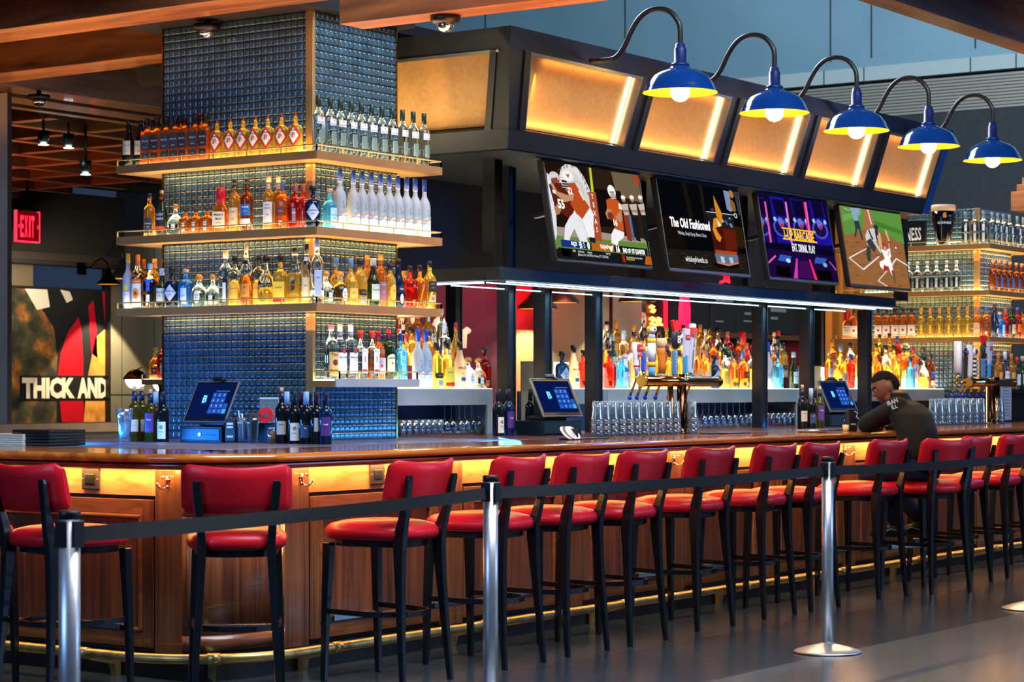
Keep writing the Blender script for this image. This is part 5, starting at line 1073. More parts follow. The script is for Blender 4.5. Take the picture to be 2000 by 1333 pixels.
put('third shelf of the near column, left face', w3, [(250, 'orient'), (269, 'orng'), (280, 'mezc', .06), (293, 'multi'), (302, 'mezc', .07), (316, 'tanq'), (336, 'hend'), (363, 'azul2'), (389, 'julio'), (416, 'patron'), (441, 'tallclr'), (458, 'half'), (481, 'tower'), (505, 'half', .05), (520, 'globe'), (548, 'yellow'), (576, 'jw'), (599, 'whitel')], 'X', XL, z3, FL)
put('third shelf of the near column, corner', w3, [(619, 'crnr')], 'X', XL-.0, z3, R(-45))
put('third shelf of the near column, right face', w3, [(637, 'patron'), (656, 'amb2', .05), (664, 'julio'), (685, 'amb2'), (703, 'oban'), (717, 'mezc', .06), (729, 'gtanq'), (743, 'capt', .03), (762, 'agave'), (778, 'kah'), (790, 'cognac', .06), (801, 'bull'), (820, 'bull2'), (839, 'jwblk')], 'Y', YR, z3, FR)
w4 = 'on the lowest shelf of the near column'
put('lowest shelf of the near column', w4, [(647, 'titos'), (664, 'baca', .03), (685, 'baca'), (704, 'beef', .02), (727, 'beef'), (739, 'jimb', .03), (759, 'jame', .02), (782, 'bomb')], 'Y', YR, z4, FR)
# ---- wines at the foot of the near column
ww = 'at the foot of the near column'
put('wine bottles at the foot of the near column', ww, [(263, 'wineY'), (277, 'wineY', .07), (294, 'wineP'), (304, 'wineS', .09), (318, 'wineW', .02)], 'X', 9.6, 1.12, R(-60))
put('wine bottles at the foot of the near column', ww, [(550, 'wineR'), (560, 'wineS', .1), (575, 'wineW'), (588, 'wineD', .1), (598, 'wineS'), (606, 'wineV', .12), (618, 'wineD'), (636, 'wineV')], 'X', 9.72, 1.12, R(-50))
put('wine bottles beside the canopy posts', 'left of the canopy corner post', [(973, 'wineW'), (993, 'wineV')], 'Y', 8.6, 1.12, R(-20), 1.05)
put('wine bottles beside the canopy posts', 'right of the tap tower by the canopy posts', [(1567, 'wineR'), (1584, 'wineS'), (1592, 'wineD', .1), (1601, 'wineP')], 'Y', 8.25, 1.12, R(-30), 1.08)
put('wine bottles beside the canopy posts', 'peeking from behind the second canopy post', [(1036, 'wineW')], 'Y', 8.9, 1.12, R(-20), 1.05)

# ================================================================ stepped lit displays
def display(x0, x1, y0, lb, frame_m=GREYM, back=.62, skew=0):
    r = empty('bottle_display', (x0, y0, 1.12), 0, lb, 'display shelf'); W_ = x1-x0
    m = MB(); m.box(0, W_, 0, .02, .205, .32, frame_m, .002); m.box(W_-.07, W_, 0, .02, 0, .205, frame_m, .002); m.box(W_-.02, W_, .02, back, 0, .32, frame_m); m.box(skew*back, W_, .02, back, .295, .315, frame_m)
    m.box(0, .03, 0, .3, 0, .3, frame_m); m.box(0, W_, back-.3, back-.28, 0, .3, mat('navy_back', '#14243c', .4)); 
    for k in range(3): m.box(-.012+skew*.16*k, skew*.16*k, .16*k, .16*(k+1) if k < 2 else back, 0, .33+.10*k, frame_m)
    m.build('display_frame', r)
    for k in range(3):
        s = MB(); z = .32 + .10*k; s.box(.01+skew*.16*k, W_-.01, .0 + .16*k, .16 + .16*k if k < 2 else back, z-.10 if k else z-.004, z, STEPLIT, .002); s.build('lit_step', r)
U1 = (COLX+CW+.01, XY(963, 9.0)); U2 = (XY(1084, 9.0), XY(1563, 9.0)); U3 = (XY(1606, 9.0), COLX+10.15-.02)
display(*U1, 9.0, 'lit stepped bottle display between the near column and canopy')
display(*U2, 9.0, 'long lit stepped bottle display behind the tap tower', skew=1.45)
display(*U3, 9.0, 'lit stepped bottle display running to the far column', skew=1.9)
FRONT1 = [(785, 'pinkl'), (803, 'pinkl'), (816, 'jimb')]
def row(run, where, y, z, pxs, types, n=1, sc=1.08):
    put(run, where, [(p, t) for p, t in zip(pxs, types)], 'Y', y, z, R(-15), sc)
rnd = random.Random(11)
warm = ['mezc', 'peach', 'half', 'tower', 'globe', 'yellow', 'amb2', 'oban', 'capt', 'agave', 'bull', 'bull2', 'jwblk', 'cognac', 'slim', 'pinkl', 'redround', 'wood', 'bluelb', 'barrel', 'milag', 'aperol', 'ivory', 'jimb', 'herb', 'kah']
def fill(run, where, y, z, pa, pb, step, pool=warm, special={}):
    p = pa; it = []; last = None
    while p < pb:
        t = rnd.choice([q_ for q_ in pool if q_ != last]); last = t; it.append((p, t)); p += step*rnd.uniform(.88, 1.12)
    for px, t in special.items():
        it = [q_ for q_ in it if abs(q_[0]-px) > step*.62]; it.append((px, t))
    it.sort(); put(run, where, it, 'Y', y, z, R(-15), 1.08)
d1, d2, d3 = 'display beside the near column', 'display behind the taps', 'display before the far column'
fill('bottles on the ' + d1, 'on the front step, ' + d1, 9.08, 1.44, 794, 884, 17, special={816: 'goose', 832: 'goose', 853: 'oban', 872: 'yellow', 898: 'malibu', 914: 'julio', 934: 'patron', 946: 'bull'})
fill('bottles on the ' + d1, 'on the middle step, ' + d1, 9.24, 1.54, 786, 900, 18, special={868: 'baca', 890: 'slim'})
fill('bottles on the ' + d1, 'on the back step, ' + d1, 9.40, 1.64, 782, 880, 18, special={836: 'ivory', 862: 'tallclr'})
fill('bottles on the ' + d2, 'on the front step, ' + d2, 9.08, 1.44, 1345, 1470, 17, special={1098: 'hend', 1120: 'malibu', 1139: 'bull', 1190: 'bull', 1214: 'azul2', 1238: 'tallclr', 1262: 'pinkl', 1284: 'milag', 1306: 'agave', 1326: 'oban', 1394: 'hend', 1484: 'goose', 1500: 'goose', 1519: 'bomb', 1531: 'kah', 1541: 'malibu', 1550: 'gtanq'})
fill('bottles on the ' + d2, 'on the middle step, ' + d2, 9.24, 1.54, 1185, 1535, 17.5, special={1196: 'gtanq', 1218: 'baca', 1418: 'jame'})
fill('bottles on the ' + d2, 'on the back step, ' + d2, 9.40, 1.64, 1186, 1528, 17, special={1450: 'maker', 1520: 'beef'})
fill('bottles on the ' + d3, 'on the front step, ' + d3, 9.08, 1.44, 1616, 1850, 17, special={1618: 'ivory', 1646: 'pinkl', 1661: 'aperol', 1768: 'hend', 1778: 'bomb', 1838: 'julio'})
fill('bottles on the ' + d3, 'on the middle step, ' + d3, 9.24, 1.54, 1625, 1815, 18)
fill('bottles on the ' + d3, 'on the back step, ' + d3, 9.40, 1.64, 1700, 1790, 18)
# small shelf glimpsed left of the near column
m = MB(); X = 11.4; ya, yb_ = YX(322, X), YX(276, X); z = ZP(X, ya, 741); r = empty('bottle_shelf', (X, ya, z), 0, 'small bronze shelf peeking out left of the near column', 'shelf'); m.box(0, .25, 0, yb_-ya, -.04, 0, SHELFB); m.build('shelf_edge', r)
m = MB(); m.box(.01, .24, .01, yb_-ya-.01, -.002, .002, SHELFLIT); m.build('lit_panel', r); m = MB(); rail_bits(m, [(.006, 0, 0), (.006, yb_-ya, 0)]); m.build('gallery_rail', r)
m = MB(); m.box(.0, .25, 0, .06, -.35, -.04, BLACK); m.build('shelf_bracket', r)
put('bottles left of the near column', 'on the small shelf left of the near column', [(303, 'cognac'), (318, 'redround')], 'X', X+.08, z, R(-60), .95)
# ---- far column
CX2 = COLX+10.15; XL2 = CX2-.105
f1 = 'on the far column top shelf'; f2 = 'on the far column second shelf'; f3 = 'on the far column third shelf'
put('top shelf of the far column', f1, [(x, 'grwhite') for x in (1886, 1903, 1921)], 'X', XL2, zt-.452, R(-68)) if False else None
put('top shelf of the far column', f1, [(1886, 'grwhite'), (1903, 'grwhite'), (1921, 'grwhite')], 'X', XL2, SH_Z[0], R(-68), 1.05)
put('top shelf of the far column', f1, [(x, 'grwhite') for x in (1938, 1949, 1960, 1972, 1987, 1999)], 'Y', YR, SH_Z[0], FR, 1.05)
put('second shelf of the far column', f2, [(x, 'tanqten') for x in (1742, 1758, 1774, 1792, 1811, 1829, 1849, 1868)], 'X', XL2, SH_Z[1], R(-68), 1.05)
put('second shelf of the far column', f2, [(x, 'angel') for x in (1940, 1951, 1962, 1973, 1985, 1996)], 'Y', YR, SH_Z[1], FR, 1.1)
put('third shelf of the far column', f3, [(1655, 'maker'), (1668, 'jbw')] + [(x, 'jbw') for x in (1716, 1732, 1748, 1764, 1780)] + [(x, 'milag') for x in (1799, 1817, 1835, 1853, 1872, 1889)] + [(1908, 'pinkl'), (1926, 'wood')], 'X', XL2, SH_Z[2], R(-68), 1.02)
put('third shelf of the far column', f3, [(1942, 'kah'), (1953, 'azul2'), (1964, 'redround'), (1976, 'herb'), (1987, 'aperol'), (1998, 'bull2')], 'Y', YR, SH_Z[2], FR, 1.05)
put('bottles right of the second tap tower', 'right of the second tap tower', [(1950, 'mezc'), (1963, 'baca'), (1975, 'mezc'), (1986, 'ginc'), (1997, 'gtanq')], 'Y', 8.48, 1.44, FR, 1.1)
m = MB(); m.box(XY(1925, 8.4), 24, 8.38, 8.61, 1.40, 1.44, DARKSTEEL); m.box(XY(1925, 8.4), 24, 8.44, 8.6, 1.12, 1.4, BLACK); o = m.build('side_ledge'); tag(o, 'dark ledge carrying bottles right of the far column', 'ledge')
# ================================================================ glassware
def glassware(kind):
    m = MB()
    if kind == 'pint':
        o = [(0, .028), (.004, .030), (.05, .033), (.10, .037), (.112, .041), (.15, .044)]; i = [(.15, .0415), (.112, .0385), (.10, .0345), (.05, .030), (.014, .027)]
    elif kind == 'wine':   # standing on its rim
        o = [(0, .033), (.03, .040), (.06, .042), (.085, .034), (.105, .012), (.115, .0045), (.20, .004), (.212, .01), (.218, .036), (.222, .036)]; i = None
    elif kind == 'rocks':
        o = [(0, .03), (.004, .034), (.11, .040)]; i = [(.11, .038), (.02, .031)]
    elif kind == 'flute':
        o = [(0, .022), (.03, .027), (.10, .03), (.13, .02), (.145, .006), (.205, .0045), (.215, .03), (.218, .03)]; i = None
    pr = o + (i or []); m.lathe(pr, TUMBLER, 14, cap0=True, cap1=True)
    ob = m.build({'pint': 'pint_glass', 'wine': 'wine_glass', 'rocks': 'rocks_glass', 'flute': 'flute_glass'}[kind]); me = ob.data; bpy.data.objects.remove(ob); return me
GM = {k: glassware(k) for k in ('pint', 'wine', 'rocks', 'flute')}
def gl(kind, x, y, z, lb, grp, up=True):
    o = link({'pint': 'pint_glass', 'wine': 'wine_glass', 'rocks': 'rocks_glass', 'flute': 'flute_glass'}[kind], GM[kind], None, (x, y, z))
    if not up: o.rotation_euler = (PI, 0, 0); o.location.z += .15
    tag(o, lb, 'glass', grp)
TI = ['bottom', 'middle', 'top']
def stacks(pxs, y, z, where, grp, rows=2):
    for rw in range(rows):
        for k, px in enumerate(pxs):
            x = XY(px, y + rw*.1)
            for t in range(3):
                if rw and t == 1: continue
                gl('pint', x, y + rw*.1, z + t*.042, '%s upturned pint glass of %s stack, %s row, %s' % (TI[t], ORD[k], ('front', 'back')[rw], where), grp, False)
stacks([1166 + 15.2*k for k in range(11)], 7.86, 1.12, 'left of tap tower', 'upturned pint glasses left of the tap tower')
stacks([1352], 7.86, 1.12, 'right of tap tower', 'upturned pint glasses right of the tap tower')
stacks([1822 + 13.6*k for k in range(8)], 7.9, 1.12, 'behind the seated person', 'upturned pint glasses behind the seated person')
stacks([1953], 7.9, 1.12, 'right of second tap tower', 'upturned pint glasses right of the second tap tower', 1)
for k, px in enumerate((784, 796, 809, 822, 834, 846, 858)):
    for rw in (0, 1): gl('rocks', XY(px, 8.93+.09*rw+.1), 9.04+.09*rw, 1.12, '%s stemless glass from the column, %s row, under the display' % (ORD[k], ('front', 'back')[rw]), 'stemless glasses under the first display')
for k, px in enumerate((868, 881, 897, 908, 921, 934, 946)): gl('wine', XY(px, 9.08), 9.08, 1.12, '%s upturned wine glass from the left under the first display' % ORD[k], 'upturned wine glasses under the first display')
for k, px in enumerate((1372, 1384, 1396, 1408, 1420, 1432, 1444, 1454)): gl('wine', XY(px, 9.08), 9.08, 1.12, '%s upturned wine glass from the left under the long display' % ORD[k], 'upturned wine glasses under the long display')
for k, px in enumerate((1463, 1473, 1483, 1494, 1505, 1516, 1527, 1538, 1548)):
    for rw in (0, 1): gl('rocks', XY(px, 9.05+.1*rw), 9.05+.1*rw, 1.12, '%s stemless glass, %s row, right end under the long display' % (ORD[k], ('front', 'back')[rw]), 'stemless glasses under the long display')
finish_labels()
# ================================================================ bar stools
def stool_parts():
    S = {}
    def leg(pts, w0):
        m = MB(); rings = []
        for x, y, z, w_, d_ in pts:
            w_ *= 1.12; d_ *= 1.0
            rings.append([(x-w_/2, y-d_/2, z), (x+w_/2, y-d_/2, z), (x+w_/2, y+d_/2, z), (x-w_/2, y+d_/2, z)])
        m.loft(rings, STOOLM, smooth=False); return m
    objs = []
    for s in (-1, 1):
        objs.append(('leg', leg([(s*.192, -.262, 0, .022, .026), (s*.180, -.243, .25, .028, .034), (s*.166, -.226, .50, .032, .044), (s*.158, -.218, .66, .035, .058), (s*.156, -.222, .73, .036, .060), (s*.162, -.248, .82, .033, .044), (s*.172, -.270, .90, .036, .030), (s*.180, -.291, 1.0, .036, .024), (s*.180, -.293, 1.02, .03, .02)], 0).build('leg', bevel=.004)))
    for s in (-1, 1):
        objs.append(('leg', leg([(s*.215, .208, 0, .024, .026), (s*.205, .206, .3, .032, .034), (s*.188, .2, .66, .042, .044), (s*.188, .2, .68, .042, .044)], 0).build('leg', bevel=.004)))
    def rr(hw_f, hw_r, y0, y1, z, n=28, e=3.2):      # rounded seat outline
        out = []
        for k in range(n):
            a = 2*PI*k/n; c, s_ = math.cos(a), math.sin(a); f_ = (abs(c)**e + abs(s_)**e)**(-1/e)
            v = s_*f_; y = (y0+y1)/2 + v*(y1-y0)/2; t = (v+1)/2; hw = hw_r + (hw_f-hw_r)*t
            out.append((c*f_*hw, y, z))
        return out
    m = MB(); m.loft([rr(.205, .17, -.2, .215, .665), rr(.21, .175, -.205, .22, .67), rr(.21, .175, -.205, .22, .698), rr(.205, .17, -.2, .215, .70)], STOOLM, smooth=False); objs.append(('seat_frame', m.build('seat_frame')))
    m = MB(); m.loft([rr(.232, .200, -.235, .245, .70), rr(.243, .213, -.252, .262, .712), rr(.248, .22, -.258, .268, .735), rr(.242, .212, -.25, .26, .758), rr(.222, .19, -.228, .236, .776), rr(.17, .142, -.17, .18, .79), rr(.09, .075, -.09, .09, .797), rr(.02, .02, -.02, .02, .799)], REDV); sc = m.build('seat_cushion'); objs.append(('seat_cushion', sc))
    m = MB(); m.loft([rr(.2335, .2015, -.2365, .2465, .7), rr(.2385, .2065, -.2415, .2515, .7035), rr(.2335, .2015, -.2365, .2465, .7075)], mat('red_piping', '#7c0414', .4)); pp_ = m.build('piping', sc)
    # curved backrest
    m = MB(); cols = []; n = 16
    for k in range(n+1):
        u = -1 + 2*k/n; x = u*.25; yb = -.266 + .072*u*u; th = .044; sh = .0 if abs(u) < .86 else (abs(u)-.86)/.14
        z0, z1 = .865 + .03*sh*sh, 1.078 + .022*u*u - .03*sh*sh; zc = (z0+z1)/2; ring = []
        for q in range(14):
            a = 2*PI*q/14; c, s_ = math.cos(a), math.sin(a); f_ = (abs(c)**4 + abs(s_)**4)**(-.25)
            zz = zc + s_*f_*(z1-z0)/2; ring.append((x*(1-.0*abs(s_)), yb + c*f_*th/2*(1-.45*sh) - (zz-.865)*.22 + .012, zz))
        cols.append(ring)
    m.loft(cols, REDV); objs.append(('backrest', m.build('backrest')))
    # foot ring and front foot bar
    m = MB(); pts = [(-.205, .21, .345), (-.203, .05, .342), (-.19, -.06, .34), (-.15, -.15, .34), (-.085, -.205, .34), (0, -.222, .34), (.085, -.205, .34), (.15, -.15, .34), (.19, -.06, .34), (.203, .05, .342), (.205, .21, .345)]
    rings = []
    for i, p in enumerate(pts):
        a, b = Vector(pts[max(0, i-1)]), Vector(pts[min(len(pts)-1, i+1)]); t = (b-a).normalized(); nrm = Vector((t.y, -t.x, 0)).normalized(); P = Vector(p)
        rings.append([tuple(P + nrm*u + Vector((0, 0, w_))) for u, w_ in ((-.006, -.013), (.006, -.013), (.006, .013), (-.006, .013))])
    m.loft(rings, STOOLM, smooth=False); objs.append(('foot_ring', m.build('foot_ring')))
    m = MB(); m.box(-.195, .195, .194, .218, .285, .315, STOOLM, .003); m.build('x') if False else None
    fb = m.build('foot_bar'); m = MB(); m.box(-.16, .16, .188, .222, .312, .319, STEEL, .001); m.box(-.16, .16, .186, .192, .292, .319, STEEL, .001); m.build('foot_plate', fb); objs.append(('foot_bar', fb))
    return [o for _, o in objs]
proto = stool_parts(); first = [True]
KID = {o.name: [c for c in COL.objects if c.parent == o] for o in proto}
def stool(rx, ry, face, lb):
    """rx, ry: middle of the two rear feet; face: heading of the seat front in degrees"""
    a = R(face); r = empty('bar_stool', (rx + .262*math.cos(a), ry + .262*math.sin(a), 0), a - PI/2, lb, 'bar stool', 'red bar stools along the bar')
    for o in proto:
        if first[0]: o.parent = r
        else:
            c = o.copy(); COL.objects.link(c); c.parent = r
            for k in KID[o.name]: k2 = k.copy(); COL.objects.link(k2); k2.parent = c
    first[0] = False; return r
S_ = [(7.02, 8.38, 2, 'red bar stool cut by the left picture edge, farthest along the short side'),
 (7.105, 7.71, -4, 'red bar stool behind the nearest steel barrier post'),
 (7.50, 6.74, 41.8, 'red bar stool squarely facing the curved bar corner'),
 (8.585, 6.48, 90, 'red bar stool just right of the curved bar corner'),
 (9.415, 6.475, 93, 'red bar stool partly behind the second steel barrier post'),
 (10.05, 6.495, 89, 'red bar stool next after the second steel barrier post'),
 (10.66, 6.485, 90, 'red bar stool below the left end of the pint glasses'),
 (11.54, 6.55, 86, 'red bar stool below the upright of the beer tap'),
 (12.355, 6.55, 88, 'red bar stool below the right part of the long display'),
 (12.95, 6.535, 89, 'red bar stool just left behind the third steel barrier post'),
 (13.97, 6.535, 86, 'red bar stool under the elbow of the seated person'),
 (14.485, 6.33, 70, 'red bar stool the person in black sits on'),
 (15.38, 6.49, 88, 'red bar stool just beyond the seated person'),
 (16.10, 6.49, 89, 'red bar stool second beyond the seated person'),
 (16.95, 6.50, 90, 'red bar stool at the right picture edge')]
for a in S_: stool(*a)

# ================================================================ barrier posts and belts
def barrier(x, y, lb):
    r = empty('barrier_post', (x, y, 0), 0, lb, 'barrier post')
    m = MB(); m.lathe([(0, .183), (.006, .184), (.012, .178), (.03, .12), (.045, .06), (.052, .036), (.056, .033)], STEELP, 40); m.lathe([(0, .186), (.005, .186)], DARKSTEEL, 40); m.build('post_base', r)
    m = MB(); m.lathe([(.05, .032), (1.045, .032)], STEELP, 28); m.build('post_tube', r)
    m = MB(); m.lathe([(1.04, .034), (1.062, .034), (1.066, .03)], PLAST, 28); m.build('post_cap', r)
    for k, nm in enumerate(((.036, 0), (-.036, 0), (0, -.036))):
        m = MB(); m.box(nm[0]-(.006 if nm[0] else .022), nm[0]+(.006 if nm[0] else .022), nm[1]-(.006 if nm[1] else .022), nm[1]+(.006 if nm[1] else .022), .955, 1.035, PLAST, .002); m.build('belt_clip', r)
BPS = [(4.71, 4.906, 'steel barrier post nearest the viewer, in front of the left stools'), (7.67, 5.45, 'steel barrier post in front of the fourth and fifth red stools'), (10.85, 5.46, 'steel barrier post with its whole domed base in view'), (13.76, 5.46, 'steel barrier post with only its base at the right picture edge')]
for b in BPS: barrier(*b)
for i, (a, b) in enumerate(((BPS[0], BPS[1]), (BPS[1], BPS[2]), (BPS[2], BPS[3]), (BPS[3], (16.9, 5.5)))):
    if i == 3: continue
    m = MB(); rings = []; A, B = Vector((a[0], a[1], 0)), Vector((b[0], b[1], 0)); t = (B-A).normalized(); A += t*.043; B -= t*.043; nrm = Vector((-t.y, t.x, 0))
    for k in range(17):
        u = k/16; P = A.lerp(B, u); sag = .012*4*u*(1-u); tw = .0 + .008*math.sin(u*7+i)
        rings.append([tuple(P + nrm*e + Vector((0, 0, z-sag))) for e, z in ((-.0012+tw, 1.015), (.0012+tw, 1.015), (.0012, .965), (-.0012, .965))])
    m.loft(rings, BELT, smooth=False); o = m.build('barrier_belt'); tag(o, ('black barrier belt from the nearest post to the second post', 'black barrier belt from the second post to the third post', 'black barrier belt running right from the third post')[i], 'barrier belt', 'barrier belts')

# ================================================================ beer tap towers
def tap_tower(x0, x1, xp, y, z, lb, handles, zt=1.12):
    r = empty('beer_tap_tower', (xp, y, zt), 0, lb, 'beer tap tower'); H = z - zt
    PB = mat('polished_brass_steel', '#b88a55', .12, 1)
    m = MB(); m.tube([(x0-xp, 0, H), (x1-xp, 0, H)], .038, PB, 24); m.tube([(x0-xp-.03, 0, H), (x0-xp, 0, H)], [.041, .041], BRASS, 24); m.tube([(x1-xp, 0, H), (x1-xp+.012, 0, H)], .04, PB, 24); m.build('tap_rail', r)
    m = MB(); m.lathe([(0, .055), (.008, .055), (.014, .042), (.05, .036), (H+.05, .036)], mat('dark_bronze', '#4c3424', .12, 1), 24); m.build('tower_post', r)
    m = MB(); m.lathe([(0, .04), (.01, .04), (.014, .022), (H, .022)], PB, 20, cx=-.11, cy=.03); m.build('tower_post', r)
    for i, h in enumerate(handles):
        x = h['x'] - xp
        m = MB(); m.tube([(x, .03, H+.0), (x, .085, H+.005)], .012, BRASS, 10); m.tube([(x, .085, H+.02), (x, .10, H-.02), (x, .125, H-.075), (x, .135, H-.10)], .0095, BRASS, 8); m.lathe([(.0, .012), (.03, .011)], BRASS, 10, cx=x, cy=.085, z0=H+.005)
        f_ = m.build('faucet', r)
        m = MB(); m.lathe([(-.022, .008), (-.01, .015), (.005, .014), (.01, .006)], mat('blue_cap', '#1438c8', .3), 10, cx=x, cy=.139, z0=H-.11); m.build('spout_cap', f_)
        m = MB(); h['fn'](m, x, .085, H+.03)
        for v in m.bm.verts: v.co.z = H+.03 + (v.co.z-H-.03)*.79
        m.build('tap_handle', r)
def word_v(m, s, x, y, z0, dz, size, col, up=True, rot=0):
    for k, ch in enumerate(s): m.text(ch, size, flat(col), frame((x, y, z0 + (dz*k if up else -dz*k)), (1, 0, 0), (0, 0, 1)), .03)
def h_redwhite(m, x, y, z):
    m.lathe([(0, .009), (.06, .012), (.065, .017), (.09, .019), (.16, .02), (.2, .03), (.26, .034), (.29, .03), (.3, .02)], flat('#e4e4ea'), 14, cx=x, cy=y, z0=z)
    m.lathe([(.085, .0195), (.1, .0205)], flat('#c0182c'), 14, cx=x, cy=y, z0=z); m.box(x-.03, x+.03, y-.042, y-.02, z+.22, z+.285, flat('#a83428'), .008); m.box(x-.022, x+.022, y-.04, y-.02, z+.17, z+.2, flat('#c83838'), .006); m.text('MILLER', .014, flat('#f0e8e0'), frame((x, y-.043, z+.25), (1, 0, 0), (0, 0, 1)), .02)
def h_blueblk(m, x, y, z):
    m.lathe([(0, .01), (.05, .012)], BRASS, 10, cx=x, cy=y, z0=z); m.box(x-.018, x+.018, y-.014, y+.014, z+.05, z+.21, flat('#1a4cc0'), .004)
    for k, ch in enumerate('EBC IPA'): m.text(ch, .022, flat('#8ac4f4'), frame((x, y-.0155, z+.065+.021*k), (0, 0, 1), (-1, 0, 0)), .02)
def h_yellow(m, x, y, z):
    m.lathe([(0, .022), (.09, .025)], flat('#4c94c4'), 16, cx=x, cy=y, z0=z); m.lathe([(.09, .028), (.13, .028)], flat('#e0a028'), 16, cx=x, cy=y, z0=z); m.lathe([(.13, .026), (.3, .03)], flat('#c4d4e4'), 16, cx=x, cy=y, z0=z); m.lathe([(.3, .031), (.34, .028)], flat('#e8b020'), 16, cx=x, cy=y, z0=z); m.lathe([(.34, .026), (.38, .02)], flat('#a8c4dc'), 16, cx=x, cy=y, z0=z)
    m.lathe([(-.04, .012), (-.028, .028), (0, .038), (.025, .03), (.038, .01)], flat('#e0a428'), 16, cx=x, cy=y, z0=z+.42); m.lathe([(-.025, .01), (-.01, .022), (.015, .022), (.025, .008)], flat('#e8ecf0'), 14, cx=x-.018, cy=y-.022, z0=z+.415)
    m.lathe([(-.009, .004), (0, .009), (.009, .004)], flat('#14181c'), 10, cx=x-.026, cy=y-.04, z0=z+.42)
    word_v(m, 'BELL WEISS', x, y-.031, z+.29, .017, .016, '#1c2430', False)
def h_orange(m, x, y, z):
    m.lathe([(0, .04), (.012, .042), (.02, .03), (.03, .024)], flat('#6a787c'), 18, cx=x, cy=y, z0=z); m.lathe([(.03, .024), (.1, .027), (.22, .036), (.26, .037)], flat('#c4701c'), 18, cx=x, cy=y, z0=z); m.lathe([(.26, .038), (.33, .036), (.345, .028)], flat('#c8b088'), 18, cx=x, cy=y, z0=z)
    m.lathe([(0, .032), (.006, .032)], flat('#24304c'), 18, cx=0, cy=0) if False else None
    m.box(x-.012, x+.034, y-.046, y-.03, z+.225, z+.285, flat('#2c3454'), .012); m.box(x-.002, x+.024, y-.049, y-.044, z+.238, z+.272, flat('#8c2434'), .003)
    for k, ch in enumerate('PAULANER'): m.text(ch, .022, flat('#3c1c0c'), frame((x, y-.036, z+.07+.018*k), (0, 0, 1), (-1, 0, 0)), .03)
def h_barcade(m, x, y, z):
    m.lathe([(0, .018), (.02, .02)], flat('#7c1c1c'), 10, cx=x, cy=y, z0=z-.0); m.box(x-.026, x+.026, y-.012, y+.012, z+.02, z+.24, flat('#3c78a4'), .006); word_v(m, 'VICTORY', x, y-.0135, z+.22, .031, .026, '#c8d4dc', False)
    m.lathe([(-.09, .01), (-.07, .036), (-.03, .046), (.03, .046), (.07, .036), (.09, .01)], flat('#161a22'), 16, cx=x+.012, cy=y, z0=z+.34, sy=.6); m.text('B', .09, flat('#c4c8cc'), frame((x+.012, y-.03, z+.335), (1, 0, 0), (0, 0, 1)), .04)
    for dx, an in ((-.028, -.25), (0, 0), (.028, .25)): m.bar((x+.012+dx*.6, y, z+.41), (x+.012+dx*1.3+an*.05, y, z+.51), .022, .022, flat('#d4181c'), .03, .02)
def h_swirl(m, x, y, z):
    m.lathe([(0, .022), (.05, .024)], BRASS, 12, cx=x, cy=y, z0=z-.02); m.box(x-.016, x+.02, y-.012, y+.012, z+.02, z+.2, flat('#2c88c0'), .006); m.bar((x+.005, y, z+.18), (x+.02, y, z+.44), .046, .02, flat('#a8b4d0'), .075, .024)
    m.box(x-.012, x+.05, y-.018, y-.008, z+.34, z+.385, flat('#9c2430'), .006); m.text('STELLA', .014, flat('#e8dcc8'), frame((x+.019, y-.019, z+.362), (1, 0, 0), (0, 0, 1)), .02)
def h_boro(m, x, y, z):
    m.lathe([(0, .014), (.05, .016)], flat('#3c78a4'), 10, cx=x, cy=y, z0=z-.01); m.bar((x-.03, y, z+.04), (x+.005, y, z+.36), .06, .02, flat('#a4b0c4'), .075, .024)
    sl = Vector((.035, 0, .32)).normalized()
    for k, ch in enumerate('FIVE BOROUGHS'): m.text(ch, .026, flat('#141820'), frame(Vector((x+.008, y-.0135, z+.345)) - sl*.0215*k, -sl, (sl.z, 0, -sl.x)), .03)
    m.box(x-.02, x+.055, y-.014, y+.014, z+.36, z+.45, flat('#c43c20'), .004); m.box(x-.03, x+.05, y-.01, y+.014, z+.445, z+.49, flat('#c8d0d8'), .012); m.box(x-.018, x+.0, y-.016, y-.01, z+.36, z+.39, flat('#1c3c9c')); m.box(x+.02, x+.042, y-.016, y-.01, z+.36, z+.4, flat('#5c7c5c'))
YT = 7.93; PXH = [(1243, h_redwhite), (1257, h_blueblk), (1273, h_yellow), (1293, h_orange), (1318, h_barcade), (1338, h_swirl), (1352, h_boro)]
tap_tower(XY(1257, YT), XY(1402, YT), XY(1332, YT), YT, ZP(XY(1330, YT), YT, 745), 'polished T-shaped beer tap tower with seven tall handles beside pint glasses', [dict(x=XY(px, YT+.085)+.0, fn=fn) for px, fn in PXH])
def h_white(m, x, y, z): m.lathe([(0, .014), (.09, .016)], BRASS, 12, cx=x, cy=y, z0=z-.02); m.lathe([(.07, .034), (.42, .036), (.43, .03)], flat('#d8dce4'), 20, cx=x, cy=y, z0=z)
def h_dark(m, x, y, z): m.bar((x, y, z), (x+.01, y, z+.26), .03, .026, flat('#2a1c18'), .045, .03); m.lathe([(-.05, .02), (0, .05), (.05, .02)], flat('#1c2028'), 16, cx=x+.01, cy=y, z0=z+.31, sy=.4); m.lathe([(-.02, .012), (0, .024), (.02, .012)], flat('#3c5c8c'), 12, cx=x+.01, cy=y-.02, z0=z+.31, sy=.5)
def h_curve(m, x, y, z): m.lathe([(0, .012), (.04, .02), (.06, .026), (.1, .03), (.2, .034), (.3, .038), (.37, .03), (.4, .016)], flat('#b8bcc4'), 16, cx=x, cy=y, z0=z); [m.text(ch, .02, flat('#1c2028'), frame((x, y-.036, z+.16+.02*k), (0, 0, 1), (-1, 0, 0)), .02) for k, ch in enumerate('HEINEKEN')]
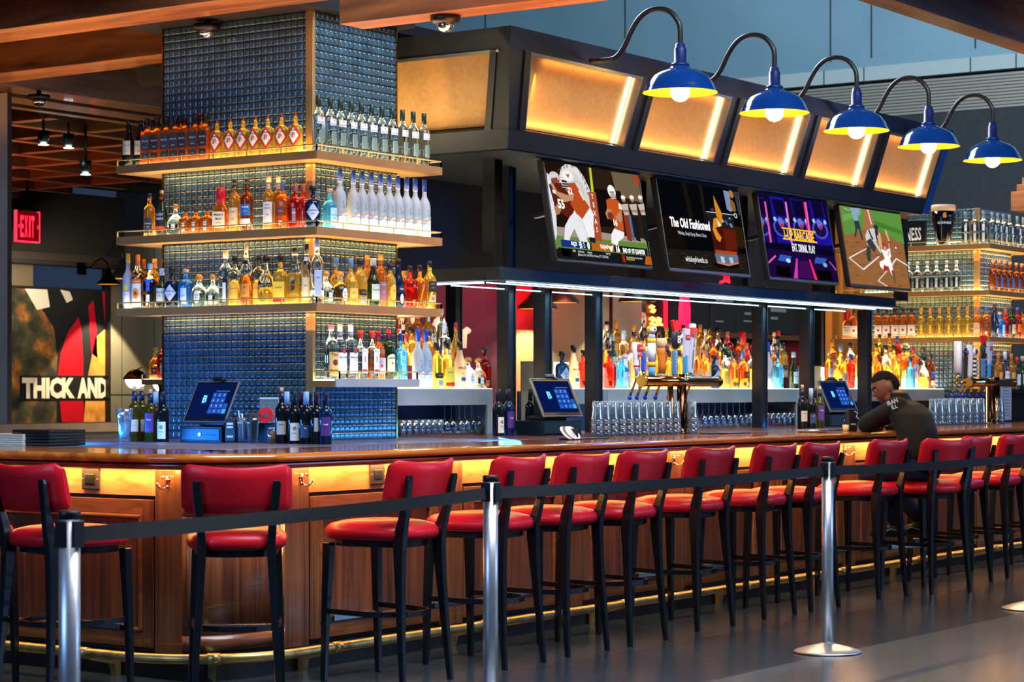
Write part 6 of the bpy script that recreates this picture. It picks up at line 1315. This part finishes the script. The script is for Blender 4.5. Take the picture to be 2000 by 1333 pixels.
def h_check(m, x, y, z):
    for k in range(9):
        for j in range(2): m.box(x-.024+.024*j, x+.024*j, y-.014, y+.014, z+.03+.024*k, z+.054+.024*k, flat('#e4e0d4' if (k+j) % 2 else '#1c1c20'))
    m.lathe([(-.045, .02), (0, .05), (.045, .02)], flat('#c8ccd0'), 16, cx=x, cy=y, z0=z+.32, sy=.4); m.lathe([(-.03, .015), (0, .038), (.03, .015)], flat('#24344c'), 16, cx=x, cy=y-.008, z0=z+.32, sy=.4)
YU = 7.95; PX2 = [(1871, h_white), (1885, h_dark), (1893, h_curve), (1905, h_check), (1920, h_barcade), (1932, h_swirl)]
tap_tower(XY(1893, YU), XY(1978, YU), XY(1945, YU), YU, ZP(XY(1940, YU), YU, 748), 'second beer tap tower with six handles right of the seated person', [dict(x=XY(px, YU+.085), fn=fn) for px, fn in PX2])
# ================================================================ registers
def register(x, y, z, rz, s, lb, scr_rz=0):
    r = empty('cash_register', (x, y, z), rz, lb, 'cash register'); r.scale = (s, s, s) if not isinstance(s, tuple) else s
    m = MB(); m.box(-.2, .2, 0, .40, .0, .1, mat('drawer_metal', '#18222b', .35, .4), .004); d = m.build('cash_drawer', r)
    m = MB(); m.box(-.185, .185, -.008, 0, .012, .088, mat('drawer_face', '#1c3444', .3, .3), .003); m.box(.03, .15, -.010, -.007, .044, .050, PLAST); m.build('drawer_front', d)
    m = MB(); m.tube([(0, -.016, .05), (0, -.006, .05)], .011, CHROME, 12); m.build('lock', d)
    m = MB(); m.box(-.1, .14, .1, .3, .1, .13, PLAST, .008); m.box(-.06, .1, .16, .22, .12, .26, PLAST, .01); m.build('stand', r)
    sc = MB(); sc.box(-.2, .2, -.012, .012, 0, .30, PLAST, .008); o = sc.build('touch_screen', r); o.location = (.02, .02, .125); o.rotation_euler = (R(-32), 0, R(scr_rz))
    b = MB(); b.box(-.203, .203, -.0135, .0, -.003, .003, mat('bezel_grey', '#6a7076', .4, .4)); b.box(-.203, .203, -.0135, .0, .297, .303, mat('bezel_grey', '#6a7076', .4, .4)); b.box(-.203, -.197, -.0135, 0, 0, .3, mat('bezel_grey', '#6a7076', .4, .4)); b.box(.197, .203, -.0135, 0, 0, .3, mat('bezel_grey', '#6a7076', .4, .4)); b.build('bezel', o)
    p = MB(); 
    def rc(x0, x1, z0, z1, c, k, e=1):
        e *= .65; p.face([(x0, -.0125-.0006*k, z0), (x1, -.0125-.0006*k, z0), (x1, -.0125-.0006*k, z1), (x0, -.0125-.0006*k, z1)], flat(c, e))
    rc(-.18, .18, .03, .28, '#06184e', 1, .9); rc(-.09, -.045, .13, .2, '#0a3c8c', 2, 1.0)
    p.text('B', .075, flat('#5ab4f0', 1.4), frame((-.068, -.0145, .165), (1, 0, 0), (0, 0, 1)), .03)
    rc(.02, .15, .226, .23, '#6a94d8', 2)
    for a in range(3):
        for c in range(4):
            rc(.0+.045*a, .04+.045*a, .18-.04*c, .215-.04*c, '#2456b8', 2, 1.1); p.text('123456789.0<'[c*3+a], .02, flat('#9cc4f4', 1.3), frame((.02+.045*a, -.0145, .1975-.04*c), (1, 0, 0), (0, 0, 1)))
    rc(.135, .172, .10, .135, '#2456b8', 2); rc(.135, .172, .06, .095, '#3c9cf0', 2, 1.2); rc(-.01, .04, .012, .016, '#4a5058', 2, .5)
    p.build('screen_picture', o, fix=False)
    t = MB(); t.box(-.05, .05, -.03, .03, .302, .33, PLAST, .008); t.box(.02, .08, -.02, .03, .295, .315, PLAST, .006); t.build('card_camera', o)
x = 9.68; register(x, YX(392, x), 1.12, R(-90), (.82, .8, .93), 'black cash register with blue keypad screen at the near column foot', 0)
y = 8.33; register(XY(1098, y), y, 1.12, R(-8), (1, .8, 1), 'black cash register with blue screen between two canopy posts')
y = 8.33; register(XY(1643, y)+.05, y, 1.12, R(-8), (1, .8, 1), 'black cash register with blue screen left of the seated person')
# things round the first register
def at9(px, x=9.74): return (x, YX(px, x), 1.12)
m = MB(); m.box(-.03, .03, -.05, .05, 0, .14, PLAST, .006); m.box(-.028, .028, -.052, -.05, .02, .13, mat('card_face', '#202428', .3)); 
for k, (a, c) in enumerate(((.105, '#d8d8d4'), (.085, '#c8c8c4'), (.03, '#b8bcb8'))): m.box(-.018, .018, -.054, -.052, a, a+.012, flat(c))
o = m.build('card_terminal', None, at9(452)); o.rotation_euler = (0, 0, R(-58)); tag(o, 'black card terminal with small white stickers right of the register', 'card terminal')
r = empty('pint_glass', at9(476), 0, 'pint glass holding straws and pens right of the register', 'glass'); g = link('glass_body', GM['pint'], r); 
m = MB()
for k in range(7):
    a = k*.9; m.tube([(.012*math.cos(a), .012*math.sin(a), .02), (.035*math.cos(a), .035*math.sin(a), .15+.02*(k % 3))], .0045, flat(('#d8e4ea', '#24303c', '#aab4bc', '#5a1c1c')[k % 4]), 6)
m.build('straws', r)
r = empty('pint_glass', at9(494), 0, 'pint glass with dark napkins and blue tint beside the straws', 'glass'); g = link('glass_body', GM['pint'], r); m = MB(); m.lathe([(.02, .025), (.12, .03), (.165, .045), (.175, .02)], mat('dark_cloth', '#20261f', .8), 10); m.build('napkins', r)
m = MB(); m.box(-.08, .08, -.06, .06, 0, .11, mat('blue_box', '#123c5c', .4, .2), .005); m.box(-.082, .082, -.062, .062, .105, .115, DARKSTEEL); m.text('EPSON', .014, flat('#c8ccd0'), frame((-.03, -.063, .09), (1, 0, 0), (0, 0, 1))); o = m.build('receipt_printer', None, (9.86, YX(512, 9.86), 1.12)); o.rotation_euler = (0, 0, R(-58)); tag(o, 'blue-black receipt printer behind the glasses of straws', 'printer')
r = empty('tape_reel', (9.80, YX(519, 9.80), 1.283), R(-58), 'red reel standing on the receipt printer', 'reel'); m = MB(); m.tube([(0, -.012, 0), (0, .012, 0)], .045, mat('reel_red', '#e01c1c', .35), 24); m.build('reel_disc', r); m = MB(); m.tube([(0, -.016, 0), (0, .016, 0)], .014, STEEL, 14); m.build('reel_hub', r)
m = MB(); m.box(-.06, .06, -.004, .004, .0, .15, mat('acrylic', '#c8dce0', .05, 0, .8)); m.box(.052, .06, -.006, .006, 0, .15, flat('#c8dcd8')); m.box(-.06, .06, -.006, .006, .142, .15, flat('#c8dcd8')); o = m.build('sign_holder', None, (9.93, YX(527, 9.93), 1.235)); o.rotation_euler = (0, 0, R(-58)); tag(o, 'clear acrylic sign holder behind the red reel', 'sign holder')
r = empty('garnish_jar', at9(533, 9.70), 0, 'small glass jar of brown nuts left of the wine bottles', 'jar'); m = MB(); m.lathe([(0, .028), (.02, .034), (.07, .034), (.085, .03)], TUMBLER, 16); m.build('jar', r); m = MB(); m.lathe([(.004, .024), (.06, .03), (.07, .02)], mat('nuts', '#8a5028', .7, var=.5, vs_=60), 14); m.build('nuts', r); m = MB(); m.tube([(.03*math.cos(a), .03*math.sin(a), .088) for a in [2*PI*k/12 for k in range(13)]], .003, CHROME, 6); m.build('wire_bail', r)
for k in range(1): 
    r = empty('pint_glass', (9.42, YX(243, 9.42), 1.12), 0, 'clear pint glass with ice water left of the wine bottles', 'glass'); o = link('glass_body', GM['pint'], r); o.scale = (1.15, 1.15, 1.35)
    m = MB(); m.lathe([(.03, .03), (.12, .037)], mat('ice', '#dcefff', .2, 0, .6), 12); m.build('ice', r)
# counter clutter at the far left
y = 12.4
m = MB(); 
for k in range(7): m.box(-.16, .16, -.14, .14, .012*k, .012*k+.01, flat('#c8c4b4'))
o = m.build('napkin_stack', None, (8.75, YX(52, 8.75), 1.1)); tag(o, 'stack of pale napkins on the work counter at left', 'napkins')
m = MB()
for k in range(6): m.box(-.14+.004*(k % 2), .14, -.15, .15, .018*k, .018*k+.016, PLAST, .003)
o = m.build('menu_stack', None, (8.75, YX(95, 8.75), 1.1)); tag(o, 'stack of black menus or trays on the work counter at left', 'menus')
# coasters, menus, bowl on the bar
for k in range(4):
    m = MB(); m.lathe([(0, .052), (.003, .052)], flat('#d0d4d4' if k != 1 else '#283040'), 24); 
    if k == 0: m.text('Whiskey', .02, flat('#3c4850'), frame((0, 0, .0035), (1, 0, 0), (0, 1, 0)))
    o = m.build('coaster', None, (XY(1098, 7.55)+.028*k, 7.52, 1.163)); o.rotation_euler = (R(48), R(4), 0)
    tag(o, '%s round paper coaster of the tilted row in the holder' % ORD[k], 'coaster', 'coasters in the tilted row')
m = MB(); m.box(-.03, .09, -.03, .03, 0, .012, PLAST); m.box(.08, .09, -.03, .03, 0, .07, PLAST); m.box(.1, .5, -.0, .12, -.0, .006, PLAST); o = m.build('coaster_holder', None, (XY(1098, 7.55), 7.52, 1.12)); tag(o, 'low black coaster holder on the glossy bar top', 'coaster holder')
for px, lb in ((1412, 'flat black menu lying on the bar right of the tap tower'), (1615, 'flat black menu lying on the bar near the wine bottles')):
    m = MB(); m.box(-.2, .2, -.1, .1, 0, .008, PLAST, .002); o = m.build('menu', None, (XY(px, 7.72), 7.7, 1.1205)); tag(o, lb, 'menu')
m = MB(); m.lathe([(0, .1), (.006, .11), (.02, .115)], STEEL, 28); o = m.build('steel_tray', None, (XY(1588, 7.4), 7.4, 1.12)); tag(o, 'low round steel tray on the bar near the wine bottles', 'tray')
m = MB(); m.lathe([(0, .022), (.05, .026)], mat('salt_glass', '#ffd890', .2, 0, .3), 14); o = m.build('candle_glass', None, (XY(1652, 7.35), 7.35, 1.12)); tag(o, 'small amber candle glass left of the seated person', 'candle')
r = empty('radio', (XY(1664, 7.32), 7.32, 1.12), R(-35), 'black two-way radio standing on the bar by the seated person', 'radio'); m = MB(); m.box(-.035, .035, -.02, .02, 0, .17, PLAST, .008); m.box(-.02, .02, -.022, -.02, .05, .06, flat('#9aa0a4')); m.build('radio_body', r); m = MB(); m.tube([(-.02, 0, .16), (-.02, 0, .30)], .006, PLAST, 8); m.build('antenna', r); m = MB(); m.tube([(.01, -.02, .15), (.03, -.03, .14), (.02, -.03, .11), (.06, -.03, .08)], .003, flat('#b8c8d4'), 6); m.build('cord', r)
m = MB(); m.box(-.05, .05, -.01, .01, 0, .10, mat('acrylic', '#c8dce0', .05, 0, .8), .002); o = m.build('card_holder', None, (XY(1178, 8.97), 8.97, 1.33)); tag(o, 'clear card holder clipped at the left end of the long display', 'card holder')
r = empty('drink_menu', (XY(1963, 8.25), 8.25, 1.12), R(-15), 'tall framed drink menu right of the second tap tower', 'menu'); m = MB(); m.box(-.1, .1, -.008, .008, 0, .42, DARKSTEEL, .003); m.build('menu_frame', r); m = MB(); m.box(-.085, .085, -.011, -.009, .02, .4, flat('#8a9498')); [m.box(-.05, .05, -.0125, -.0112, .06+.03*k, .066+.03*k, flat('#3c444c')) for k in range(10)]; m.build('menu_sheet', r)
# stout sign and glass on the far column's top shelf
X = COLX+10.15-.12; zt_ = SH_Z[0]
ya, yb_ = YX(1798, X), YX(1700, X)
r = empty('stout_sign', (X, ya, zt_), 0, 'black stout sign with tan harp artwork and white lettering on shelf', 'sign'); L_ = yb_-ya
m = MB(); m.box(-.01, .02, -.06, L_, 0, .26, PLAST, .004); m.build('sign_base', r)
m = MB(); m.box(-.0, .02, .15, L_, .24, .56, mat('tan_art', '#8a4a1c', .5, var=.35, vs_=8), .004); m.face([(-.003, L_*.5, .27), (-.003, L_*.42, .30), (-.003, .3, .52), (-.003, .36, .54)], flat('#241408')); m.face([(-.003, .62, .3), (-.003, .55, .3), (-.003, .5, .5), (-.003, .56, .52)], flat('#c87c30')); m.build('artwork', r)
m = MB(); yl_ = YX(1735, X)-ya; fit_text(m, 'GUINNESS', yl_ - (YX(1800, X)-ya) - .0, .13, flat('#d8d8d4'), frame((-.012, yl_, .06), (0, -1, 0), (0, 0, 1)), .015); m.build('lettering', r)
r = empty('stout_glass', (X+.02, YX(1841, X), zt_), R(-60), 'oversized pint of black stout with cream head and white lettering', 'display glass'); m = MB(); m.lathe([(0, .06), (.01, .065), (.12, .085), (.28, .115), (.34, .118)], mat('stout', '#08080a', .1, coat=.6), 28); m.build('stout_body', r); m = MB(); m.lathe([(.34, .119), (.38, .122), (.40, .118)], flat('#d8b080'), 28); m.build('foam_head', r)
m = MB(); b = text_bm('GUINNESS', .03, .02, 'CENTER', 1); 
for v in b.verts: a_ = v.co.x/.104; v.co = Vector((.107*math.sin(a_), -.107*math.cos(a_), .22+v.co.y))
m.add(b, flat('#d8d8d4'), None, False); m.face([(-.02, -.118, .27), (.02, -.118, .27), (.012, -.121, .32), (-.012, -.121, .32)], flat('#c88428')); m.build('lettering', r)

# ================================================================ the seated person
SKIN = mat('skin', '#6e4230', .5, spec=.35); JACK = mat('black_jacket', '#0d0f0e', .85, spec=.25, bump=.2, bs=30); JEAN = mat('blue_jeans', '#1e2640', .85, var=.2, vs_=20, spec=.2)
HAIR = mat('short_black_hair', '#080605', .9, spec=.2, bump=.5, bs=250)
def W3(px, py, Y): X = XY(px, Y); return Vector((X, Y, ZP(X, Y, py)))
per = empty('person', (14.55, 6.6, .8), 0, 'person in black jacket and jeans leaning on the bar, head bowed', 'person')
PM = Matrix.Translation((-14.55, -6.6, -.8))
class Clay(MB):
    """closed shapes fused into one continuous skin by a voxel remesh"""
    def limb(s, pts, n=16):
        P = [Vector(p[0]) for p in pts]; r = [p[1] for p in pts]
        a, b = (P[0]-P[1]).normalized(), (P[-1]-P[-2]).normalized()
        s.tube([P[0]+a*r[0]*.7, P[0]+a*r[0]*.4] + P + [P[-1]+b*r[-1]*.4, P[-1]+b*r[-1]*.7], [r[0]*.45, r[0]*.85] + r + [r[-1]*.85, r[-1]*.45], SKIN, n)
    def trunk(s, rings):
        out = []
        for c, A, F, hw, hd in rings: out.append([tuple(Vector(c) + A*hw*math.copysign(abs(math.cos(q))**.85, math.cos(q)) + F*hd*math.copysign(abs(math.sin(q))**.85, math.sin(q))) for q in [2*PI*k/24 for k in range(24)]])
        s.loft(out, SKIN)
    def fuse(s, name, m, vox=.012, sm=6, extra=None):
        bmesh.ops.recalc_face_normals(s.bm, faces=s.bm.faces)
        me = bpy.data.meshes.new(name); s.bm.to_mesh(me); s.bm.free(); o = link(name, me)
        r_ = o.modifiers.new('r', 'REMESH'); r_.mode = 'VOXEL'; r_.voxel_size = vox; r_.use_smooth_shade = True
        if sm: q = o.modifiers.new('q', 'SMOOTH'); q.iterations = sm; q.factor = .5
        dg = bpy.context.evaluated_depsgraph_get(); me2 = bpy.data.meshes.new_from_object(o.evaluated_get(dg)); bpy.data.objects.remove(o)
        me2.materials.clear(); me2.materials.append(m)
        for p_ in me2.polygons: p_.use_smooth = True; p_.material_index = 0
        o = link(name, me2, per); o.matrix_parent_inverse = PM; return o
fd = R(108); F = Vector((math.cos(fd), math.sin(fd), 0)); A = Vector((F.y, -F.x, 0)); Zv = Vector((0, 0, 1))
hip = W3(1797, 903, 6.56)
c1, c2, c3, c4 = W3(1796, 872, 6.57), W3(1789, 840, 6.62), W3(1777, 808, 6.70), W3(1768, 791, 6.75)
nb, hd = W3(1757, 779, 6.82), W3(1729, 757, 6.93)
ls, rs_ = c4 - A*.185 + F*.03 - Zv*.02, c4 + A*.17 + F*.03 - Zv*.03
le, re_ = W3(1692, 829, 7.13), W3(1768, 829, 7.18); lw, rw = W3(1716, 832, 7.42), W3(1738, 832, 7.40)
lh, rh = hip - A*.09 - Zv*.0, hip + A*.09; lk, rk = W3(1694, 926, 6.98), W3(1722, 930, 7.06); la, ra = W3(1752, 1026, 6.84), W3(1797, 1018, 6.78)
def hull(cl, g):      # trunk, neck, arms with g extra thickness for cloth
    L2 = F*.35 + Zv
    cl.trunk([(hip - Zv*.04, A, F, .17+g, .13+g), (hip + Zv*.04, A, F, .175+g, .135+g), (c1, A, F, .17+g, .125+g), (c2, A, F, .185+g, .13+g), (c3, A, F, .205+g, .135+g), (c4 + Zv*.0, A, F, .17+g, .11+g), (nb - Zv*.01, A, F, .08+g*.6, .075+g*.6)])
    cl.limb([(ls + A*.03, .07+g*.8), (ls.lerp(le, .5), .058+g), (le, .05+g), ]); cl.limb([(le, .048+g), (lw, .035+g*.7)])
    cl.limb([(rs_ - A*.03, .07+g*.8), (rs_.lerp(re_, .5), .058+g), (re_, .05+g)]); cl.limb([(re_, .048+g), (rw, .035+g*.7)])
b = Clay(); hull(b, -.01); b.limb([(nb, .06), (hd - Zv*.06, .055)])
for h_, k_, a_ in ((lh, lk, la), (rh, rk, ra)): b.limb([(h_, .085), (k_, .056)]); b.limb([(k_, .054), (k_.lerp(a_, .4), .052), (a_, .036)])
# hands folded on the bar: palm, four unequal bent fingers, thumb
for w_, dr in ((lw, Vector((.55, .65, 0))), (rw, Vector((-.85, .4, 0)))):
    dr = dr.normalized(); sd = Vector((-dr.y, dr.x, 0)); pm_ = w_ + dr*.06
    b.trunk([(w_ - dr*.01, sd, Zv, .026, .02), (w_ + dr*.03, sd, Zv, .036, .017), (pm_ + dr*.02, sd, Zv, .040, .014), (pm_ + dr*.035, sd, Zv, .036, .010)])
    for o_, L_ in ((-.030, .060), (-.010, .074), (.011, .070), (.030, .054)):
        p0 = pm_ + dr*.03 + sd*o_; b.limb([(p0, .009), (p0 + dr*L_*.5 + Zv*.006, .0085), (p0 + dr*L_ - Zv*.012, .007)], 8)
    b.limb([(w_ + dr*.02 + sd*.03, .011), (w_ + dr*.06 + sd*.056, .0095), (w_ + dr*.085 + sd*.06, .008)], 8)
def head_bm():
    b = bmesh.new(); bmesh.ops.create_uvsphere(b, u_segments=48, v_segments=34, radius=1)
    for v in b.verts:
        x, y, z = v.co; X, Y, Z = x*.078, y*.100, z*.122      # face looks along -y
        if y < 0:
            k = max(0, 1-abs(x)*1.6); ax = abs(x)
            Y += .010*math.exp(-((z+.25)/.5)**2)*math.exp(-(ax/.6)**2)                                                # flatter face
            Y -= .026*math.exp(-((z+.14)/.13)**2 - (x/.17)**2) + .012*math.exp(-((z+.20)/.07)**2 - (x/.22)**2)        # nose
            Y += .012*math.exp(-((z-.04)/.10)**2)*math.exp(-((ax-.38)/.2)**2)                                         # eye sockets
            Y -= .008*math.exp(-((z-.20)/.08)**2)*k                                                                   # brow
            Y -= .012*math.exp(-((z+.50)/.05)**2 - (x/.28)**2) + .009*math.exp(-((z+.40)/.035)**2 - (x/.28)**2)        # lips
            Y -= .016*math.exp(-((z+.80)/.14)**2 - (x/.45)**2)                                                        # chin
        if z < -.3: X *= 1 - .22*(-z-.3)
        if z < -.2 and y > 0: Y *= 1 - .4*(-z-.2)
        if y > 0 and z > -.2: Y *= 1.06
        v.co = (X, Y, Z)
    for f in b.faces: f.smooth = True
    return b
HM = Matrix.Translation(hd) @ Matrix.Rotation(R(218), 4, 'Z') @ Matrix.Rotation(R(22), 4, 'X')
b.add(head_bm(), SKIN, HM, True)
for s in (-1, 1):
    e = bmesh.new(); bmesh.ops.create_uvsphere(e, u_segments=16, v_segments=12, radius=1)
    for v in e.verts: v.co = Vector((s*.080 + v.co.x*.009, .014 + v.co.y*.019, -.006 + v.co.z*.032))
    b.add(e, SKIN, HM, True)
b.fuse('body', SKIN, .0065, 2)
for s in (-1, 1):
    m = MB()
    e = bmesh.new(); bmesh.ops.create_uvsphere(e, u_segments=12, v_segments=8, radius=.0115); bmesh.ops.translate(e, vec=(s*.030, -.0775, .006), verts=e.verts); m.add(e, mat('eye_white', '#857a72', .4), HM, True)
    e = bmesh.new(); bmesh.ops.create_uvsphere(e, u_segments=10, v_segments=8, radius=.006); bmesh.ops.translate(e, vec=(s*.030, -.0855, .002), verts=e.verts); m.add(e, flat('#100a08'), HM, True)
    o = m.build('eye', per); o.matrix_parent_inverse = PM
    m = MB(); m.tube([HM @ Vector((s*a, -q, c)) for a, q, c in ((.012, .094, .026), (.03, .090, .032), (.05, .074, .028))], .004, HAIR, 6); o = m.build('eyebrow', per); o.matrix_parent_inverse = PM
m = MB(); m.tube([HM @ Vector((a, -q, c)) for a, q, c in ((-.022, .086, -.056), (-.01, .097, -.054), (0, .1, -.0535), (.01, .097, -.054), (.022, .086, -.056))], .0045, mat('lips', '#4c2622', .5), 6); o = m.build('lips', per); o.matrix_parent_inverse = PM
h2 = head_bm()
for v in list(h2.verts): v.co = Vector((v.co.x*1.035, v.co.y*1.03, v.co.z*1.03))
def keep(c):
    if c.z < -.075: return False
    if c.y < -.02: return c.z > .062
    if c.y < .035: return c.z > .062 - (c.y+.02)/.055*.03
    return True
bmesh.ops.delete(h2, geom=[v for v in h2.verts if not keep(v.co)], context='VERTS'); h2.transform(HM); hm_ = bpy.data.meshes.new('hair'); h2.to_mesh(hm_); hm_.materials.append(HAIR)
o = link('hair', hm_, per); o.matrix_parent_inverse = PM
j = Clay(); hull(j, .018); j.trunk([(nb - Zv*.03, A, F, .095, .09), (nb + Zv*.01 - F*.005, A, F, .075, .072), (nb + Zv*.045 + F*.012, A, F, .07, .068)])
jk = j.fuse('jacket', JACK, .012, 5)
m = MB(); p0 = W3(1743, 786, 6.74); nrm = (Vector((0, 0, CAM_Z)) - p0).normalized()
xa = Vector((.80, -.45, .30)).normalized(); ya = nrm.cross(xa).normalized()
for k, s in enumerate(('IRAN', 'ILL')): m.text(s, .042, flat('#b8b8b0'), frame(p0 + nrm*.03 - ya*.036*k, xa, ya), .03)
o = m.build('lettering', per); o.matrix_parent_inverse = PM
t = Clay()
for h_, k_, a_ in ((lh, lk, la), (rh, rk, ra)): t.limb([(h_, .115), (h_.lerp(k_, .5), .092), (k_, .078)]); t.limb([(k_, .076), (k_.lerp(a_, .4), .07), (a_ + Zv*.03, .056)])
t.trunk([(hip - Zv*.12, A, F, .16, .13), (hip - Zv*.05, A, F, .19, .15), (hip + Zv*.05, A, F, .185, .145)])
t.fuse('jeans', JEAN, .013, 4)
"""shoes"""
def shoe(a, hd_, nm='shoe'):
    d_ = hd_.normalized(); base = Vector((a.x, a.y, .375)); sd = Vector((-d_.y, d_.x, 0)); m = MB(); rings = []
    SH = mat('black_shoe', '#090909', .5)
    for u, hw, h0, h1 in ((-.07, .022, .0, .06), (-.05, .036, -.01, .10), (0, .042, -.012, .11), (.06, .044, -.012, .075), (.12, .048, -.012, .058), (.17, .04, -.008, .045), (.195, .02, 0, .03)):
        c = base + d_*u; rings.append([tuple(c + sd*hw*math.cos(q) + Zv*((h0+h1)/2 + (h1-h0)/2*math.sin(q))) for q in [2*PI*k/12 for k in range(12)]])
    m.loft(rings, SH)
    for k in range(3): c = base + d_*(.03+.03*k) + Zv*(.09-.012*k); m.tube([c - sd*.03, c + Zv*.008, c + sd*.03], .003, flat('#30343a'), 5)
    for s in (-1, 1): m.tube([base + d_*-.02 + sd*.045*s + Zv*.03, base + d_*.06 + sd*.047*s + Zv*.05, base + d_*.13 + sd*.047*s + Zv*.02], .004, flat('#8a929a'), 5)
    o = m.build(nm, per); o.matrix_parent_inverse = PM
shoe(la, Vector((-.6, .7, 0))); shoe(ra, Vector((-.3, .9, 0)))
m = MB(); c = W3(1822, 912, 6.44); e = bmesh.new(); bmesh.ops.create_uvsphere(e, u_segments=16, v_segments=12, radius=1)
for v in e.verts: v.co = Vector((v.co.x*.12, v.co.y*.06, v.co.z*.065))
for f_ in e.faces: f_.smooth = True
m.add(e, JACK, Matrix.Translation(c), True); m.tube([c + Vector((-.09, -.05, .03)), c + Vector((-.15, -.03, .0)), c + Vector((-.13, -.04, -.05))], .008, flat('#7c1c14'), 6)
o = m.build('waist_bag', per); o.matrix_parent_inverse = PM
